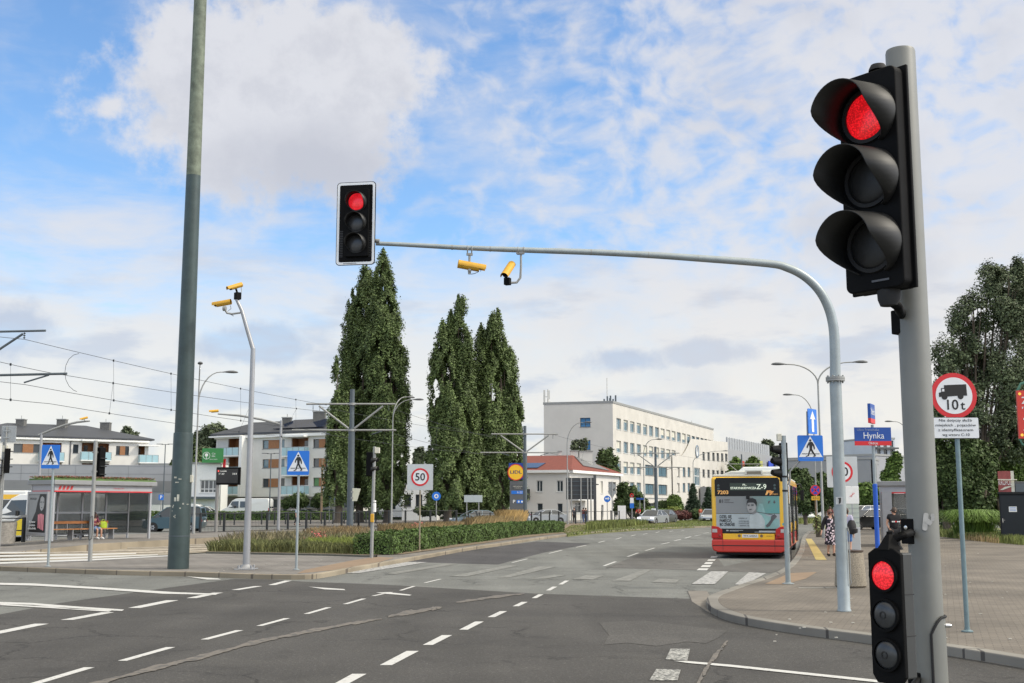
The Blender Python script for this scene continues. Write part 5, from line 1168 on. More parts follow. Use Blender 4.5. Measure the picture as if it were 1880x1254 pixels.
        q = MB(); n = max(2, int((g1-g0)/1.0)); [s.fbox(q, g0+(g1-g0)*k/n-.02, g0+(g1-g0)*k/n+.02, h0-.02, h1+.03, .995, 1.03) for k in range(n+1)]; s.fbox(q, g0,g1,h1+.001,h1+.05,.94,1.0); q.build('balcony_rail', M_galv, lg)
def hip_roof(t, c4, ze, zr, over=.6, m=M_roofd, ridge=.28, name='roof'):
    """four corner points (world xy, order A B C D) -> hipped roof"""
    c4 = [Vector((p[0],p[1],0)) for p in c4]; ctr = sum(c4, Vector())/4
    e = [p+(p-ctr).normalized()*over for p in c4]
    m1 = (e[0]+e[3])/2; m2 = (e[1]+e[2])/2; r0 = m1.lerp(m2,ridge); r1 = m2.lerp(m1,ridge); o = t.location
    V = [Vector((p.x,p.y,ze))-o for p in e]+[Vector((p.x,p.y,ze-.25))-o for p in e]+[Vector((r0.x,r0.y,zr))-o, Vector((r1.x,r1.y,zr))-o]
    q = MB(); q.add(V, [(0,1,9,8),(1,2,9),(2,3,8,9),(3,0,8),(0,4,5,1),(1,5,6,2),(2,6,7,3),(3,7,4,0),(4,7,6,5)]); return q.build(name, m, t)
def xy(px, D): p = P(px,930,D); return (p.x, D)
def backpts(A, B, depth):
    a, b = Vector((A[0],A[1],0)), Vector((B[0],B[1],0)); u = (b-a).normalized(); n = Vector((-u.y,u.x,0))
    return (b+n*depth), (a+n*depth)
# --- middle apartment building
M_aw = mat('render_white', (.66,.64,.60), .85, 0, .06, .6)
A, B = xy(393,178), xy(642,166.1); t = thing('apartment_building', 'white three-storey apartment block with brown panels and pale blue balcony glass, left of the poplars', 'building', (*A,0))
f = Fac(A, B, t)
C_, D_ = backpts(A, B, 7)
for k, dy in enumerate((0, 35.3, 70.8)):
    f.window(f.rect(482,807.6+dy,522.5,823.6+dy), brown=(.27,.74), mull=(.27,.74), frame=M_frd, glass=M_gl_b if k < 2 else M_gl_d)
    f.window(f.rect(575,806+dy,604,822+dy), brown=(.36,.75), mull=(.36,.75), frame=M_frd, glass=mat('green_blind_glass', (.10,.25,.09), .4, 0, .05) if k == 2 else M_gl_d)
    f.balcony(f.rect(535,804+dy,566,820+dy), f.rect(524,822+dy,567,836.5+dy), door=.55)
    f.balcony(f.rect(419,804+dy,448,822+dy), f.rect(391.5,823+dy,446,836.5+dy), door=.75)
z_e = Zat(793,172); f.wall(Zat(912,172), z_e, M_aw); f.part('canopy', *f.rect(394,801,452,803.5), 0.01, 1.3, M_white); f.part('canopy', *f.rect(527,800,568,803), 0.01, 1.3, M_white)
f.part('corner_fin', *f.rect(448,801,453,912), 0.012, 1.25, M_white)
f.part('eaves_band', 0, f.L, z_e-.75, z_e-.35, 0.012, .45, M_white)
f2 = Fac(A, B, t); f2.d = .3; M_gb = mat('grey_base_render', (.26,.235,.225), .85, 0, .1, .6)
for x0 in (470,500,560,590,620): f2.window(f2.rect(x0,917,x0+16,932), frame=M_frd)
f2.A = f2.A - f2.n*.15; f2.wall(0, Zat(912,172)-.003, M_gb)
q = MB(); o = t.location; pts = [Vector((*A,0)),Vector((D_.x,D_.y,0)),Vector((C_.x,C_.y,0)),Vector((*B,0))]
for i in range(3): a_, c_ = pts[i]-o, pts[i+1]-o; q.add([a_, c_, c_+Vector((0,0,z_e)), a_+Vector((0,0,z_e))], [(0,1,2,3)])
q.build('rear_walls', M_aw, t)
hip_roof(t, [A,B,C_,D_], z_e+.05, z_e+1.9, 1.0, ridge=.2)
def chimney(t, px, D, ytop, ybot, wpx, m=M_chim, antenna=True):
    p = P(px,930,D); q = MB(); w_ = wpx*D/F; q.box(-w_/2,w_/2,-.6,.6,Zat(ybot,D)-1,Zat(ytop,D), Tm(p.x-t.location.x, p.y-t.location.y, 0)); c = q.build('chimney', m, t)
    q = MB(); q.box(-w_/2-.08,w_/2+.08,-.68,.68,Zat(ytop,D)+.003,Zat(ytop,D)+.15, Tm(p.x-t.location.x, p.y-t.location.y, 0)); q.build('chimney_cap', M_galv, c)
    if antenna: q = MB(); q.tube([(p.x-t.location.x,D-t.location.y,Zat(ytop,D)+.1),(p.x-t.location.x,D-t.location.y,Zat(ytop-8,D))], .05, 6); q.build('flue', M_galv, c)
chimney(t, 523, 175.2, 768, 786, 16); chimney(t, 583, 172.4, 757, 774, 22)
vA, vB, vC, vD = Vector((*A,0)), Vector((*B,0)), C_, D_
def sl2(u_, v_):
    p = vA.lerp(vB, u_); r_ = ((vA+vD)/2).lerp((vB+vC)/2, u_); g3 = p.lerp(r_, v_); return Vector((g3.x, g3.y, z_e+.05+1.9*v_+.25))-t.location
q = MB(); q.add([sl2(.42,.12), sl2(.80,.12), sl2(.74,.85), sl2(.50,.85)], [(0,1,2,3)]); so_ = q.build('solar_panels', M_pv, t); so_.modifiers.new('thick','SOLIDIFY').thickness = .06
# --- left apartment building
A, B = xy(-90,188), xy(268,204); t = thing('apartment_building', 'long white apartment block with dark roof and three grey chimneys behind the left shelter', 'building', (*A,0))
f = Fac(A, B, t); C_, D_ = backpts(A, B, 18)
for dy in (0, 37.5):
    f.window(f.rect(25,815+dy,75,831+dy), brown=(.33,.72), mull=(.33,.72), frame=M_frd)
    f.window(f.rect(-40,813+dy,-8,830+dy), brown=(.33,.72), mull=(.33,.72), frame=M_frd)
    f.balcony(f.rect(78,813+dy,113,831+dy), f.rect(70,831+dy,116,846+dy)); f.window(f.rect(134,816+dy,144,832+dy), frame=M_frd, mull=())
    f.balcony(f.rect(150,813+dy,172,829+dy), f.rect(147,830+dy,174,844.5+dy)); f.balcony(f.rect(180,814+dy,200,830+dy), f.rect(178,831+dy,202,845+dy))
    f.window(f.rect(213,819+dy,237,835.5+dy), brown=(.3,.7), mull=(.3,.7), frame=M_frd)
    f.balcony(f.rect(254,819+dy,266,835+dy), f.rect(254,836+dy,288,849+dy))
z_e = Zat(803,198); f.wall(0, z_e, M_aw)
f.part('eaves_band', 0, f.L, z_e-.6, z_e-.3, 0.012, .5, M_white)
f.part('drainpipe', *f.rect(127,804,128.5,900), 0.01, .14, M_roofd); f.part('canopy', *f.rect(148,808,202,811), .01, 1.4, M_white); f.part('canopy', *f.rect(252,817,290,819.5), .01, 1.2, M_white)
q = MB(); o = t.location; pts = [Vector((*A,0)),Vector((D_.x,D_.y,0)),Vector((C_.x,C_.y,0)),Vector((*B,0))]
for i in range(3): a_, c_ = pts[i]-o, pts[i+1]-o; q.add([a_, c_, c_+Vector((0,0,z_e)), a_+Vector((0,0,z_e))], [(0,1,2,3)])
q.build('rear_walls', M_aw, t)
hip_roof(t, [A,B,C_,D_], z_e+.05, z_e+2.6, 1.0, ridge=.30, m=M_roofd)
chimney(t, 30, 200, 771, 787, 15); chimney(t, 106, 203, 771, 787, 16); chimney(t, 187, 207, 777, 791, 17)
# --- low grey retail hall and white shop
M_hall = mat('hall_panel_grey', (.29,.30,.33), .6, .1, .05, .5); M_hall2 = mat('hall_plinth_grey', (.19,.195,.21), .6, .1, .05, .5)
A, B = xy(-120,163), xy(322,172); t = thing('retail_hall', 'low pale grey metal-clad hall behind the roof of the left bus shelter', 'building', (*A,0)); f = Fac(A,B,t)
zt = Zat(853,168); f.part('cladding', 0, f.L, 2.1, zt, -12, 0, M_hall); f.part('plinth', 0, f.L-.05, 0, 2.097, -11.9, -.05, M_white); 
f.part('dark_band', 0, f.L, Zat(903,168), Zat(882,168), .004, .05, M_hall2)
q = MB(); [f.fbox(q, 0, f.L, z_, z_+.04, .003, .02) for z_ in (zt-1.3, zt-.15)]; [f.fbox(q, k*3.6, k*3.6+.04, Zat(882,168)+.01, zt-.16, .003, .02) for k in range(1,int(f.L/3.6))]; q.build('panel_joints', M_hall2, t)
A, B = xy(318,168), xy(402,167); t = thing('shop_building', 'small white flat-roofed building with a gridded window between huge pole and silver pole', 'building', (*A,0)); f = Fac(A,B,t)
f.window(f.rect(367,881,398,905), mull=(.25,.5,.75), hb=(.3,), frame=M_frame, fw=.12); f.window(f.rect(330,883,345,905), frame=M_frame)
zt = Zat(852,167.5); f.wall(0, zt, M_white); f.part('roof_slab', -.1, f.L+.1, zt+.003, zt+.25, -3, .12, M_galv); q = MB(); f.fbox(q,0,f.L,0,zt,-3,-.5); q.build('rear_block', M_white, t)
f.part('red_banner', *f.rect(411,843,416,858), .3, .4, M_sred); f.part('entrance_canopy', *f.rect(340,912,402,916), .01, 1.5, M_dkpole)
A, B = xy(371,166), xy(421,166); t = thing('billboard', 'green roof billboard with a white tree emblem on top of the white flat-roofed building', 'billboard', (*A,zt+.26)); f = Fac(A,B,t)
r_ = f.rect(371,823,410,851.5); gz = zt+.26
q = MB(); f.fbox(q, r_[0], r_[1], r_[2]+.15, r_[3], -.1, .0); q.build('green_board', mat('board_green', (.04,.22,.06), .5, 0, .08, 2), t)
q = MB(); [f.fbox(q, u_, u_+.1, gz, r_[3]-.3, -.35, -.15) for u_ in (.4, 1.6)]; q.build('support', M_galv, t)
wm = MB(); cx, cz = r_[0]+.62, (r_[2]+r_[3])/2-gz+.05; ring(wm, .46, .52, -.012, -.004, cx, cz, 28); discy(wm, .24, -.012, -.004, cx, cz+.1, 14); wm.box(cx-.04,cx+.04,-.012,-.004,cz-.45,cz-.1); wm.build('tree_emblem', M_white, t)
lettering('Ce', .34, cx+1.0, cz+.28, -.02, M_white, t, width=.5); lettering('lik', .34, cx+1.0, cz-.08, -.02, M_white, t, width=.5); lettering('Nowa bliska', .22, cx+1.0, cz-.5, -.02, M_white, t, width=1.1)
# --- white house with the red roof
M_hw = mat('house_render', (.62,.60,.56), .85, 0, .06, .5); M_tile = mat('red_roof_tiles', (.17,.042,.028), .8, 0, .22, 2.5)
A, B = xy(925,152), xy(1046,150); E = xy(1139,168); t = thing('house', 'two-storey white house with a brick-red roof and solar panels beside the tall poplars', 'building', (*A,0))
ze1, ze2 = Zat(863,150.5), Zat(863,150)
f = Fac(A,B,t)
for r_ in ((984.7,882,996.3,903),(1021.8,882,1034,903)): f.window(f.rect(*r_), frame=M_frame, fw=.10)
for r_ in ((986,924,996.5,938),(1023,924,1033,941.5)): f.window(f.rect(*r_), frame=M_frame, glass=M_gl_d, mull=())
f.wall(0, ze1, M_hw); f.part('cornice', 0, f.L, ze1-.35, ze1, .012, .5, M_white); f.part('balcony', *f.rect(966,898,973,917), .01, 1.0, M_rail)
g_ = Fac(B,E,t)
g_.window(g_.rect(1055.5,922,1068,942), frame=M_frame, hb=(.7,)); g_.window(g_.rect(1102.8,883.5,1107,906), frame=M_frame, mull=(), glass=M_offw)
g_.window(g_.rect(1117,885,1131,905), frame=M_galv, mull=(), glass=M_gl_d); g_.window(g_.rect(1104,927,1108,950), mull=(), frame=M_frame); g_.window(g_.rect(1127,924,1132,950), mull=(), frame=M_frame)
g_.wall(0, ze1, M_hw); g_.part('cornice', 0, g_.L, ze1-.35, ze1, .012, .5, M_white); g_.part('drainpipe', g_.L-.25, g_.L-.08, 0, ze1-.4, .01, .15, M_galv); g_.part('door_canopy', *g_.rect(1046,915,1075,919), .012, 1.2, M_white)
# roof: planes rising from both eaves to a ridge
Av, Bv, Ev = Vector((*A,ze1)), Vector((*B,ze1)), Vector((*E,ze1)); zr = Zat(836,160)
bk1 = backpts(A,B,14)[1]; bk2 = backpts(B,E,15)[0]; o = t.location
ra = Vector((A[0]+1, A[1]+10, zr)); rb = Vector((P(1052,930,160).x,160,zr)); 
ou = lambda v,n_,d_=.5: v+Vector(n_)*d_
q = MB(); V = [ou(Av,f.n)-o, ou(Bv,(f.n+g_.n)*.7)-o, ou(Ev,g_.n)-o, ra-o, rb-o, Vector((E[0]-1,E[1]+9,ze1))-o, Vector((bk1.x,bk1.y+6,ze1))-o]
q.add(V, [(0,1,4,3),(1,2,4),(2,5,4),(5,6,3,4),(6,0,3)]); q.build('roof', M_tile, t)
n1_ = (V[2]-V[1]).cross(V[4]-V[1]).normalized(); n1_ = n1_ if n1_.z > 0 else -n1_
def onroof(a,b_,tri=(1,2,4)): return V[tri[0]]*(1-a-b_)+V[tri[1]]*a+V[tri[2]]*b_+n1_*.12
q = MB(); q.add([onroof(.20,.30),onroof(.70,.12),onroof(.36,.60),onroof(.03,.92)], [(0,1,2,3)]); so_ = q.build('solar_panels', mat('solar_grey', (.16,.165,.17), .3, .1, .05, 1), t); so_.modifiers.new('thick','SOLIDIFY').thickness = .08
q = MB(); n2_ = (V[1]-V[0]).cross(V[3]-V[0]).normalized(); n2_ = n2_ if n2_.z > 0 else -n2_
R2 = lambda a,b_: V[0]*(1-a)*(1-b_)+V[1]*a*(1-b_)+V[3]*(1-a)*b_+V[4]*a*b_+n2_*.12
q.add([R2(.25,.1),R2(.5,.1),R2(.6,.42),R2(.25,.42)], [(0,1,2,3)]); so_ = q.build('solar_panels', M_pv, t); so_.modifiers.new('thick','SOLIDIFY').thickness = .08
for x_, y0_, y1_, w_ in ((1028,830,842,6),(1055,829,838,14),(1076,830,846,24)): chimney(t, x_, 161, y0_, y1_, w_, M_hw, False)
# --- the white office block
M_of = mat('office_render_cream', (.545,.525,.48), .85, 0, .10, .4); M_of2 = mat('office_render_shaded', (.60,.585,.545), .85, 0, .05, .4)  # same render twice, its colour set apart for sunlit face and shaded end wall
A, B, E = xy(999,184), xy(1127,181), xy(1313,246)
t = thing('office_building', 'large white five-storey office block with rows of blue windows and a plain end wall', 'building', (*B,0))
f = Fac(A,B,t, .25); zt = Zat(743,184)
f.window(f.rect(1065,767,1084,784), glass=mat('sky_blue_glass', (.08,.22,.42), .08, 0, 0), frame=M_frd, hb=(.35,)); f.window(f.rect(1071,808,1084,826), glass=MATS['sky_blue_glass'], frame=M_frd, mull=())
f.wall(0, zt, M_of2); f.part('roof_edge', -.1, f.L+.1, zt+.003, zt+.35, -.4, .08, M_galv)
g_ = Fac(B,E,t,.25)
pxs = [1136,1149,1161,1173,1184.5,1195.5,1206.3,1216.8,1227,1236.8,1246.4,1255.6,1264.5]; 
scl = lambda x: 1-(x-1127)/186*.26   # vertical foreshortening along the face
def yrow(y0, x): return 930+(y0-930)*((y0*0+1)/(1+(x-1127)/186*.36))
def fr(x, y0, y1, w_): 
    k = 1/(1+ (g_.uz(x,930)[0]*(E[1]-B[1])/g_.L)/B[1]); return g_.rect(x-w_/2*k, 930+(y0-930)*k, x+w_/2*k, 930+(y1-930)*k)
for row, (y0,y1) in enumerate(((767,786),(808.5,828.5),(846,867),(884,905))):
    for i, x in enumerate(pxs):
        if row in (2,3) and i >= 4: continue
        if row == 1 and i > 9: continue
        g_.window(fr(x,y0-1,y1+.5,8.4), glass=M_gl_b, frame=M_frame, mull=(.5,), fw=.06, blind=(.35,.6,.8,None)[int(x*7+y0)%4])
for row, (y0,y1) in enumerate(((846,867),(884,905))):
    for x, w_ in ((1193,15),(1217,15)): g_.window(fr(x,y0,y1,w_*1.22), glass=M_gl_b, frame=M_frd, mull=(.5,), fw=.07)
for x in (1273,1281,1289,1296,1303,1309): g_.window(fr(x,767,786,7.6), glass=M_gl_b, frame=M_frd, mull=(), fw=.06)
for x in (1150,1172,1196,1219,1235,1246): g_.window(fr(x,923,941,11), glass=M_gl_d, frame=M_frd, mull=(), fw=.06)
g_.wall(0, zt, M_of); g_.part('roof_edge', .102, g_.L+.1, zt+.003, zt+.35, -.4, .08, M_galv)
g_.part('string_course', .02, g_.L*.66, fr(1160,912,914,5)[2], fr(1160,912,914,5)[3], .01, .08, M_galv)
q = MB(); o = t.location; C2 = Vector((E[0]-12,E[1]+8,0)); D2 = Vector((A[0]*(A[1]+30)/A[1]+2,A[1]+30,0))
for a_, c_ in ((Vector((*A,0)),D2),(D2,C2),(C2,Vector((*E,0)))): q.add([a_-o,c_-o,c_-o+Vector((0,0,zt)),a_-o+Vector((0,0,zt))], [(0,1,2,3)])
q.add([Vector((*A,zt))-o,Vector((*B,zt))-o,Vector((*E,zt))-o,C2+Vector((0,0,zt))-o,D2+Vector((0,0,zt))-o], [(0,1,2,3,4)]); q.build('rear_walls', M_of2, t)
M_ant = mat('antenna_white', (.5,.5,.48), .5, 0, .05)
def roof_antenna(px, D, y0, y1, kind, name='antenna_mast'):
    p = P(px,930,D)-o; q = MB(); z0, z1 = zt+.1, Zat(y1,D)
    q.tube([(p.x,p.y,z0),(p.x,p.y,z1)], .06 if kind == 'whip' else .12, 6)
    if kind == 'cell':
        q.box(p.x-.75,p.x-.45,p.y-.15,p.y+.15,z1-2.2,z1-.1); q.box(p.x-.15,p.x+.3,p.y-.3,p.y-.15,z1-1.6,z1-.2); q.tube([(p.x,p.y,z1-1.8),(p.x+1.8,p.y,z0)], .04, 5); q.tube([(p.x,p.y,z1-1.2),(p.x-.6,p.y,z1-1.2)], .05, 5)
    if kind == 'cluster':
        for dx in (-.9,-.4,.1,.5,.9): q.box(p.x+dx-.12,p.x+dx+.12,p.y-.1,p.y+.1,z0+.2,z0+1.0+.3*math.sin(dx*9))
    q.build(name, M_ant if kind != 'cluster' else M_dkpole, t)
roof_antenna(1007,189,744,715,'cell'); roof_antenna(1117,184,742,694,'whip'); roof_antenna(1122,183,741,731,'cluster'); roof_antenna(1273,232,783,772,'whip')
# front wing with the clock
A2, B2 = xy(1236,213.3), xy(1339,257)
t2 = thing('office_wing', 'four-storey cream front wing with a round wall clock and a curved parapet', 'building', (*A2,0))
h_ = Fac(A2,B2,t2,.25); zw = Zat(813.5,257)
for row, (y0,y1) in enumerate(((829,844),(861,875),(892,907))):
    for i, x in enumerate((1292,1301,1310,1318,1326,1333.5)):
        k = 1; s_ = (1339-x)/103; yy0 = 930+(y0-930)*(1.0+.13*s_*0+.0*s_); h_.window(h_.rect(x-2.2,y0+1.5*(1-s_)+ (i*.5),x+2.2,y1+1.5*(1-s_)+(i*.3)), glass=M_gl_d, frame=M_frd, mull=(), fw=.06)
for y0,y1 in ((861,877),(890,905)):
    for x in (1234.5+11,1256,1265): h_.window(h_.rect(x-2.4,y0-3,x+2.4,y1-2), glass=M_gl_b, frame=M_frd, mull=(), fw=.06)
r_ = h_.rect(1274.5,859,1285.5,892); h_.window(r_, glass=M_gl_b, frame=M_frame, mull=(.25,.5,.75), hb=(.55,), fw=.16)
zs = Zat(835,212)
ops = h_.ops; h_.wall(0, zs, M_of)
# upper part with curved left end
uc, zc1_ = h_.uz(1268,805.5); u0_ = h_.uz(1248,820)[0]
prof = [(u0_-1, zs+.0)]+[(u0_+(uc-u0_)*k/8, zs+(zc1_-zs)*(k/8)**1.5) for k in range(9)]+[(h_.L, zw+.2),(h_.L, zs)]
opsu = [o_ for o_ in ops if o_[3] > zs]
q = MB(); ns = len(prof); ii = 40
tops = prof[:-1]
for k in range(len(tops)-1):
    (ua,za_),(ub,zb__) = tops[k], tops[k+1]; segs = 1 if k < len(tops)-2 else 1
    if k < len(tops)-2: q.add([h_.X(ua,zs),h_.X(ub,zs),h_.X(ub,zb__),h_.X(ua,za_)], [(0,1,2,3)])
q.build('curved_parapet', M_of, t2)
zt2 = tops[-2][1]
q = MB(); us = sorted({uc,h_.L}|{v for o_ in opsu for v in o_[:2] if v > uc}); zz = sorted({zs}|{round(v,4) for o_ in opsu for v in o_[2:4] if v > zs})
ztop = lambda u_: zt2+(zw+.2-zt2)*(u_-uc)/(h_.L-uc)
for i in range(len(us)-1):
    lv = zz+[None]
    for j in range(len(lv)-1):
        za_ = lv[j]; uc_ = (us[i]+us[i+1])/2; zb__ = lv[j+1]
        zm = (za_+(zb__ if zb__ else za_+.5))/2
        if any(o_[0] < uc_ < o_[1] and o_[2] < zm < o_[3] for o_ in opsu): continue
        q.add([h_.X(us[i],za_),h_.X(us[i+1],za_),h_.X(us[i+1],zb__ or ztop(us[i+1])),h_.X(us[i],zb__ or ztop(us[i]))], [(0,1,2,3)])
q.build('upper_wall', M_of, t2)
h_.part('rear_block', 0.3, h_.L, 0, zs, -12, -.6, M_of); h_.part('roof_block', uc+.5, h_.L, zs, zw, -12, -.6, M_of)
cu_, cz_ = h_.uz(1279,829); q = MB(); Mx = Matrix.Translation(h_.X(cu_,cz_,.05)) @ Matrix.Rotation(math.atan2(h_.u.y,h_.u.x),4,'Z')
rc = h_.uz(1279,818)[1]-cz_; discy(q, rc, -.05,-.0, 0,0, 40); ck = q.build('clock', mat('clock_face', (.66,.68,.68), .4, 0, 0), t2); ck.matrix_local = Mx
q = MB(); ring(q, rc*.93, rc*1.05, -.14,-.055, 0,0,40); q.build('clock_rim', mat('clock_blue', (.10,.18,.28), .5, 0, 0), ck); q = MB(); q.box(-.05,.05,-.09,-.055,0,rc*.75); q.box(-.07,.07,-.095,-.092,-rc*.1,rc*.55, Tm(0,0,0,0,R(20),0)); q.build('clock_hands', M_sblk, ck)
h_.part('entrance_block', *h_.rect(1283,893,1300,935)[:2], 0, Zat(893,225), .3, 5, mat('entrance_grey', (.24,.245,.25), .7, 0, .06, 1))
# --- grey shopping centre
M_sh = mat('shopping_grey', (.30,.31,.32), .6, .1, .05, .3)
A, B = xy(1338,262), xy(1420,300); t = thing('shopping_centre', 'pale grey windowless shopping centre with coloured roof signs behind the bus', 'building', (*A,0)); f = Fac(A,B,t); z1_ = Zat(824,262)
f.part('cladding', 0, f.L, 0, z1_, -30, 0, M_sh); f.part('rooftop_screen', 0, f.L*.95, z1_+.003, z1_+2.6, -.25, -.1, mat('screen_grey', (.34,.36,.38), .6, .2, .08, 2)); 
q = MB(); [f.fbox(q, k*2.2, k*2.2+.1, z1_+.01, z1_+2.7, -.095, -.03) for k in range(int(f.L*.95/2.2))]; q.build('screen_fins', M_silver, t)
for (x0,y0,x1,y1,c_,nm_) in ((1366,848,1374,868,(.10,.28,.10),'green_sign'),(1376,846,1384,866,(.30,.42,.10),'lime_sign'),(1386,846,1396,868,(.45,.45,.12),'yellow_sign'),(1352,846,1362,864,(.45,.04,.02),'red_sign'),(1408,847,1417,859,(.05,.10,.55),'blue_sign')):
    r_ = f.rect(x0,y0,x1,y1); f.part('facade_sign', *r_, .3, .6, mat(nm_, c_, .5, 0, .2, .6))
# --- far right group
M_fw = mat('far_render_white', (.52,.54,.56), .8, 0, .05, .3)
def block(label, px0, D0, px1, D1, ytop, rows, cols, m=M_fw, name='office_building', glass=M_gl_d, wfrac=.6, hfrac=.5, depth=18, zb=0):
    A, B = xy(px0,D0), xy(px1,D1); t = thing(name, label, 'building', (*A,0)); f = Fac(A,B,t,.3); zt = Zat(ytop,(D0+D1)/2); dh = (zt-zb)/rows
    for r_ in range(rows):
        for c_ in range(cols):
            u0 = f.L*(c_+.5-wfrac/2)/cols; f.window((u0, u0+f.L*wfrac/cols, zb+dh*(r_+.5-hfrac/2), zb+dh*(r_+.5+hfrac/2)), glass=glass, frame=M_frd, mull=(.5,), fw=.12)
    f.wall(0, zt, m); f.part('rear_block', 0.02, f.L-.02, 0, zt-.05, -depth, -.4, m); f.part('roof_edge', -.1, f.L+.1, zt+.003, zt+.4, -depth, .1, M_galv); return t, f, zt
block('far white building with square dark windows above the trees left of the curved mast', 1416, 300, 1520, 290, 843, 6, 8)
block('far pale building with a dark flat roof directly behind the curved mast', 1513, 240, 1610, 232, 838, 3, 4, m=mat('far_grey', (.30,.31,.33), .6, .1, .05, .3), glass=mat('grey_blue_glass', (.09,.12,.15), .1, 0, 0), wfrac=.8, hfrac=.7)
t, f, zt = block('far tower with dark balcony bands just left of the nearest thick pole', 1612, 300, 1648, 302, 806, 8, 3, m=mat('tower_pale', (.46,.50,.54), .7, 0, .05, .3), wfrac=.55, hfrac=.7)
for r_ in range(2,8): f.part('balcony_band', -.3, f.L+.3, zt*r_/8-.2, zt*r_/8+.2, .01, 1.2, M_frd)
q = MB()
for k in range(7): p = f.X(1+k*.7, zt+.5, -3); q.tube([p, p+Vector((.3*math.sin(k*3),0,1.2+.6*math.cos(k*5)))], .08, 4)
q.build('roof_plant', M_galv, t)
block('long grey glazed building sloping away behind the street name pole', 1606, 225, 1650, 262, 850, 2, 7, m=mat('far_grey2', (.27,.28,.29), .6, .1, .05, .3), wfrac=.6, hfrac=.75)
block('low far grey hall closing the view behind the left lawn', 600, 215, 930, 215, 905, 1, 14, m=M_fw, name='low_building', hfrac=.4)
block('white shop building glimpsed between the two poplar groups', 738, 150, 800, 150, 882, 1, 3, m=M_white, name='shop_building', hfrac=.3)
block('far low pale building glimpsed left of the huge pole', 255, 200, 345, 200, 855, 2, 4, m=M_fw, name='low_building')
# ---- advertising pylon, small boards
t = thing('supermarket_pylon', 'tall grey pylon with a round yellow supermarket emblem half hidden by poplar leaves', 'sign', (P(946,930,112).x,112,0), 0)
D = 112; X0, X1 = P(934,930,D).x-t.location.x, P(962,930,D).x-t.location.x; Zp = lambda y: Zat(y,D)
q = MB(); q.box(X0+.1,X1+.1,0,.5,0,Zp(883)); q.build('pylon_body', mat('pylon_grey', (.11,.115,.12), .5, .1, .06, 2), t)
q = MB(); q.box(X0,X1+.1,-.02,.52,Zp(880),Zp(850)); q.build('blue_box', mat('pylon_blue', (.01,.045,.26), .5, 0, 0), t)
cx, cz = P(947,930,D).x-t.location.x, Zp(867); q = MB(); discy(q, .70, -.08,-.04, cx, cz, 36); q.build('yellow_disc', mat('pylon_yellow', (.85,.50,.02), .5, 0, .05, 2), t); q = MB(); ring(q, .70,.78,-.085,-.045,cx,cz,36); q.build('red_ring', M_sred, t)
lettering('LIDL', .42, cx, cz, -.083, mat('pylon_navy', (.01,.02,.12), .5, 0, 0), t, width=1.1, bold=.02)
q = MB(); r0 = [X0+.25,X1]; q.box(r0[0],r0[1],-.02,-.004,Zp(907),Zp(901)-.0); q.build('blue_strip', M_sblue, t); lettering('6-22', .26, (r0[0]+r0[1])/2+.2, (Zp(907)+Zp(901))/2, -.024, M_white, t, width=.5)
q = MB(); ring(q, 0,0,0,0,0,0,3) if False else q.box(r0[0],r0[1],-.02,-.004,Zp(898),Zp(890)); q.build('framed_panel', M_frd, t); lettering('PIEKARNIA', .12, (r0[0]+r0[1])/2, Zp(893), -.024, M_offw, t, width=.9); lettering('CUKIERNIA', .10, (r0[0]+r0[1])/2, Zp(896), -.024, M_offw, t, width=.6)
lettering('P', .42, r0[0]+.25, Zp(921), -.01, M_white, t, width=.22, bold=.02); q = MB(); q.box(r0[0]+.5,r0[1],-.02,-.004,Zp(924),Zp(918)); q.build('pictogram_strip', M_sblue, t); q = MB(); [discy(q,.09,-.026,-.022,r0[0]+.7+.3*k,Zp(921),12) for k in range(2)]; q.build('pictogram', M_white, t)
# dark back of the large road board
D = 118; b = Vector((P(1065,930,D).x, D, 0)); t = thing('direction_board', 'dark grey back of a large road direction board in front of the white house', 'road sign', b); X = lambda x_: P(x_,930,D).x-b.x; Z = lambda y_: Zat(y_,D)
q = MB(); q.box(X(1039.5),X(1090.5),0,.08,Z(917),Z(877)); q.build('board', mat('board_back_dark', (.06,.065,.07), .6, .2, .1, 2), t)
q = MB(); [q.box(X(1039.7),X(1090.3),-.06,-.003,Z(y_)-.04,Z(y_)+.04) for y_ in (884,892,900,908)]; q.build('stiffener', M_dkpole, t)
q = MB(); [q.lathe([(.07,0),(.07,Z(878))],8,Tm(X(x_),-.14,0)) for x_ in (1049,1066.5,1079,1085)]; q.build('post', M_galv, t)
D = 125; b = Vector((P(1092.5,930,D).x, D, 0)); t = thing('wooden_cross', 'tall thin dark cross standing before the white house', 'cross', b); q = MB(); q.box(-.14,.14,-.1,.1,0,Zat(872,D)); q.build('upright', M_frd, t); q = MB(); q.box(-.1,.4,-.115,-.103,Zat(890.5,D),Zat(888.5,D)); q.box(-.4,-.1,-.115,-.103,Zat(890.5,D),Zat(888.5,D)); q.build('crossbar', M_frd, t)
D = 112; b = Vector((P(1124,930,D).x, D, 0)); t = thing('priority_signs', 'backs of a diamond and a triangle sign on one post by the white house', 'road sign', b); X = lambda x_: P(x_,930,D).x-b.x; Z = lambda y_: Zat(y_,D)
q = MB(); q.prism([(0,Z(900)),(X(1131.5),Z(892.5)),(0,Z(884)),(X(1116.5),Z(892.5))], 0,.03); q.build('diamond_back', M_sgrey, t); q = MB(); q.prism([(0,Z(916)),(X(1132),Z(901.5)),(X(1116),Z(901.5))], 0,.03); q.build('triangle_back', M_sgrey, t); q = MB(); q.lathe([(.05,0),(.05,Z(884))],8,Tm(0,-.08,0)); q.build('post', M_galv, t)
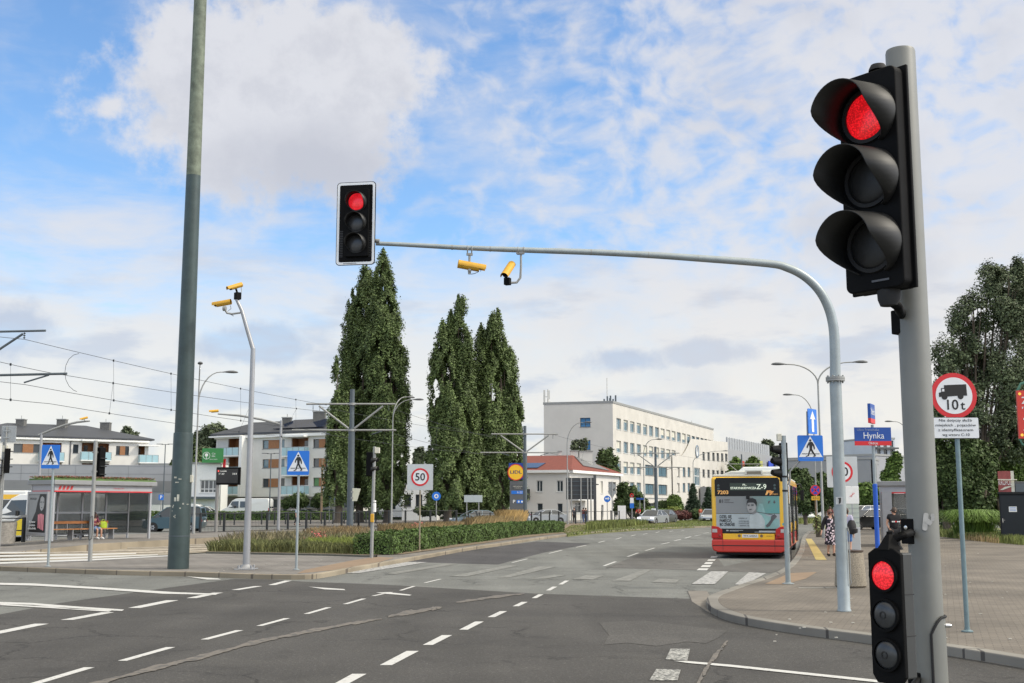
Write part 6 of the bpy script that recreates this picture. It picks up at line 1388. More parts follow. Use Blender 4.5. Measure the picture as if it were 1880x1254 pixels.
def round_sign(label, px, D, py, rpx, base_m, arrow=True, plate=None, cat='road sign', pst=M_galv):
    b = Vector((P(px,930,D).x, D, 0)); t = thing('road_sign', label, cat, b); r_ = rpx*D/F; z_ = Zat(py,D)
    q = MB(); q.lathe([(.04,0),(.04,z_+r_)],8,Tm(0,.06,0)); q.build('post', pst, t); q = MB(); discy(q,r_,0,.03,0,z_,28); q.build('sign_disc', base_m, t); return t, r_, z_
t, r_, z_ = round_sign('small round blue sign with a white symbol between the 50 board and the poplars', 801, 100, 911, 8, M_sblue)
q = MB(); ring(q, r_*.25,r_*.5,-.006,-.002,0,z_,20); q.build('white_symbol', M_swhite, t)
t, r_, z_ = round_sign('small round blue sign beside the diamond sign at the corner of the white house', 1115, 114, 916, 6, M_sblue)
q = MB(); q.prism([(-r_*.6,z_-.03),(r_*.2,z_-.03),(r_*.2,z_-.15),(r_*.7,z_+.05),(r_*.2,z_+.22),(r_*.2,z_+.1),(-r_*.6,z_+.1)], -.006,-.002); q.build('white_symbol', M_swhite, t)
D = 66; b = Vector((P(1498,930,D).x, D, .1)); t = thing('no_stopping_sign', 'round blue and red no-stopping sign over a yellow plate left of the walking woman', 'road sign', b); r_ = 9.3*D/F; z_ = Zat(900,D)-.1
q = MB(); q.lathe([(.045,0),(.045,z_+r_)],10,Tm(0,.06,0)); q.build('post', M_rust, t); q = MB(); discy(q,r_,0,.02,0,z_,28); q.build('red_disc', M_sred, t); q = MB(); discy(q,r_*.80,-.004,-.001,0,z_,28); q.build('blue_disc', mat('sign_navy',(.02,.05,.40),.4,0,0), t)
q = MB(); [q.box(-r_*.8,r_*.8,-.008,-.005-.0005*(a>0),-.03,.03, Tm(0,0,z_,0,R(a),0)) for a in (45,-45)]; q.build('red_cross', M_sred, t)
q = MB(); q.box(-r_*.8,r_*.8,0,.02,z_-r_*1.95,z_-r_*1.15); q.build('yellow_plate', mat('plate_yellow', (.62,.36,.02), .5, 0, .05), t); lettering('4.5 t', .16, 0, z_-r_*1.55, -.003, mat('plate_print', (.2,.12,.02), .5, 0, 0), t, width=.34)
D = 108; b = Vector((P(868,930,D).x, D, 0)); t = thing('road_sign', 'white rectangular sign back on two legs above the silver car by the poplars', 'road sign', b); X = lambda x_: P(x_,930,D).x-b.x; Z = lambda y_: Zat(y_,D)
q = MB(); q.box(X(852),X(885.5),0,.06,Z(922),Z(909)); q.build('board', mat('sign_back_pale',(.42,.47,.48),.5,.1,.05), t); q = MB(); [q.box(X(x_)-.05,X(x_)+.05,.065,.15,0,Z(910)) for x_ in (857,879)]; q.build('leg', M_galv, t)
D = 135; b = Vector((P(609,930,D).x, D, 0)); t = thing('road_sign', 'blue square diversion sign in front of the apartment block by the poplar', 'road sign', b); X = lambda x_: P(x_,930,D).x-b.x; Z = lambda y_: Zat(y_,D)
q = MB(); q.box(X(603.5),X(615),0,.04,Z(917),Z(904.5)); q.build('board', M_sblue, t); q = MB(); ring(q, .13,.2,-.01,-.003,-.0,Z(911),16); q.box(X(613),X(614),-.01,-.003,Z(916),Z(906)); q.box(.2,X(613),-.01,-.003,Z(911.4),Z(910.6)); q.build('white_symbol', M_white, t); q = MB(); [q.box(X(x_)-.04,X(x_)+.04,.045,.12,0,Z(906)) for x_ in (605,613.5)]; q.build('leg', M_galv, t)
D = 125; b = Vector((P(295,930,D).x, D, 0)); t = thing('parking_sign', 'small blue parking sign right of the left bus shelter', 'road sign', b); X = lambda x_: P(x_,930,D).x-b.x; Z = lambda y_: Zat(y_,D)
q = MB(); q.box(X(290.5),X(299.5),0,.04,Z(918),Z(908)); q.build('board', M_sblue, t); lettering('P', .48, 0, Z(913), -.004, M_white, t, bold=.03); q = MB(); q.lathe([(.05,0),(.05,Z(910))],8,Tm(0,.1,0)); q.build('post', M_galv, t)
D = 68.5; b = Vector((P(662,930,D).x, D, 0)); t = thing('angled_board', 'pale slanted board fixed to the right of the thick tram-line pole', 'sign', b); X = lambda x_: P(x_,930,D).x-b.x; Z = lambda y_: Zat(y_,D)
q = MB(); q.prism([(X(646.5),Z(920)),(X(655),Z(920)),(X(661.5),Z(897)),(X(646.5),Z(896))], 0,.06); q.build('board', mat('board_cream', (.55,.56,.44), .6, 0, .1, 4), t); q = MB(); [q.box(X(644),X(648),-.03,-.002,Z(y_)-.05,Z(y_)+.05) for y_ in (903,914)]; q.build('clamp', M_galv, t)
D = 120; b = Vector((P(1218,930,D).x, D, 0))
t = thing('bus_stop_sign', 'narrow stacked white, blue and red sign post before the office hedge left of the taxi', 'road sign', (P(1160,930,130).x,130,0)); Z = lambda y_: Zat(y_,130)
q = MB(); q.lathe([(.06,0),(.06,Z(909))],8); q.build('post', M_galv, t); q = MB(); q.box(-.22,.22,-.12,-.07,Z(933),Z(924)); q.build('blue_panel', M_sblue, t); q = MB(); q.box(-.2,.2,-.12,-.07,Z(923.7),Z(914)); q.build('white_panel', M_white, t); q = MB(); ring(q,.12,.22,-.12,-.07,0,Z(909.5),20); q.build('red_ring', M_sred, t)
t = thing('street_name_sign', 'small far blue street sign before the office block hedge', 'street sign', (P(1175,930,133).x,133,0)); Z = lambda y_: Zat(y_,133)
q = MB(); q.box(-.4,.42,-.06,0,Z(917.5),Z(914)); q.build('blue_panel', M_stblue, t); q = MB(); q.lathe([(.05,0),(.05,Z(914))],8,Tm(0,.06,0)); q.build('post', M_galv, t)
# ================================================================== TREES
M_bark = mat('bark_grey_brown', (.10,.08,.06), .95, 0, .3, 4, bump=.4)
M_pop = mat('poplar_leaves', (.098,.138,.046), .6, 0, .3, .5, island=.45, spec=.3)
M_tree = mat('tree_leaves', (.062,.095,.030), .65, 0, .3, .6, island=.45, spec=.3)
M_treeb = mat('bright_leaves', (.10,.16,.035), .65, 0, .3, .6, island=.4, spec=.3)
M_treed = mat('silver_green_leaves', (.095,.12,.065), .6, 0, .3, .6, island=.45, spec=.3)
M_treed2 = mat('dark_silver_leaves', (.10,.128,.066), .6, 0, .3, .6, island=.5, spec=.3)
M_con = mat('conifer_needles', (.022,.045,.02), .8, 0, .3, .8, island=.4)
M_hedge = mat('hedge_leaves', (.075,.125,.03), .6, 0, .3, 1.0, island=.5, spec=.3)
M_redb = mat('barberry_leaves', (.11,.035,.03), .7, 0, .3, 1.0, island=.4)
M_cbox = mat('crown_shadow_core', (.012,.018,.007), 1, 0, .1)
_sr = np.random.default_rng(5); SK = _sr.normal(0,1,(14,3)); SP = _sr.uniform(0,6.28,14)
def nz3(p, sc, seed=0):
    """cheap smooth noise, about -1..1"""
    q_ = (p*sc) @ SK[seed:seed+7].T + SP[seed:seed+7]; return np.sin(q_).sum(1)/3.0
def clumps(centres, radii, n, stretch=1.3):
    centres = np.asarray(centres, float); radii = np.asarray(radii, float); k = len(centres)
    idx = RNG.integers(0, k, n); d = RNG.normal(0,1,(n,3)); d /= np.linalg.norm(d,axis=1,keepdims=True)
    off = d*(radii[idx]*RNG.uniform(.2,1.15,n)**.6)[:,None]; off[:,2] *= stretch
    nr = d*.6; nr[:,2] += .55
    return centres[idx]+off, nr
def unit(n): d = RNG.normal(0,1,(n,3)); return d/np.linalg.norm(d,axis=1,keepdims=True)
def poplar(label, px, D, lobes, group, n=26000, ybase=945, leaf=.118):
    n = int(n*1.75)
    """lobes: (centre px, top py, half-width px, bottom py), each an upright plume"""
    b = Vector((P(px,930,D).x, D, .05)); t = thing('poplar_tree', label, 'tree', b, 0, group)
    PTS, NR = [], []; q = MB(); rr_ = random.Random(int(px)); vol = []
    info = []
    for (cx, yt, hw, yb_) in lobes:
        zt, zb_ = Zat(yt,D)-b.z, Zat(yb_,D)-b.z; R0 = hw*1.22*D/F; xm = P(cx,(yt+yb_)/2,D).x-b.x; info.append((xm, rr_.uniform(-1,1)*R0*.5, zb_, zt, R0)); vol.append((zt-zb_)*R0**1.7)
    for (xm, dy, zb_, zt, R0) in list(info):      # side plumes that break the outline
        H_ = zt-zb_
        for k in range(int(3+H_*.2)):
            a_ = rr_.uniform(0,2*PI); z0_ = zb_+H_*rr_.uniform(.12,.86); hh_ = rr_.uniform(1.6,3.6); rr0 = R0*(.62 if z0_ < zb_+H_*.7 else .38)
            info.append((xm+rr0*math.cos(a_)*1.1, dy+rr0*math.sin(a_)*1.1, z0_, z0_+hh_, rr_.uniform(.5,.85))); vol.append(hh_*info[-1][4]**1.7*1.3)
    vol = np.array(vol)/sum(vol)
    for (xm, dy, zb_, zt, R0), w_ in zip(info, vol):
        m_ = int(n*w_*1.75); u_ = 1-RNG.uniform(0,1,m_)**.80; H_ = zt-zb_
        prof = np.clip(u_/.10,0,1)**.5*.35+np.clip(1-u_,0,1)**.34*.80; prof = np.minimum(prof, 1.0)*(1-u_**9)
        a_ = RNG.uniform(0,2*PI,m_); r_ = RNG.uniform(0,1,m_)**.42
        ph = rr_.uniform(0,9); lump = 1+.15*np.sin(a_*3+u_*H_*.55+ph)+.14*np.sin(a_*5-u_*H_*1.3+ph*2)+.11*np.sin(a_*2+u_*H_*2.6)
        rad = R0*prof*r_*lump*.92
        p = np.stack([xm+rad*np.cos(a_), dy+rad*np.sin(a_), zb_+H_*u_+r_*.5*np.sin(a_*7+ph)],1)+RNG.normal(0,.07,(m_,3))
        g_ = nz3(p*np.array([1,1,.55]), 1.5, 3)+.6*nz3(p*np.array([1,1,.6]), 3.6, 0)
        keep = g_ > -.58+.35*(r_ > .8)*RNG.uniform(0,1,m_); p = p[keep]; a_ = a_[keep]
        PTS.append(p); NR.append(np.stack([np.cos(a_)*.7,np.sin(a_)*.7,np.full(len(p),.6)],1))
        if H_ > 5: q.tube([Vector((0,0,.3)), Vector((xm*.5,dy*.5,zb_+H_*.08)), Vector((xm,dy,zb_+H_*.45)), Vector((xm,dy,zb_+H_*.93))], [.24,.18,.10,.03], 7)
    q.lathe([(.62,0),(.45,.4),(.38,2.0),(.34,4)], 14); q.build('trunk', M_bark, t)
    leafmesh('crown', np.concatenate(PTS), np.concatenate(NR), leaf, M_pop, t, aspect=.62, jitter=.45); return t
g1 = 'columnar poplars behind the tram line'
poplar('tallest poplar, its pointed top reaching up beside the overhead signal', 712, 128, [(702,463,25,720),(704,474,30,860),(718,550,28,928),(722,620,26,925),(728,600,21,925),(700,560,26,930)], g1, 72000)
poplar('broad leafy poplar with twin spires below the overhead signal', 660, 131, [(671,490,21,760),(645,533,20,800),(688,497,25,925),(656,560,28,925),(642,640,24,905),(668,640,30,928)], g1, 72000)
poplar('small narrow poplar on the left flank of the tallest poplar group', 622, 126, [(618,663,15,925),(612,740,16,915),(628,700,16,925)], g1, 24000)
poplar('pointed poplar forming the left half of the right-hand poplar pair', 822, 126, [(841,543,14,740),(826,572,22,860),(812,592,18,760),(826,630,28,930),(850,592,19,800),(812,680,24,930),(845,690,26,930)], g1, 68000)
poplar('leaning-topped poplar forming the right half of the right-hand poplar pair', 925, 130, [(914,568,14,720),(902,590,22,860),(883,598,21,800),(926,622,20,860),(938,655,17,930),(898,650,30,930),(925,690,31,930),(944,705,16,915)], g1, 74000)
poplar('slim poplar squeezed between the two tall right-hand poplars', 868, 128, [(866,668,13,930),(868,740,16,930)], g1, 20000)
def crown_tree(label, px, D, lobes, m=M_tree, n=9000, leaf=.14, name='leafy_tree', zb=0, group=None, trunk=.18, ytrunk=None, stretch=1.0, gap=.55, depth=1.0, limb=True):
    """lobes: (cx px, cy py, rx px, ry px) ellipsoids of foliage"""
    b = Vector((P(px,930,D).x, D, zb)); t = thing(name, label, 'bush' if name.endswith('bush') else 'tree', b, 0, group); rr_ = random.Random(int(px*7+D))
    q = MB(); q.tube([Vector((0,0,0)), Vector((0,0,.5))], [trunk*1.2,trunk], 10); PTS, NR = [], []
    ws = np.array([(l_[2]*l_[3])**.9 for l_ in lobes]); ws = ws/ws.sum()
    for (cx,cy,rx,ry), w_ in zip(lobes, ws):
        c0 = P(cx,cy,D)-b; Rx, Rz_ = rx*D/F, ry*D/F; c0.y = rr_.uniform(-.3,.3)*Rx
        m_ = int(n*w_*1.8); dd = unit(m_); r_ = RNG.uniform(0,1,m_)**.40
        out = 1+.16*nz3(dd+cx, 2.6, 1)+.10*nz3(dd*1.0+cx, 6.5, 4)
        p = np.array(c0)+dd*np.array([Rx,Rx*.85*depth,Rz_])*(r_*out)[:,None]+RNG.normal(0,.05+leaf*.25,(m_,3))
        fr_ = 1.1/max(.5,min(Rx,Rz_)); g_ = nz3(p, fr_*2.2, 2)+.6*nz3(p, fr_*5.5, 6)
        keep = (g_ > -gap) & ((r_ < .80) | (RNG.uniform(0,1,m_) < .5+gap)); p = p[keep]; PTS.append(p); nn = dd[keep]*.7; nn[:,2] += .55; NR.append(nn)
        if limb:
            q.tube([Vector((0,0,.3)), Vector((c0.x*.35,c0.y*.3,max(.5,c0.z*.5))), Vector((c0.x*.9,c0.y,c0.z)), Vector((c0.x*1.05,c0.y,c0.z+Rz_*.6))], [trunk,trunk*.7,trunk*.35,.02], 7)
            if Rx > 1.2:
                for _ in range(6):
                    d_ = Vector((rr_.gauss(0,1),rr_.gauss(0,1),abs(rr_.gauss(0,1)))).normalized(); e_ = c0+Vector((d_.x*Rx*.8,d_.y*Rx*.8,d_.z*Rz_*.8)); q.tube([c0*.75, c0.lerp(e_,.6)+Vector((0,0,.2)), e_], [trunk*.35,trunk*.2,.015], 5)
    q.build('trunk', M_bark, t)
    p = np.concatenate(PTS); p[:,2] = np.maximum(p[:,2], .05+RNG.uniform(0,.15,len(p))); leafmesh('crown', p, np.concatenate(NR), leaf, m, t, jitter=.5); return t
# left and centre background
crown_tree('silvery green tree above the green billboard', 395, 205, [(395,800,30,24),(372,812,20,28),(418,812,22,18),(395,835,36,22)], M_treed, 16000, .26, trunk=.3)
crown_tree('small tree tip above the left apartment roof', 236, 232, [(232,793,9,10),(245,800,9,8),(238,812,10,14)], M_treed, 2500, .25)
crown_tree('dark tree behind the huge pole at the end of the retail hall', 345, 190, [(345,845,22,40),(330,860,18,25)], M_tree, 7000, .24)
for x_, lb in ((548,'low round street tree left of the diversion sign with reddish tips'), (588,'low round street tree nearest the diversion sign')):
    crown_tree(lb, x_, 158, [(x_,917,15,12),(x_-7,923,11,9),(x_+8,921,10,9)], M_tree, 5000, .15, group='small trees before the apartment block', trunk=.1)
crown_tree('small round tree beside the white van roof', 526, 158, [(526,924,10,9)], M_tree, 2500, .14, group='small trees before the apartment block', trunk=.08)
crown_tree('distant small tree between the two poplar groups', 771, 185, [(770,838,11,16),(768,850,9,12)], M_treed, 2500, .25)
crown_tree('leafy green mass filling the gap under the right-hand poplars', 872, 138, [(872,900,32,30),(905,905,22,26),(850,920,20,18)], M_tree, 14000, .2)
crown_tree('green shrubs behind the white rectangular sign back', 840, 142, [(840,935,40,10),(790,938,30,8),(900,938,30,9)], M_tree, 7000, .18, name='leafy_bush', limb=False)
crown_tree('dark leafy tree growing between the red-roofed house and the office block', 1112, 172, [(1114,845,17,22),(1120,872,16,24),(1105,862,12,18)], M_tree, 9000, .22)
crown_tree('thin birch rising behind the chimneys of the red-roofed house', 1064, 172, [(1058,820,9,12),(1071,815,8,12),(1062,832,9,9)], M_treed, 1800, .2)
crown_tree('dense dark tree at the right corner of the white house', 1160, 150, [(1152,905,18,18),(1165,925,22,18),(1140,930,14,16)], M_tree, 12000, .18)
crown_tree('bright green round tree in front of the office block', 1237, 158, [(1236,921,14,12),(1242,930,13,10),(1229,930,10,9)], M_treeb, 6000, .16)
crown_tree('small dark bush left of the bright green round tree', 1213, 158, [(1214,930,12,10)], M_tree, 3500, .16, name='leafy_bush', limb=False)
crown_tree('yellow-green clipped bush below the bright green round tree', 1238, 148, [(1237,936,12,5)], mat('yellow_green_leaves', (.16,.20,.03), .7, 0, .2, 1, island=.3), 2600, .13, name='leafy_bush', limb=False)
crown_tree('long green shrub row before the office block ground floor', 1195, 150, [(1190,938,22,7),(1215,941,20,6),(1175,944,14,6)], M_treeb, 5500, .15, name='leafy_bush', limb=False)
crown_tree('reddish purple shrub row behind the taxi', 1250, 143, [(1235,946,16,7),(1255,946,16,7),(1224,947,9,6)], M_redb, 6000, .12, name='leafy_bush', limb=False)
crown_tree('green shrub behind the grass verge right of the red shrubs', 1290, 143, [(1285,943,17,8),(1300,946,10,8)], M_tree, 4500, .14, name='leafy_bush', limb=False)
def conifer(label, px, D, ytop, ybase, hw):
    b = Vector((P(px,930,D).x,D,0)); t = thing('conifer_tree', label, 'tree', b, 0, 'conifers before the office wing'); zt = Zat(ytop,D); z0 = .4; R0 = hw*D/F; rr_ = random.Random(px)
    q = MB(); q.lathe([(.18,0),(.02,zt)], 8); q.build('trunk', M_bark, t); cs, rs = [], []
    for k in range(150):
        u_ = rr_.random()**1.3; a = rr_.uniform(0,2*PI); rad = R0*(1-u_)*rr_.uniform(.3,1.0); cs.append((rad*math.cos(a),rad*math.sin(a),z0+(zt-z0)*u_)); rs.append(.25+.45*(1-u_))
    p, nn = clumps(cs, rs, 8000, .6); leafmesh('crown', p, nn, .15, M_con, t, aspect=.35, jitter=.5)
conifer('dark pointed conifer in front of the office wing entrance', 1273, 165, 889, 945, 17)
conifer('second dark conifer just left of the bus rear', 1301, 160, 896, 945, 14)
# behind / right of the bus
crown_tree('round-topped tree rising behind the grey shopping centre', 1410, 330, [(1408,822,14,14),(1416,838,12,22),(1401,832,9,14)], M_treed, 7000, .38)
for x_, D_, lb in ((1352,250,'green tree left of the shopping centre signs'),(1382,252,'small green tree between the shopping centre signs')):
    crown_tree(lb, x_, D_, [(x_,855,12,16),(x_-4,875,14,20)], M_treeb, 5000, .28, group='trees before the shopping centre')
crown_tree('bushy tree right of the bus, under the crossing sign', 1478, 118, [(1474,895,20,32),(1462,880,12,22),(1488,905,16,28),(1475,922,22,18)], M_tree, 17000, .17)
crown_tree('dark tree behind the no-stopping sign', 1512, 132, [(1512,890,18,22),(1524,905,16,26),(1505,920,18,18)], M_tree, 13000, .18)
crown_tree('green tree right of the white information pillar', 1590, 120, [(1588,900,15,15),(1600,908,15,16),(1580,918,14,12)], M_treeb, 9000, .16)
crown_tree('far tree left of the nearest thick pole above the grey shelter', 1636, 135, [(1640,862,12,22),(1634,880,16,18),(1646,845,8,14)], M_treeb, 9000, .18)
crown_tree('distant green trees seen under the round speed board', 1550, 190, [(1545,912,25,16),(1580,918,25,14),(1620,915,20,16)], M_tree, 9000, .24)
crown_tree('weedy bush at the foot of the no-stopping sign post', 1503, 66, [(1504,968,7,10),(1501,958,5,8)], M_sage, 1200, .08, name='leafy_bush', limb=False)
# big trees on the right
crown_tree('large dark tree with grey-green leaves towering over the lorry sign', 1800, 74, [(1815,515,26,38),(1838,520,20,36),(1785,580,40,46),(1755,590,20,30),(1765,640,44,40),(1850,560,44,70),(1735,665,34,38),(1722,750,24,40),(1790,680,56,60),(1850,680,60,80),(1728,712,20,22),(1800,765,56,50),(1865,790,50,60),(1770,740,44,40)], M_treed2, 95000, .082, trunk=.13, gap=.12)
crown_tree('second tall dark tree at the right edge of the picture', 1905, 80, [(1868,510,24,40),(1890,560,40,60),(1910,640,50,80),(1900,740,60,70)], M_treed2, 48000, .095, trunk=.13, gap=.12)
crown_tree('thick green undergrowth below the large trees, left part', 1735, 72, [(1718,830,30,50),(1722,870,34,52),(1755,868,34,48),(1705,890,26,44),(1742,915,40,40),(1775,860,26,48),(1792,905,32,50),(1770,840,34,44),(1805,850,30,40)], M_tree, 62000, .10, trunk=.1)
crown_tree('light green leafy tree behind the black kiosk', 1840, 76, [(1815,860,38,48),(1855,845,36,44),(1885,870,34,50),(1800,905,34,36)], M_treeb, 40000, .10, trunk=.15)
crown_tree('dark bush filling the gap between undergrowth and kiosk', 1790, 84, [(1790,890,60,60),(1850,920,60,40),(1720,900,50,60)], M_tree, 22000, .13, name='leafy_bush', limb=False)
# arching ornamental grass
b = G(1790,988,.13); t = thing('ornamental_grass', 'big arching bright green grass clump left of the black kiosk', 'plant', b)
n = 5200; a = RNG.uniform(0,2*PI,n); ln = RNG.uniform(.5,1.0,n); hh = RNG.uniform(.8,1.25,n)*1.25; out = RNG.uniform(.3,1.35,n)*1.25
V = []; Fc = []
for i in range(n):
    ca, sa = math.cos(a[i]), math.sin(a[i]); sx, sy = -sa*.016, ca*.016; b0 = (RNG.normal(0,.35), RNG.normal(0,.2)); o_ = len(V)
    for u_, z_ in ((0,0),(.35,.7),(.7,.98),(1,.80)):
        r_ = out[i]*u_; z_ = hh[i]*z_; w_ = 1-u_*.7; V += [(b0[0]+ca*r_-sx*w_, b0[1]+sa*r_*.8-sy*w_, z_), (b0[0]+ca*r_+sx*w_, b0[1]+sa*r_*.8+sy*w_, z_)]
    Fc += [(o_+2*k,o_+2*k+1,o_+2*k+3,o_+2*k+2) for k in range(3)]
me = bpy.data.meshes.new('fronds'); me.from_pydata(V,[],Fc); me.materials.append(mat('bright_grass_frond', (.13,.22,.035), .6, 0, .2, 1, island=.35)); ob = bpy.data.objects.new('fronds', me); COL.objects.link(ob); ob.parent = t
grass('dry_grass', [(1760,990),(1835,998),(1830,990),(1780,986)], 1200, .13, .3, M_dry, .012)
# ---- clipped hedge
def hedge(label, pathpx, width, h, m, z0=.13, per=620, leaf=.045, name='clipped_hedge', D_=None):
    pts = [G(x,y,z0) for x,y in pathpx] if D_ is None else [Vector((P(x,930,D_).x,D_,z0)) for x,_ in pathpx]
    t = thing(name, label, 'hedge', pts[0]); o = pts[0]; back = offset_in(pts, width)
    n = len(pts); q = MB(); ins = .05
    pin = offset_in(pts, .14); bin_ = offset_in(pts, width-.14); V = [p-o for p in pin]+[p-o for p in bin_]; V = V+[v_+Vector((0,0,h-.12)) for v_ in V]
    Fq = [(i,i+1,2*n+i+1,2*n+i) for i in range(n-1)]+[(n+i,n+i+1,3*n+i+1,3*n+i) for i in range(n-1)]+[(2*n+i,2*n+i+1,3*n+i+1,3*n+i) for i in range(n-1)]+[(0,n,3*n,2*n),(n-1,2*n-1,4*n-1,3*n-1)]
    q.add(V, Fq); q.build('shade_core', M_cbox, t)  # solid dark core, its colour standing in for shade between the leaves
    P_, N_ = [], []
    for i in range(n-1):
        a_, b_, c_, d_ = [np.array(v_-o) for v_ in (pts[i],pts[i+1],back[i],back[i+1])]; L_ = np.linalg.norm(b_-a_)
        inw = (c_-a_)/np.linalg.norm(c_-a_)
        for kind, ar in (('f',h),('t',width),('b',h*.4)):
            k = int(per*L_*ar); u_ = RNG.uniform(0,1,(k,1)); v_ = RNG.uniform(0,1,(k,1))
            bmp = .05*np.sin(u_*L_*2.3+v_*3+i)+.04*np.sin(u_*L_*6.1-v_*5)
            if kind == 'f': p = a_+(b_-a_)*u_+np.array([0,0,1.])*h*v_-inw*(RNG.uniform(-.05,.06,(k,1))+bmp-.12*(v_>.93)); nn = np.tile(-inw+[0,0,.25],(k,1))
            elif kind == 't': p = a_+(b_-a_)*u_+(c_-a_)*v_+np.array([0,0,1.])*(h+RNG.uniform(-.05,.03,(k,1))+bmp); nn = np.tile([0,0,1.],(k,1))
            else: p = c_+(d_-c_)*u_+np.array([0,0,1.])*h*v_+inw*RNG.uniform(-.05,.05,(k,1)); nn = np.tile(inw,(k,1))
            P_.append(p); N_.append(nn)
    for (s_, e_, sg) in ((0, pts, -1),(n-1, pts, 1)):
        a_, c_ = np.array(pts[s_]-o), np.array(back[s_]-o); k = int(per*width*h*1.2); u_ = RNG.uniform(0,1,(k,1)); v_ = RNG.uniform(0,1,(k,1))
        tdir = np.array((pts[1]-pts[0] if s_ == 0 else pts[-1]-pts[-2]).normalized())*sg
        P_.append(a_+(c_-a_)*u_+np.array([0,0,1.])*h*v_+tdir*RNG.uniform(-.03,.12,(k,1))); N_.append(np.tile(tdir+[0,0,.2],(k,1)))
    leafmesh('leaves', np.concatenate(P_), np.concatenate(N_), leaf, m, t, jitter=.5); return t
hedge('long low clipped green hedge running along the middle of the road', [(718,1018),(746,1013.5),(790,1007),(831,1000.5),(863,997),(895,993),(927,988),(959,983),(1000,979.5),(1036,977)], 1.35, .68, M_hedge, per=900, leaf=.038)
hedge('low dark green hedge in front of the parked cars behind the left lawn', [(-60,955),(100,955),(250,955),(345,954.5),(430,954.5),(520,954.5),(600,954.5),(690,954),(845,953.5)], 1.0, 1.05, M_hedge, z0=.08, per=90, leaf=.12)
# ---- planting beds
def bed(name, polypx, n, h, m, w=.02, lean=.35, z=.14): return grass(name, polypx, n, z, h, m, w, lean)
bed('sage_grass', [(380,1012),(500,1014),(600,1016),(650,1017),(652,1004),(650,996),(560,996),(440,1002)], 24000, .36, M_sage, .008, .8)
bed('sage_grass', [(560,1010),(652,1016),(654,1006),(640,998),(580,1000)], 13000, .42, mat('lime_grass_blades', (.26,.31,.07), .8, 0, .2, 1, island=.35), .014, .3)
bed('dry_grass', [(400,1008),(660,1008),(700,995),(640,990),(440,996)], 5000, .55, mat('straw_grass_blades', (.36,.32,.19), .85, 0, .25, 1.5, island=.3), .006, .5)
bed('dry_grass', [(560,1000),(660,1000),(680,990),(640,986),(570,990)], 4500, .62, mat('rusty_grass_blades', (.34,.25,.13), .85, 0, .25, 1.5, island=.3), .014, .4)
bed('dry_grass', [(700,998),(770,995),(850,986),(838,981),(760,988),(700,990)], 9000, .75, M_dry, .010, .6)
bed('dry_grass', [(858,985),(930,977),(952,974),(940,970),(870,978)], 9000, .95, M_dry, .012, .6)
bed('dry_grass', [(915,977),(950,974),(962,971),(930,969)], 6000, 1.25, mat('gold_grass_blades', (.52,.36,.15), .85, 0, .2, 1.5, island=.25), .02, .5)
bed('weeds', [(1075,974),(1140,968),(1190,963),(1130,964),(1080,968)], 5000, .5, M_gr, .03, .4)
t = thing('pink_flowers', 'two clusters of salmon pink flowers in the grasses by the blue crossing sign', 'flowers', P(583,993,48.5))
pts = np.concatenate([RNG.normal(0,.13,(160,3))*[1,1,.6]-[.28,0,.02], RNG.normal(0,.13,(220,3))+[.06,0,.06]]); leafmesh('blossom', pts, np.tile([0,-1.,.4],(380,1)), .045, mat('salmon_petals', (.65,.16,.15), .6, 0, .1, 5), t, jitter=.6)
pts2 = RNG.normal(0,.15,(300,3))-[0,0,.35]; leafmesh('foliage', pts2, np.tile([0,0,1.],(300,1)), .05, M_hedge, t, jitter=.6)
t = thing('pink_flowers', 'small pink flower cluster behind the hedge near the 50 sign post', 'flowers', P(764,970,58)); leafmesh('blossom', RNG.normal(0,.12,(200,3)), np.tile([0,-1.,.4],(200,1)), .04, MATS['salmon_petals'], t, jitter=.6)
leafmesh('foliage', RNG.normal(0,.15,(300,3))-[0,0,.3], np.tile([0,0,1.],(300,1)), .05, M_hedge, t, jitter=.6)
# scattered litter and stones along kerbs
rr_ = random.Random(5); q = MB()
for k in range(70):
    x_ = rr_.uniform(400,1000) if k < 30 else rr_.uniform(1400,1860); y_ = (1052-(x_-400)*.10+rr_.uniform(-8,-2)) if k < 30 else rr_.uniform(1010,1180)
    if k < 30 and x_ > 720: continue
    p = G(x_,y_,.12); s_ = rr_.uniform(.012,.03); q.cbox(p+Vector((0,0,.004)), s_*1.6, s_, .008)
tag(q.build('small_litter', mat('litter_pale', (.5,.48,.42), .8, 0, .2, 9)), kind='stuff')

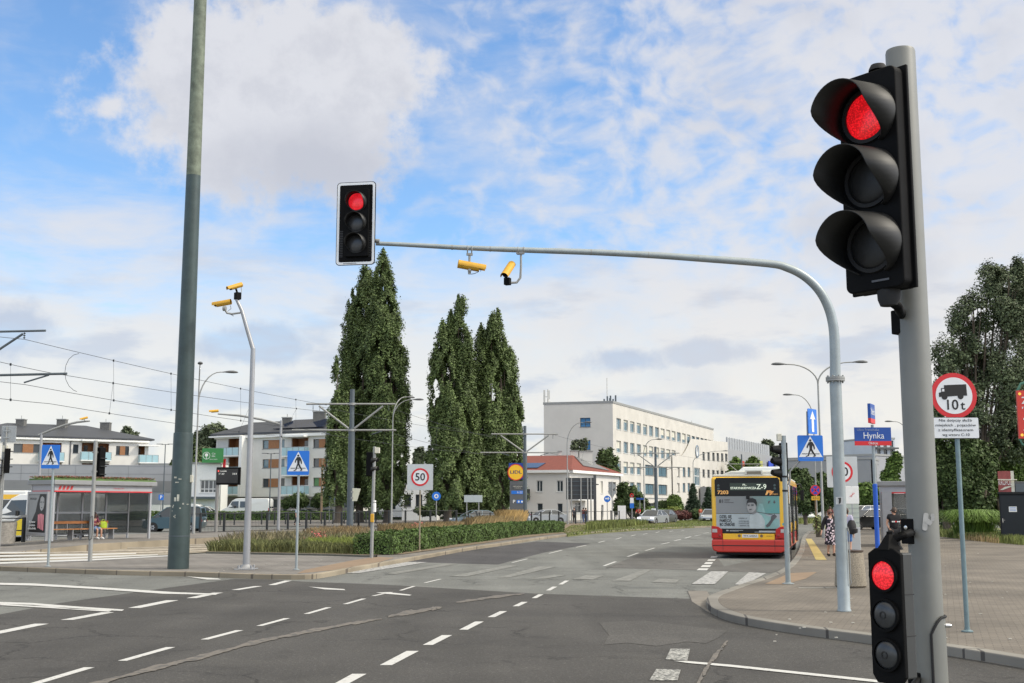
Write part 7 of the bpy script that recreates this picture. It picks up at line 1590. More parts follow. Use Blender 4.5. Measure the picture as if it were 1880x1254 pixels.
# ================================================================== VEHICLES
def paint(name, col, metal=0, rough=.32): return mat(name, col, rough, metal, .03, 1, coat=.6)
CARS = {
 'sedan': dict(L=4.5,W=1.78,H=1.45, body=[(-.5,.30),(-.5,.52),(-.485,.64),(-.44,.68),(-.2,.67),(.13,.665),(.30,.61),(.42,.54),(.48,.45),(.5,.36),(.5,.2),(.46,.14),(-.46,.15)], gh=[(-.43,.66),(-.28,.93),(-.20,.985),(-.02,1.0),(.06,.975),(.25,.655)]),
 'hatch': dict(L=4.1,W=1.74,H=1.5, body=[(-.5,.28),(-.5,.52),(-.49,.64),(-.2,.64),(.16,.635),(.34,.58),(.46,.50),(.5,.38),(.5,.2),(.46,.14),(-.47,.15)], gh=[(-.485,.64),(-.42,.93),(-.36,.985),(-.05,1.0),(.06,.965),(.28,.62)]),
 'mpv': dict(L=4.3,W=1.8,H=1.78, body=[(-.5,.25),(-.5,.52),(-.495,.60),(-.2,.60),(.22,.59),(.40,.50),(.48,.42),(.5,.32),(.5,.16),(.46,.12),(-.47,.13)], gh=[(-.49,.60),(-.46,.95),(-.42,.99),(0,1.0),(.10,.97),(.33,.56)]),
 'van': dict(L=5.6,W=2.0,H=2.45, body=[(-.5,.14),(-.5,.90),(-.485,.985),(-.45,1.0),(.12,1.0),(.20,.985),(.27,.90),(.36,.60),(.46,.50),(.495,.42),(.5,.2),(.47,.12),(-.48,.12)], gh=None),
 'smallvan': dict(L=5.0,W=1.9,H=1.95, body=[(-.5,.14),(-.5,.92),(-.485,.985),(-.45,1.0),(.12,1.0),(.18,.985),(.24,.90),(.36,.62),(.46,.52),(.495,.42),(.5,.2),(.47,.12),(-.48,.12)], gh=None)}
def car(label, kind, loc, ang, col_m, group=None, taxi=False, lit=False, name='car', cat='car'):
    """front faces local +X; ang is the heading"""
    c = CARS[kind]; L_,W,H = c['L'],c['W'],c['H']; t = thing(name, label, cat, loc, ang, group)
    prof = [(x*L_,z*H) for x,z in c['body']]; cx, cz = 0, sum(z for _,z in prof)/len(prof)
    secs = [(-.5,.955),(-.465,.99),(-.40,1),(.40,1),(.465,.99),(.5,.955)]
    q = MB(); n = len(prof); V = []
    tall = kind in ('van','smallvan')
    for (y_, s_) in secs:
        for x,z in prof:
            yy = y_*W
            if tall and z > H*.5: yy *= 1-.11*(z/H-.5)/.5
            V.append((x*s_, yy, cz+(z-cz)*s_))
    q.add(V, [(k*n+i,k*n+(i+1)%n,(k+1)*n+(i+1)%n,(k+1)*n+i) for k in range(len(secs)-1) for i in range(n)], True); q.add(V[:n], [tuple(range(n))]); q.add(V[-n:], [tuple(range(n))])
    q.build('body', col_m, t)
    if c['gh']:
        gh = [(x*L_,z*H) for x,z in c['gh']]; zb_ = gh[0][1]
        yw = lambda z,e=0: W*(.47-.115*(z-zb_)/(H-zb_))+e
        m_ = len(gh); q = MB(); V = [(x,-yw(z),z) for x,z in gh]+[(x,yw(z),z) for x,z in gh]
        q.add(V, [(i,(i+1)%m_,m_+(i+1)%m_,m_+i) for i in range(m_)]+[tuple(range(m_)),tuple(range(2*m_-1,m_-1,-1))]); q.build('windows', M_glass, t)
        q = MB(); top = [p for p in gh if p[1] > .955*H]; k = len(top); V = [(x,-yw(z,.012),z+.012) for x,z in top]+[(x,yw(z,.012),z+.012) for x,z in top]; q.add(V, [(i,i+1,k+i+1,k+i) for i in range(k-1)])
        for s_ in (-1,1):
            q.tube([(x,s_*yw(z,.004),z) for x,z in gh], .032, 6)
            xm = gh[-1][0]-(gh[-1][0]-gh[0][0])*.50; q.tube([(xm,s_*yw(zb_,.004),zb_),(xm-.04,s_*yw(H,.0),H-.03)], .03, 6)
            q.tube([(gh[0][0],s_*W*.46,zb_),(gh[-1][0],s_*W*.46,zb_)], .02, 6)
        q.build('roof', col_m, t)
    else:
        zb_ = .56*H; q = MB(); yt = lambda z: W*.5*(1-.11*(z/H-.5)/.5)+.004
        def pane_(nm): o_ = q.build(nm, M_glass, t); o_.modifiers.new('thick','SOLIDIFY').thickness = .008
        for s_ in (-1,1):
            q = MB(); q.add([(L_*.13,s_*yt(zb_),zb_),(L_*.335,s_*yt(zb_)*.99,zb_),(L_*.262,s_*yt(.86*H),.86*H),(L_*.13,s_*yt(.87*H),.87*H)], [(0,1,2,3)]); pane_('cab_window')
        q = MB(); q.add([(L_*.365,-W*.43,.605*H),(L_*.365,W*.43,.605*H),(L_*.276,W*.39,.895*H),(L_*.276,-W*.39,.895*H)], [(0,1,2,3)]); pane_('windscreen')
        for y0,y1 in ((-.40,-.03),(.03,.40)): q = MB(); q.add([(-L_*.5-.004,y0*W,.55*H),(-L_*.5-.004,y1*W,.55*H),(-L_*.497-.004,y1*W*.96,.85*H),(-L_*.497-.004,y0*W*.96,.85*H)], [(0,1,2,3)]); pane_('rear_window')
        if kind == 'van':
            for s_ in (-1,1): q = MB(); q.add([(-L_*.12,s_*yt(.58*H),.58*H),(L_*.10,s_*yt(.58*H),.58*H),(L_*.10,s_*yt(.86*H),.86*H),(-L_*.12,s_*yt(.86*H),.86*H)], [(0,1,2,3)]); pane_('side_window')
    rw = .31 if H < 1.9 else .35
    for sx in (-.31,.31):
        for s_ in (-1,1):
            M_ = Tm(sx*L_, s_*(W/2-.10), rw, R(90)); q = MB(); q.lathe([(rw*.62,-.105),(rw*.93,-.105),(rw,-.08),(rw,.08),(rw*.93,.105),(rw*.62,.105)], 22, M_); wh = q.build('wheel', M_tyre, t)
            q = MB(); q.lathe([(.0005,.0),(rw*.62,.0)], 16, Tm(sx*L_, s_*(W/2-.002), rw, R(90))); 
            for k in range(6): a_ = k*PI/3; q.cbox((sx*L_+rw*.34*math.cos(a_), s_*(W/2+.0035), rw+rw*.34*math.sin(a_)), .001+abs(rw*.5*math.cos(a_))*.6+.03, .005, abs(rw*.5*math.sin(a_))*.6+.03)
            q.build('rim', M_rim, wh)
            q = MB(); discy(q, rw*1.17, min(s_*(W/2-.24), s_*(W/2+.001)), max(s_*(W/2-.24), s_*(W/2+.001)), sx*L_, rw+.01, 24); q.build('wheel_arch', M_blkm, t)
    zl = .47*H if H < 1.9 else .38*H
    for s_ in (-1,1):
        q = MB(); q.cbox((L_*.475,s_*W*.385,zl), .16,W*.17,.15); q.build('headlight', M_headl if not lit else mat('lit_headlamp',(.9,.9,.9),.2,0,0,emit=(1,.97,.9),estr=2.0), t, bevel=.03)
        q = MB(); q.cbox((-L_*.489,s_*W*.42,(.60 if H < 1.7 else .45)*H), .08,W*.12,.16 if H < 1.9 else .5); q.build('tail_light', M_tail, t, bevel=.02)
        q = MB(); q.cbox((L_*.20,s_*(W/2+.09),.68*H if H < 1.9 else .6*H), .10,.17,.12 if H < 1.9 else .26); q.build('wing_mirror', col_m if H < 1.9 else M_blkm, t, bevel=.03)
    q = MB(); q.cbox((L_*.5-.012,0,.24*H), .03,W*.66,.14*H); q.build('grille', M_blkm, t, bevel=.01); q = MB(); q.cbox((L_*.5+.008,0,.24*H), .012,.5,.11); q.cbox((-L_*.5-.006,0,.42*H), .012,.5,.11); q.build('number_plate', M_plate, t)
    if taxi: q = MB(); q.cbox((-.1,0,H+.08), .16,.42,.14); q.build('taxi_roof_sign', M_white, t, bevel=.03)
    return t
Cw = paint('car_white', (.68,.69,.68)); Cs = paint('car_silver', (.42,.45,.48), .6, .3); Cg = paint('car_grey_blue', (.16,.22,.27), .4); Ct = paint('car_teal', (.05,.10,.13), .4); Cb = paint('car_black', (.012,.013,.015)); Cn = paint('car_navy', (.03,.045,.09), .3); Cd = paint('car_dark_grey', (.06,.065,.07), .5)
def cp_(px, D, z=0): return Vector((P(px,930,D).x, D, z))
car('silver taxi with a white roof sign and lit headlights, coming toward the camera', 'sedan', cp_(1199,119), R(-118), Cs, taxi=True, lit=True)
car('dark car just behind the silver taxi, mostly hidden by it', 'sedan', cp_(1219,126), R(-112), Cd)
car('pale silver car partly hidden by the left edge of the bus', 'hatch', cp_(1304,138), R(-108), Cs)
car('grey-blue saloon passing in front of the right-hand poplars', 'sedan', cp_(872,109), R(-157), Cg)
car('silver-grey saloon in front of the white house and supermarket pylon', 'sedan', cp_(1001,126), R(-160), Cs)
car('dark car waiting behind the supermarket pylon', 'hatch', cp_(940,135), R(-170), Cg)
v = car('white van with dark cab windows and a yellow curved stripe at the far left edge', 'van', cp_(86,60.0), R(-174), Cw, name='delivery_van', cat='van')
q = MB(); nn_ = 20
vs = [(1.05+ .50*math.cos(PI*k/nn_+PI*.0)*1.0, 1.015, .38+.72*math.sin(PI*k/nn_)) for k in range(nn_+1)]; 
q.prism([(1.05-.9,.38)]+[(.75-.62*math.cos(PI*k/nn_),.38+.85*math.sin(PI*k/nn_)) for k in range(nn_+1)], 1.004, 1.010); q.build('yellow_stripe', mat('livery_yellow', (.72,.55,.03), .4, 0, 0), v)
q = MB(); q.prism([(.75-.74*math.cos(PI*k/nn_),.38+1.0*math.sin(PI*k/nn_)) for k in range(nn_+1)], 1.000, 1.0035); q.build('grey_stripe', mat('livery_grey', (.20,.20,.20), .4, 0, 0), v)
car('teal people carrier half hidden by the huge green pole', 'mpv', cp_(322,86), R(-178), Ct, name='car')
car('white high-roofed van parked behind the low hedge by the apartment block', 'van', cp_(454,159,.0), R(180-4), Cw, name='delivery_van', cat='van').scale = (1.18,)*3
car('white estate car parked behind the low hedge between the two poles', 'mpv', cp_(378,160), R(-4), Cw)
car('white small van parked just right of the huge green pole', 'smallvan', cp_(352,162), R(-4), Cw, name='delivery_van', cat='van').scale = (1.1,)*3
for i, (x_, D_, k_, c_, a_, lb) in enumerate(((503,160,'hatch',Cn,182,'dark blue car roof behind the low hedge, right of the white van'),(530,161,'sedan',Cs,182,'silver car roof behind the hedge near the walking man'),(560,160,'sedan',Cg,2,'grey-blue car roof behind the hedge below the first small tree'),(585,161,'hatch',Cb,2,'black car roof behind the hedge below the second small tree'),(610,160,'sedan',Cn,2,'dark car roof behind the hedge next to the diversion sign'))):
    car(lb, k_, cp_(x_,D_,-.05), R(a_), c_, 'cars parked behind the low hedge')
car('white panel van seen between the tallest poplars and the 50 sign', 'smallvan', cp_(738,159,.1), R(183), Cw, name='delivery_van', cat='van').scale = (1.25,)*3
car('white and dark van beside the panel van behind the 50 sign', 'smallvan', cp_(774,160,.1), R(-4), Cw, name='delivery_van', cat='van').scale = (1.2,)*3
car('dark blue car near the foot of the tallest poplar', 'hatch', cp_(701,159,0), R(8), Cd)
for i, (x_, D_, k_, c_, lb) in enumerate(((1590,88,'sedan',Cb,'black car parked just right of the information pillar'),(1606,97,'hatch',Cs,'silver car parked behind the black car by the blue pole sleeve'),(1620,108,'sedan',Cb,'dark car parked beside the grey shelter'),(1583,115,'mpv',Cw,'white car parked farther back by the green tree'),(1640,118,'hatch',Cw,'farthest white parked car seen past the blue sleeve'))):
    car(lb, k_, cp_(x_,D_,.1), R((-158,-150,-160,-150,-150)[i]), c_, 'cars parked beside the right pavement')
car('small white car far down the road right of the bus', 'hatch', cp_(1492,150,.0), R(-110), Cw)

# ================================================================== BUS
b = P(1376,1015,41.5); t = thing('city_bus', 'yellow and red city bus seen from behind with a grey poster over its rear window', 'bus', (b.x,b.y,0), R(-15.5))
W = 2.55; Y_ = paint('bus_yellow', (.82,.47,.015)); Rd = paint('bus_red', (.52,.025,.015)); Bk = mat('bus_black', (.010,.011,.012), .35, 0, 0, spec=.3); Wp = mat('bus_roof_cream', (.62,.62,.56), .45, 0, .06, 2)
def bb(name, x0,x1,y0,y1,z0,z1, m, par=t, bev=0, seg=3): q = MB(); q.box(x0,x1,y0,y1,z0,z1); return q.build(name, m, par, bevel=bev, seg=seg)
hW = W/2
bb('upper_body', -hW, hW, .0, 12, .80, 2.84, Y_, bev=.09, seg=4)
bb('lower_body', -hW+.001, hW-.001, .03, 12, .27, .797, Rd, bev=.05)
bb('roof', -hW+.05, hW-.05, .10, 11.9, 2.842, 2.93, Wp, bev=.04)
# rear bumper
q = MB(); q.prism([(-hW-.01,.65),(-hW-.02,.45),(-hW+.03,.28),(-hW+.20,.215),(hW-.20,.215),(hW-.03,.28),(hW+.02,.45),(hW+.01,.65)], -.10,.05); q.build('rear_bumper', Rd, t, bevel=.04, seg=3)
bb('bumper_groove', -hW+.02, hW-.02, -.104, -.10, .43,.462, M_blkm); q = MB(); [q.box(x_-.006,x_+.006,-.1035,-.10,.28,.645) for x_ in (-.90,.88)]; q.build('panel_gap', M_blkm, t)
bb('underbody', -hW+.12, hW-.12, .12, 11.5, .13,.268, M_blkm); q = MB(); [q.box(x_-.2,x_+.2,2.5,2.53,.05,.3) for x_ in (-.95,.95)]; [(lambda q: (q.box(x_-.2,x_+.2,2.5,2.53,.05,.3), q.build('mudflap', M_blkm, t)))(MB()) for x_ in (-.95,.95)]
# yellow engine lid with the plate recess
bb('engine_lid', -.90,.88, -.035,-.003, .655,.86, Y_, bev=.01)
q = MB(); q.prism([(-.47,.86),(-.40,.705),(.46,.705),(.53,.86)], -.045,-.036); q.build('plate_recess', Y_, t)
q = MB(); [q.lathe([(.0005,0),(.055,0),(.055,-.02)], 16, Tm(x_,-.046,.785,R(90))) for x_ in (-.33,.43)]; q.build('recess_lamp', M_rust, t)
bb('number_plate', -.23,.32, -.058,-.047, .725,.84, M_plate); lettering('WX 6404A', .105, .05, .782, -.06, M_sblk, t, width=.48)
lettering('MOBILIS', .035, .70, .78, -.037, M_sblk, t, width=.20)
# black band, poster, top display
q = MB(); q.prism([(-hW+.10,.86),(-.92,.865),(hW-.40,.865),(hW-.27,1.03),(-hW+.22,1.03)], -.03,-.002); q.build('black_band', Bk, t)
q = MB(); q.box(-.78,-.70,-.034,-.031,.945,.99); q.box(-.66,-.20,-.034,-.031,.965,.98); q.box(-.66,-.35,-.034,-.031,.94,.952); q.box(.35,.95,-.034,-.031,.905,.965); q.box(.20,.95,-.0345,-.031,.91,.925); q.build('small_print', mat('print_silver', (.4,.42,.42), .5, 0, 0), t)
Mp = bpy.data.materials.new('poster_gradient'); Mp.use_nodes = True; MATS['poster'] = Mp
nt = Mp.node_tree; N3 = nt.nodes; bs = N3['Principled BSDF']; bs.inputs['Roughness'].default_value = .35
tc = N3.new('ShaderNodeTexCoord'); sp_ = N3.new('ShaderNodeSeparateXYZ'); nt.links.new(tc.outputs['Object'], sp_.inputs[0])
cr = N3.new('ShaderNodeValToRGB'); e = cr.color_ramp.elements; e[0].position = .0; e[0].color = (.24,.25,.26,1); e[1].position = 1; e[1].color = (.10,.32,.31,1); k_ = cr.color_ramp.elements.new(.55); k_.color = (.20,.22,.225,1); k_ = cr.color_ramp.elements.new(.78); k_.color = (.15,.30,.28,1)
mr = N3.new('ShaderNodeMapRange'); mr.inputs[1].default_value = -1.15; mr.inputs[2].default_value = 1.15; nz = N3.new('ShaderNodeTexNoise'); nz.inputs['Scale'].default_value = 1.6; ad = N3.new('ShaderNodeMath'); ad.operation = 'MULTIPLY_ADD'; ad.inputs[1].default_value = .5
nt.links.new(tc.outputs['Object'], nz.inputs['Vector']); nt.links.new(nz.outputs['Fac'], ad.inputs[0]); nt.links.new(sp_.outputs[0], mr.inputs[0]); sb_ = N3.new('ShaderNodeMath'); sb_.operation = 'SUBTRACT'; sb_.inputs[1].default_value = .25; nt.links.new(mr.outputs[0], sb_.inputs[0]); nt.links.new(sb_.outputs[0], ad.inputs[2]); nt.links.new(ad.outputs[0], cr.inputs[0]); nt.links.new(cr.outputs[0], bs.inputs['Base Color'])
Mp2 = mat('poster_pale', (.36,.41,.43), .35, 0, .12, 1.2)
bb('poster_upper', -hW+.16, hW-.20, -.026,-.004, 1.56,2.16, Mp); bb('poster_lower', -hW+.16, hW-.20, -.026,-.004, 1.035,1.555, Mp2)
bb('window_seam', -hW+.16, hW-.20, -.0275,-.0262, 1.545,1.556, M_sblk)
def pp(name, polys, m, y=-.032, par=t, th=.003):
    q = MB(); [q.prism(pl, y, y+th) for pl in polys]; return q.build(name, m, par)
pp('poster_teal', [[(.25,1.04),(1.05,1.04),(1.05,1.35),(.60,1.50),(.5,1.9),(.38,1.9),(.30,1.6)]], mat('print_teal', (.22,.38,.37), .4, 0, .3, 2), -.0315)
pp('poster_shirt', [[(.02,1.04),(.55,1.04),(.56,1.30),(.46,1.50),(.30,1.60),(.18,1.54),(.06,1.50),(.03,1.30)]], mat('print_shirt', (.42,.47,.48), .4, 0, .15, 3), -.0365)
pp('poster_neck', [[(.08,1.62),(.26,1.72),(.28,1.58),(.16,1.52)]], mat('print_skin_dark', (.20,.20,.20), .4, 0, .1, 3), -.0405)
pp('poster_face', [[(-.02,1.93),(.10,1.97),(.24,1.92),(.28,1.80),(.26,1.70),(.16,1.60),(.06,1.58),(-.01,1.64),(-.03,1.74),(-.05,1.78),(-.03,1.83)]], mat('print_skin', (.34,.34,.34), .4, 0, .2, 4), -.0445)
pp('poster_hair', [[(-.05,1.86),(-.04,1.98),(.04,2.08),(.16,2.10),(.28,2.04),(.31,1.92),(.28,1.80),(.25,1.88),(.20,1.93),(.08,1.94),(0,1.93)]], mat('print_black', (.02,.02,.02), .4), -.0485)
pp('poster_features', [[(-.01,1.845),(.05,1.85),(.05,1.825),(-.01,1.82)],[(.11,1.855),(.19,1.86),(.19,1.83),(.11,1.83)],[(.03,1.70),(.12,1.72),(.14,1.705),(.05,1.68)],[(-.03,1.87),(.06,1.885),(.06,1.872),(-.03,1.86)],[(.10,1.89),(.20,1.89),(.2,1.878),(.10,1.875)]], MATS['print_black'], -.0525)
pp('poster_camera', [[(.62,1.08),(.72,1.12),(.84,1.30),(.98,1.46),(.90,1.54),(.78,1.46),(.76,1.34),(.66,1.22),(.58,1.14)],[(.28,1.60),(.5,1.57),(.85,1.50),(.85,1.52),(.5,1.59),(.3,1.62)]], mat('print_dark_grey', (.09,.09,.095), .4, 0, .3, 6), -.0405)
lettering('81', .17, -.92, 1.98, -.028, MATS['print_black'], t, width=.14, bold=.02)
q = MB(); [q.box(-.82,-.82+w_,-.03,-.027,z_,z_+.022) for w_,z_ in ((.20,2.03),(.17,1.985),(.32,1.93))]; q.build('caption_bars', MATS['print_dark_grey'], t)
for k, (s_, w_) in enumerate((('DZIEL SIĘ',.42),('PAMIĘCIĄ,',.42),('BO ZNIKNIE',.52))): lettering(s_, .145, -1.0+w_/2, 1.44-.135*k, -.029, MATS['print_black'], t, width=w_, bold=.03)
for s_, z_, w_ in (('GODZINA „W"',1.39,.30),('ZATRZYMAJ SIĘ, ODDAJ CZEŚĆ',1.29,.70),('POWSTAŃCOM WARSZAWSKIM',1.215,.70),('1 SIERPNIA 17:00',1.135,.38)): lettering(s_, .06, -.34+w_/2, z_, -.029, MATS['print_dark_grey'], t, width=w_, bold=.01)
q = MB(); q.prism([(.86,1.93),(.90,2.03),(.94,1.95),(.98,2.02),(.92,1.9)], -.03,-.027); q.prism([(.70,1.99),(.78,2.01),(.76,1.97),(.72,1.93),(.78,1.93),(.68,1.90)], -.03,-.027); q.build('poster_emblems', MATS['print_dark_grey'], t)
bb('camera_pod', -.06,.06,-.07,-.003, 2.06,2.165, Bk, bev=.01)
q = MB(); q.prism([(-hW+.13,2.163),(hW-.18,2.163),(hW-.18,2.72),(hW-.24,2.81),(-hW+.19,2.81),(-hW+.13,2.72)], -.03,-.002); q.build('display_window', Bk, t)
bb('display_screen', -.62,.62, -.0345,-.031, 2.36,2.62, mat('screen_dark_green', (.008,.028,.022), .15, 0, 0))
M_ledb = mat('bus_led', (.8,.85,.7), .4, 0, 0, emit=(.80,.92,.72), estr=.25)
lettering('PL.', .085, -.10, 2.555, -.036, M_ledb, t, width=.14, bold=.02); lettering('STARYNKIEWICZA', .105, -.15, 2.44, -.036, M_ledb, t, width=.90, bold=.025); lettering('Z-9', .24, .48, 2.48, -.036, M_ledb, t, width=.34, bold=.01)
lettering('7203', .17, -.86, 2.29, -.031, mat('glowing_print_orange', (.75,.40,.12), .5, 0, 0, emit=(1,.5,.15), estr=.15), t, width=.38, bold=.03); lettering('mzo', .09, .93, 2.235, -.031, MATS['glowing_print_orange'], t, width=.20, shear=.4)  # orange print glows faintly, brightness put into its material
q = MB(); q.prism([(.60,2.20),(.66,2.20),(.74,2.33),(.90,2.33),(.86,2.29),(.80,2.29),(.74,2.20),(.80,2.20),(.84,2.26),(.80,2.36),(.66,2.36)], -.034,-.031); q.build('operator_logo', MATS['glowing_print_orange'], t)
for x_ in (-1.02,.93):
    for z_ in (2.53,2.42): q = MB(); q.lathe([(.0005,.012),(.04,.008),(.045,0)], 16, Tm(x_,-.031,z_,R(90))); q.build('marker_lamp', mat('marker_lens', (.06,.09,.09), .2, 0, 0), t)
# rear lamps
for s_ in (-1,1):
    q = MB(); q.prism([(s_*(hW+.01),1.13),(s_*(hW-.22),1.10),(s_*(hW-.36),1.0),(s_*(hW-.36),.70),(s_*(hW+.02),.70)] if s_ > 0 else [(s_*(hW+.01),1.13),(s_*(hW+.02),.70),(s_*(hW-.36),.70),(s_*(hW-.36),1.0),(s_*(hW-.22),1.10)], -.075,.02); lp = q.build('tail_light', M_tail, t, bevel=.02)
    q = MB(); q.cbox((s_*(hW-.10),-.078,.96), .17,.012,.12); q.build('indicator', mat('reversing_lens', (.45,.42,.42), .15, 0, .2, 40), lp)
    q = MB(); q.lathe([(.0005,.012),(.04,.01),(.05,0)], 16, Tm(s_*(hW-.27),-.076,.79,R(90))); q.build('reflector', mat('dim_red', (.25,.02,.02), .2, 0, 0), lp)
q = MB(); q.lathe([(.0005,.0),(.05,0)], 16, Tm(hW-.08,-.003,1.19,R(90))); q.build('round_sticker', mat('sticker_teal', (.1,.35,.35), .5, 0, 0), t)
# roof pods
def pod(name, x0,x1,y0,y1,z0,z1, m):
    q = MB(); pr = [(x0,z0),(x0+.10,z0+.55*(z1-z0)),(x0+.32,z1-.01),(x1-.32,z1-.01),(x1-.10,z0+.55*(z1-z0)),(x1,z0)]; q.prism(pr, y0, y1); return q.build(name, m, t, bevel=.05, seg=3)
pod('roof_fairing', -hW+.38, hW-.08, .12, 2.6, 2.86, 3.06, Wp); pod('air_conditioner', -.70, 1.25, 3.2, 6.6, 2.90, 3.30, mat('pod_white', (.70,.72,.70), .4, 0, .05, 2))
bb('fairing_vent', -.02,.46,.09,.118, 2.94,3.03, mat('vent_beige', (.22,.20,.16), .6, 0, .1, 9)); q = MB(); q.box(-.08,.52,.07,.116,3.033,3.07); q.box(-.08,-.03,.07,.116,2.93,3.03); q.box(.47,.52,.07,.116,2.93,3.03); q.build('vent_frame', Wp, t)
# side (right) glazing, doors, wheels
for s_ in (-1,1):
    q = MB(); q.box(s_*hW-.004 if s_ > 0 else -hW-.006, s_*hW+.006 if s_ > 0 else -hW+.004, .9, 11.6, 1.20, 2.62); q.build('side_glazing', M_glass, t)
    q = MB(); [q.box(min(s_*(hW+.006),s_*(hW+.012)), max(s_*(hW+.006),s_*(hW+.012)), y_,y_+.09,1.2,2.62) for y_ in (2.2,3.6,5.0,6.3,7.7,9.1,10.4)]; q.build('window_pillar', Bk, t)
for y_ in (1.6,5.4,9.6):
    q = MB(); q.box(hW+.002,hW+.03,y_,y_+1.3,.36,2.6); dr = q.build('door', Bk, t); q = MB(); [q.box(hW+.031,hW+.04,y_+a_,y_+a_+.55,.55,2.5) for a_ in (.06,.69)]; q.build('door_glass', M_glass, dr); q = MB(); q.tube([(hW+.06,y_+.64,.9),(hW+.06,y_+.64,1.8)], .015, 6); q.build('handrail', M_chrome, dr)
for y_ in (3.35,9.0):
    for s_ in (-1,1):
        q = MB(); q.lathe([(.28,-.14),(.44,-.14),(.48,-.10),(.48,.10),(.44,.14),(.28,.14)], 26, Tm(s_*(hW-.16),y_,.48,0,R(90))); wh = q.build('wheel', M_tyre, t); q = MB(); q.lathe([(.0005,0),(.28,0)], 18, Tm(s_*(hW-.05),y_,.48,0,R(90))); q.build('rim', M_rim, wh)
q = MB(); q.tube([(hW-.05,11.7,2.75),(hW+.15,11.85,2.8),(hW+.22,11.9,2.6)], .03, 8); q.cbox((hW+.22,11.9,2.3), .16,.12,.45); q.build('wing_mirror', Bk, t)
q = MB(); q.tube([(hW-.02,.25,2.62),(hW+.10,.20,2.66),(hW+.13,.18,2.5),(hW+.13,.18,1.9)], .018, 6); q.build('rear_rail', M_chrome, t)

# ================================================================== PEOPLE
def skin_mesh(name, V, E, Rr, m, parent=None, sub=2):
    me = bpy.data.meshes.new(name); me.from_pydata(V, E, []); o = bpy.data.objects.new(name, me); COL.objects.link(o)
    md = o.modifiers.new('s','SKIN'); md.use_smooth_shade = True
    for i, r_ in enumerate(Rr): sv_ = me.skin_vertices[0].data[i]; sv_.radius = (r_,r_) if not isinstance(r_, tuple) else r_
    me.skin_vertices[0].data[0].use_root = True
    o.modifiers.new('sub','SUBSURF').levels = sub; o.modifiers['sub'].render_levels = sub
    dg = bpy.context.evaluated_depsgraph_get(); m2 = bpy.data.meshes.new_from_object(o.evaluated_get(dg)); bpy.data.objects.remove(o); bpy.data.meshes.remove(me)
    m2.materials.clear(); m2.materials.append(m); m2.polygons.foreach_set('use_smooth', [True]*len(m2.polygons)); o = bpy.data.objects.new(name, m2); COL.objects.link(o); o.parent = parent; return o
def chain(pts, r): return pts, [(i,i+1) for i in range(len(pts)-1)], r
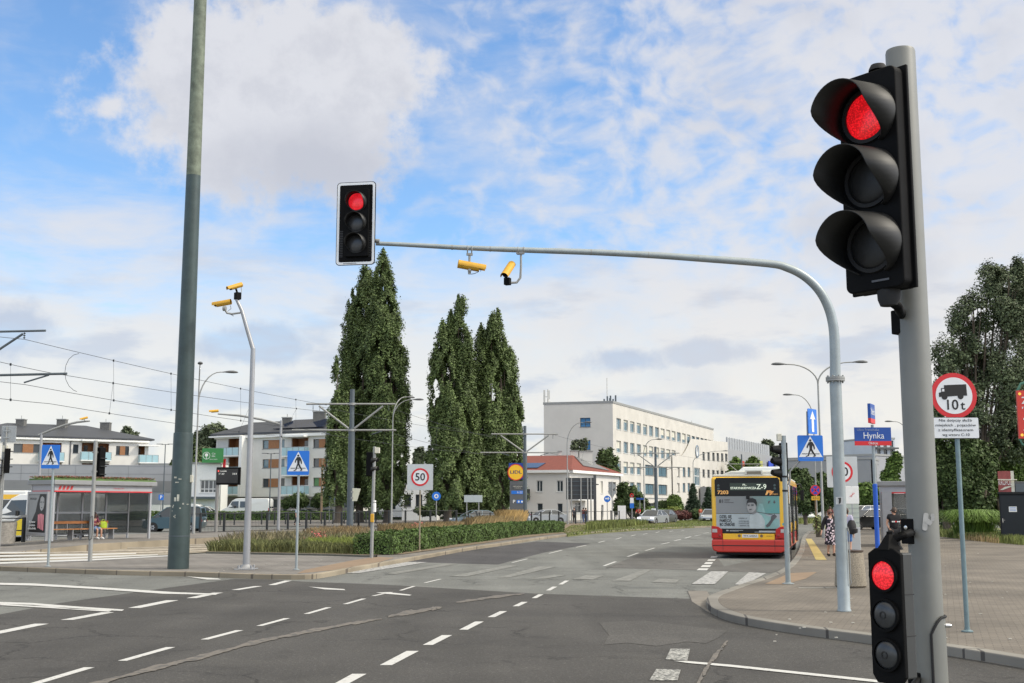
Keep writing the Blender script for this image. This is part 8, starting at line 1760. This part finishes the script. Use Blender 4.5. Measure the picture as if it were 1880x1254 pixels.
def person(label, loc, rz, H, J, skin=M_skin, hair=(.03,.02,.015), hairlen=0, group=None):
    """J: joints in head-up body space (scaled to height H = 1.75): dict; facing -Y"""
    t = thing('person', label, 'person', loc, rz, group); s_ = H/1.75
    d = dict(pel=(0,0,.95), waist=(0,0,1.08), chest=(0,.0,1.30), neck=(0,0,1.46), head=(0,-.015,1.60), top=(0,-.01,1.68),
        lsh=(.17,0,1.42), lel=(.21,.02,1.14), lwr=(.22,-.04,.90), lha=(.22,-.06,.80), rsh=(-.17,0,1.42), rel=(-.21,.02,1.14), rwr=(-.22,-.04,.90), rha=(-.22,-.06,.80),
        lhip=(.09,0,.92), lkn=(.10,-.03,.50), lan=(.10,.02,.09), lto=(.11,-.14,.035), rhip=(-.09,0,.92), rkn=(-.10,-.03,.50), ran=(-.10,.02,.09), rto=(-.11,-.14,.035)); d.update(J)
    d = {k: tuple(c_*s_ for c_ in v_) for k, v_ in d.items()}
    names = ['pel','waist','chest','neck','head','top','lsh','lel','lwr','lha','rsh','rel','rwr','rha','lhip','lkn','lan','lto','rhip','rkn','ran','rto']
    rad = dict(pel=.125,waist=.115,chest=.135,neck=.052,head=.088,top=.06,lsh=.062,lel=.042,lwr=.028,lha=.03,rsh=.062,rel=.042,rwr=.028,rha=.03,lhip=.085,lkn=.055,lan=.038,lto=.03,rhip=.085,rkn=.055,ran=.038,rto=.03)
    ix = {n_:i for i,n_ in enumerate(names)}
    E = [('pel','waist'),('waist','chest'),('chest','neck'),('neck','head'),('head','top'),('chest','lsh'),('lsh','lel'),('lel','lwr'),('lwr','lha'),('chest','rsh'),('rsh','rel'),('rel','rwr'),('rwr','rha'),('pel','lhip'),('lhip','lkn'),('lkn','lan'),('lan','lto'),('pel','rhip'),('rhip','rkn'),('rkn','ran'),('ran','rto')]
    V = [d[n_] for n_ in names]; Ei = [(ix[a_],ix[b_]) for a_,b_ in E]; Rr = [rad[n_]*s_ for n_ in names]
    # fingers
    for sd in ('l','r'):
        h_ = Vector(d[sd+'ha']); w_ = Vector(d[sd+'wr']); dr = (h_-w_).normalized(); side = dr.cross(Vector((1,0,0))).normalized() if abs(dr.x) < .9 else Vector((0,1,0)); base_i = ix[sd+'ha']
        for k, ln_ in enumerate((.065,.075,.07,.055)):
            p0 = h_+dr*.02+side*(.022*(k-1.5)); p1 = p0+dr*ln_*.55+Vector((0,-.006,0)); p2_ = p1+dr*ln_*.45+Vector((0,-.014,0)); i0 = len(V); V += [tuple(p0),tuple(p1),tuple(p2_)]; Ei += [(base_i,i0),(i0,i0+1),(i0+1,i0+2)]; Rr += [.011,.0095,.008]
        p0 = h_-dr*.01+side*-.035; p1 = p0+dr*.04+side*-.012; i0 = len(V); V += [tuple(p0),tuple(p1)]; Ei += [(base_i,i0),(i0,i0+1)]; Rr += [.012,.009]
    skin_mesh('body', V, Ei, Rr, skin, t)
    hd = Vector(d['head']); face = (Vector(d.get('look',(0,-1,0)))).normalized()
    ang = math.atan2(face.x, -face.y); Mh = Matrix.Translation(hd) @ Matrix.Rotation(ang,4,'Z')
    q = MB()
    q.lathe([(.0005,.118),(.05,.108),(.085,.07),(.100,.01),(.094,-.04),(.075,-.075 if not hairlen else -.10),(.06,-.09-hairlen)], 20, Mh @ Matrix.Scale(s_,4) @ Tm(0,.022,.012,R(-18)))
    q.build('hair', mat('hair_%d' % int(hair[0]*1e4), hair, .6, 0, .2, 40), t)
    q = MB(); q.lathe([(.0005,.03),(.009,.02),(.014,-.012),(.0005,-.018)], 8, Mh @ Tm(0,-.092*s_,-.012)); q.lathe([(.0005,.02),(.016,.012),(.02,0),(.014,-.02),(.0005,-.03)],8, Mh @ Tm(.088*s_,0,-.01)); q.lathe([(.0005,.02),(.016,.012),(.02,0),(.014,-.02),(.0005,-.03)],8, Mh @ Tm(-.088*s_,0,-.01)); q.build('nose_and_ears', skin, t)
    q = MB(); [q.lathe([(.0005,.007),(.010,.0),(.0005,-.007)], 8, Mh @ Tm(x_,-.086*s_,.012)) for x_ in (-.032,.032)]; q.build('eye', M_sblk, t)
    q = MB(); q.cbox((0,-.086*s_,-.050), .045,.012,.010, Mh); q.build('mouth', mat('lips', (.35,.10,.09), .5, 0, 0), t)
    return t, d, s_, Mh
def garment(t, name, d, chains, m):
    V, E, Rr, ix = [], [], [], {}
    for ch in chains:
        prev = None
        for (k, r_) in ch:
            if k not in ix: ix[k] = len(V); V.append(d[k] if isinstance(k, str) else k); Rr.append(r_)
            if prev is not None: E.append((prev, ix[k]))
            prev = ix[k]
    return skin_mesh(name, V, E, Rr, m, t, 2)
def lerp3(a_, b_, u_): return tuple(a_[i]+(b_[i]-a_[i])*u_ for i in range(3))
def shoes(t, d, m):
    for sd in ('l','r'):
        a_, to = Vector(d[sd+'an']), Vector(d[sd+'to']); h_ = a_+(a_-to)*.25; h_.z = min(a_.z-.03,.05) if a_.z < .2 else a_.z-.04; q = MB(); dd = to-h_
        q.tube([h_, h_+dd*.35+Vector((0,0,.02)), h_+dd*.8, h_+dd*1.08], [.042,.050,.046,.025], 10); q.build('shoe', m, t)
# woman in the floral dress
loc = G(1526,1021,.12); t, d, s_, Mh = person('woman in a black and pink floral dress, black cardigan and sunglasses walking toward the camera', loc, R(8), 1.60,
    dict(lha=(.24,-.10,.84),lwr=(.25,-.05,.92),lel=(.25,.06,1.14),rel=(-.25,.06,1.16),rwr=(-.34,-.02,.95),rha=(-.37,-.04,.87), lkn=(.08,-.10,.50),lan=(.07,-.10,.09),lto=(.08,-.26,.04), rkn=(-.07,0,.50),ran=(-.08,.08,.12),rto=(-.09,-.06,.035)), hair=(.10,.035,.02))
fl = bpy.data.materials.new('floral_fabric'); fl.use_nodes = True; nt = fl.node_tree; N3 = nt.nodes; vo = N3.new('ShaderNodeTexVoronoi'); vo.inputs['Scale'].default_value = 13; tc = N3.new('ShaderNodeTexCoord'); nt.links.new(tc.outputs['Object'], vo.inputs['Vector'])
cr = N3.new('ShaderNodeValToRGB'); cr.color_ramp.interpolation = 'CONSTANT'; cr.color_ramp.elements[0].color = (.62,.30,.42,1); cr.color_ramp.elements[1].position = .42; cr.color_ramp.elements[1].color = (.012,.010,.018,1); k_ = cr.color_ramp.elements.new(.18); k_.color = (.66,.55,.60,1)
nt.links.new(vo.outputs['Distance'], cr.inputs[0]); nt.links.new(cr.outputs[0], N3['Principled BSDF'].inputs['Base Color']); N3['Principled BSDF'].inputs['Roughness'].default_value = .8
q = MB(); q.lathe([(.15*s_,1.40*s_),(.165,1.28*s_),(.150,1.08*s_),(.175,.95*s_),(.195,.70*s_),(.215,.42*s_),(.205,.42*s_),(.16,.9*s_)], 26, Matrix.Scale(.72,4,(0,1,0))); q.build('dress', fl, t)
garment(t, 'cardigan', {**d, 'c1': (0,.03,1.36*s_), 'c2': (0,.035,1.1*s_)}, [[('c1',.13),('c2',.11)],[('c1',.13),('lsh',.075),('lel',.065),('lwr',.05)],[('c1',.13),('rsh',.075),('rel',.068),('rwr',.055)]], mat('black_knit', (.012,.011,.012), .9, 0, .1, 30))
q = MB(); q.cbox((-.033,-.098*s_,.013), .052,.012,.034, Mh); q.cbox((.033,-.098*s_,.013), .052,.012,.034, Mh); q.cbox((0,-.098*s_,.02), .03,.008,.008, Mh); q.build('sunglasses', M_sblk, t); shoes(t, d, M_sblk)
# person with the backpack behind the mast
loc = G(1556,1028,.12); t, d, s_, Mh = person('person with a black backpack and blue shorts, mostly hidden by the curved mast', loc, R(150), 1.68, {}, hair=(.05,.03,.02), hairlen=.06)
garment(t, 'shirt', d, [[('pel',.14),('waist',.135),('chest',.155)],[('chest',.155),('lsh',.075),('lel',.055)],[('chest',.155),('rsh',.075),('rel',.055)]], mat('lilac_cotton', (.40,.38,.50), .9, 0, .08, 20))
garment(t, 'shorts', {**d,'lk':lerp3(d['lhip'],d['lkn'],.85),'rk':lerp3(d['rhip'],d['rkn'],.85)}, [[('pel',.14),('lhip',.11),('lk',.085)],[('pel',.14),('rhip',.11),('rk',.085)]], mat('denim_blue', (.08,.18,.42), .9, 0, .1, 20)); shoes(t, d, M_white)
bp2 = thing('backpack', 'black backpack worn by the person behind the curved mast', 'backpack', loc+Vector((.14,-.12,1.0)), R(30)); q = MB(); q.lathe([(.0005,-.20),(.13,-.17),(.165,-.05),(.155,.12),(.10,.24),(.0005,.27)], 18, Matrix.Scale(.75,4,(0,1,0))); q.build('bag', mat('bag_black', (.012,.012,.013), .7, 0, .1, 15), bp2); q = MB(); q.lathe([(.0005,-.14),(.10,-.11),(.11,0),(.0005,.06)], 14, Tm(.02,-.09,-.03)); q.build('front_pocket', M_blkm, bp2); q = MB(); [q.tube([(x_,.08,.22),(x_,.20,.2),(x_,.24,0),(x_,.12,-.15)], .016, 6) for x_ in (-.09,.09)]; q.build('strap', M_blkm, bp2)
# man in the black t-shirt
loc = G(1640,1026,.12); loc = Vector((P(1640,930,39).x,39,.12)); t, d, s_, Mh = person('man in a black t-shirt with a white and red chest print, looking to the left', loc, R(0), 1.68,
    dict(look=(-1,-.45,0), rel=(-.24,.02,1.16),rwr=(-.20,-.14,.98),rha=(-.17,-.20,.94), lel=(.27,.04,1.16),lwr=(.34,-.02,.93),lha=(.37,-.04,.85)), hair=(.05,.032,.02))
Mt = mat('black_cotton', (.010,.010,.012), .9, 0, .1, 20)
garment(t, 'tshirt', {**d,'le':lerp3(d['lsh'],d['lel'],.55),'re':lerp3(d['rsh'],d['rel'],.55)}, [[('pel',.155),('waist',.15),('chest',.175)],[('chest',.175),('lsh',.09),('le',.08)],[('chest',.175),('rsh',.09),('re',.08)]], Mt)
garment(t, 'trousers', {**d,'lk':lerp3(d['lkn'],d['lan'],.9),'rk':lerp3(d['rkn'],d['ran'],.9)}, [[('pel',.145),('lhip',.11),('lkn',.085),('lk',.06)],[('pel',.145),('rhip',.11),('rkn',.085),('rk',.06)]], mat('dark_trousers', (.02,.02,.022), .9, 0, .1, 20))
q = MB(); [q.box(x_,x_+.045,-.186,-.175,1.22*s_,1.26*s_) for x_ in (-.13,-.075,.045,.10)]; q.build('chest_print', M_white, t); q = MB(); q.box(-.02,.035,-.186,-.175,1.22*s_,1.265*s_); q.build('red_print', M_sred, t); q = MB(); q.cbox((-.03,-.095,.012), .05,.012,.03, Mh); q.cbox((.03,-.095,.012), .05,.012,.03, Mh); q.build('sunglasses', M_sblk, t); shoes(t, d, M_white)
bg_ = thing('shoulder_bag', 'small black bag hanging at the hip of the man in the black t-shirt', 'bag', loc+Vector((-.19,-.22,.72))); q = MB(); q.box(-.09,.09,-.05,.05,-.05,.20); q.build('bag', MATS['bag_black'], bg_, bevel=.025); q = MB(); q.box(-.085,.085,-.062,-.052,.08,.19); q.build('flap', M_blkm, bg_, bevel=.01); q = MB(); q.tube([(-.07,0,.2),(-.02,.02,.30),(.07,0,.2)], .012, 6); q.build('strap', M_blkm, bg_)
# seated person in the shelter
sl_ = lambda x_,y_,z_: Vector((sb.x+math.cos(RS)*x_-math.sin(RS)*y_, sb.y+math.sin(RS)*x_+math.cos(RS)*y_, z_)); loc = sl_(3.05,.85,.30); t, d, s_, Mh = person('person in maroon top and pale blue shorts sitting on the left shelter bench', loc, RS, 1.66,
    dict(pel=(0,.22,.52),waist=(0,.24,.66),chest=(0,.20,.88),neck=(0,.16,1.05),head=(0,.12,1.19),top=(0,.11,1.27),lsh=(.17,.19,1.0),lel=(.22,.05,.78),lwr=(.12,-.16,.72),lha=(.07,-.22,.74),rsh=(-.17,.19,1.0),rel=(-.22,.05,.78),rwr=(-.12,-.16,.72),rha=(-.07,-.22,.74),
     lhip=(.10,.16,.50),lkn=(.12,-.24,.50),lan=(.16,-.22,.09),lto=(.18,-.38,.04),rhip=(-.10,.16,.50),rkn=(-.10,-.24,.50),ran=(-.06,-.16,.09),rto=(-.06,-.32,.04)), hair=(.06,.03,.02), hairlen=.1)
garment(t, 'top', d, [[('pel',.13),('waist',.13),('chest',.15)],[('chest',.15),('lsh',.08),('lel',.055)],[('chest',.15),('rsh',.08),('rel',.055)]], mat('maroon_cotton', (.17,.035,.06), .9, 0, .1, 20))
garment(t, 'shorts', {**d,'lk':lerp3(d['lhip'],d['lkn'],.92),'rk':lerp3(d['rhip'],d['rkn'],.92)}, [[('pel',.14),('lhip',.105),('lk',.095)],[('pel',.14),('rhip',.105),('rk',.095)]], mat('pale_denim', (.22,.32,.50), .9, 0, .1, 20)); shoes(t, d, M_white)
bg_ = thing('shopping_bag', 'lime green shopping bag on the bench beside the seated person', 'bag', sl_(3.55,1.0,.81), RS); q = MB(); q.lathe([(.0005,0),(.19,0),(.22,.12),(.19,.26),(.12,.30),(.0005,.28)], 12, Matrix.Scale(.6,4,(0,1,0))); q.build('bag', mat('lime_bag', (.38,.50,.03), .5, 0, .25, 6), bg_); q = MB(); q.tube([(-.1,0,.27),(-.06,0,.38),(.06,0,.38),(.1,0,.27)], .014, 6); q.build('handle', mat('lime_handle', (.45,.55,.05), .6, 0, .1), bg_)
# small far people
def small_person(label, px, D, z, H, rz, top, leg, hair=(.05,.03,.02), J={}, group=None):
    t, d, s_, Mh = person(label, cp_(px,D,z), rz, H, J, hair=hair, group=group)
    garment(t, 'top', d, [[('pel',.14),('waist',.14),('chest',.16)],[('chest',.16),('lsh',.085),('lel',.06)],[('chest',.16),('rsh',.085),('rel',.06)]], mat('cloth_%s' % top[0], top[1], .9, 0, .1, 20))
    garment(t, 'trousers', {**d,'lk':lerp3(d['lkn'],d['lan'],.9),'rk':lerp3(d['rkn'],d['ran'],.9)}, [[('pel',.14),('lhip',.11),('lkn',.085),('lk',.065)],[('pel',.14),('rhip',.11),('rkn',.085),('rk',.065)]], mat('cloth_%s' % leg[0], leg[1], .9, 0, .1, 20)); shoes(t, d, M_sblk); return t
walk = dict(lkn=(.09,-.16,.52),lan=(.09,-.20,.10),lto=(.1,-.36,.05),rkn=(-.09,.06,.50),ran=(-.09,.26,.14),rto=(-.09,.14,.04))
small_person('white-haired person walking behind the left lawn railing by the blue crossing sign', 546, 112, .06, 1.72, R(60), ('pale_blue',(.35,.42,.50)), ('dark',(.03,.03,.035)), (.6,.58,.55), walk)
small_person('person in dark clothes standing by the white house doorway', 1054, 128, 0, 1.75, R(20), ('charcoal',(.03,.03,.04)), ('dark',(.03,.03,.035)))
small_person('person in a dark red top before the white house, left of the wooden cross', 1071, 126, 0, 1.72, R(-30), ('dark_red',(.12,.03,.03)), ('jeans',(.08,.11,.2)), J=walk)
small_person('person in a black top close beside the one in dark red by the white house', 1075.5, 127, 0, 1.70, R(30), ('black',(.015,.015,.017)), ('jeans',(.08,.11,.2)))
small_person('person in a red and white top walking on the far pavement left of the bus', 1286, 139, 0, 1.72, R(20), ('orange_red',(.50,.14,.08)), ('white',(.6,.6,.58)), J=walk)
small_person('distant pedestrian in dark clothes under the no-stopping sign', 1524, 92, .12, 1.72, R(0), ('burgundy',(.14,.03,.03)), ('dark',(.03,.03,.035)))
t = small_person('person in a red top riding a bicycle left of the taxi', 1172, 127, .05, 1.70, R(-20), ('bright_red',(.48,.03,.03)), ('dark',(.03,.03,.035)), J=dict(pel=(0,.25,1.0),waist=(0,.22,1.12),chest=(0,.08,1.32),neck=(0,0,1.45),head=(0,-.05,1.58),top=(0,-.05,1.66),lsh=(.17,.04,1.42),lel=(.24,-.15,1.2),lwr=(.2,-.38,1.08),lha=(.19,-.44,1.07),rsh=(-.17,.04,1.42),rel=(-.24,-.15,1.2),rwr=(-.2,-.38,1.08),rha=(-.19,-.44,1.07),lkn=(.1,-.12,.72),lan=(.1,.02,.32),lto=(.1,-.14,.28),rkn=(-.1,-.05,.6),ran=(-.1,.05,.18),rto=(-.1,-.1,.14)))
bc = thing('bicycle', 'bicycle ridden by the person in the red top', 'bicycle', cp_(1172,127,.0), R(-20)); 
for y_ in (-.55,.55): q = MB(); q.lathe([(.32,-.015),(.345,0),(.32,.015),(.305,0),(.32,-.015)], 28, Tm(0,y_,.345,0,R(90))); wh = q.build('wheel', M_tyre, bc); q = MB(); [q.tube([(0,y_,.345),(0,y_+.32*math.cos(k*PI/6),.345+.32*math.sin(k*PI/6))], .003, 3) for k in range(12)]; q.build('spokes', M_chrome, wh)
q = MB(); q.tube([(0,.55,.345),(0,.1,.30),(0,-.40,.85),(0,.18,.85),(0,.1,.30)], .016, 6); q.tube([(0,.55,.345),(0,.2,.82)], .012, 6); q.tube([(0,-.55,.345),(0,-.38,1.0)], .014, 6); q.build('frame', M_blk, bc)
q = MB(); q.tube([(-.28,-.44,1.03),(0,-.38,1.04),(.28,-.44,1.03)], .013, 6); q.build('handlebar', M_blkm, bc); q = MB(); q.cbox((0,.22,.93), .13,.25,.06); q.build('saddle', M_blkm, bc, bevel=.02)
# small notice stand and box by the white house corner
t = thing('notice_stand', 'white notice stand at the right corner of the white house', 'sign', cp_(1142,126)); q = MB(); q.box(-.45,.40,-.04,.04,.5,1.9); q.build('board', M_white, t); q = MB(); [q.box(x_-.04,x_+.04,-.05,.05,0,.497) for x_ in (-.4,.35)]; q.build('leg', M_galv, t)
t = thing('rooftop_van', 'white vehicle roof and yellow-topped bus passing behind the left shelter', 'bus', cp_(45,90), R(-176)); q = MB(); q.box(-.5,6,-1.2,1.2,.4,3.0); q.build('body', Cw, t, bevel=.12); q = MB(); q.box(-.503,3.2,-1.21,1.21,2.35,2.7); q.build('yellow_band', Y_, t); q = MB(); q.box(-.506,5.9,-1.215,1.215,1.5,2.3); q.build('side_glazing', M_glass, t); [(lambda q: (q.lathe([(.0005,-.14),(.46,-.14),(.46,.14),(.0005,.14)], 20, Tm(x_,y_,.46,R(90))), q.build('wheel', M_tyre, t)))(MB()) for x_ in (.9,4.9) for y_ in (-1.08,1.08)]
t.name = 'city_bus'
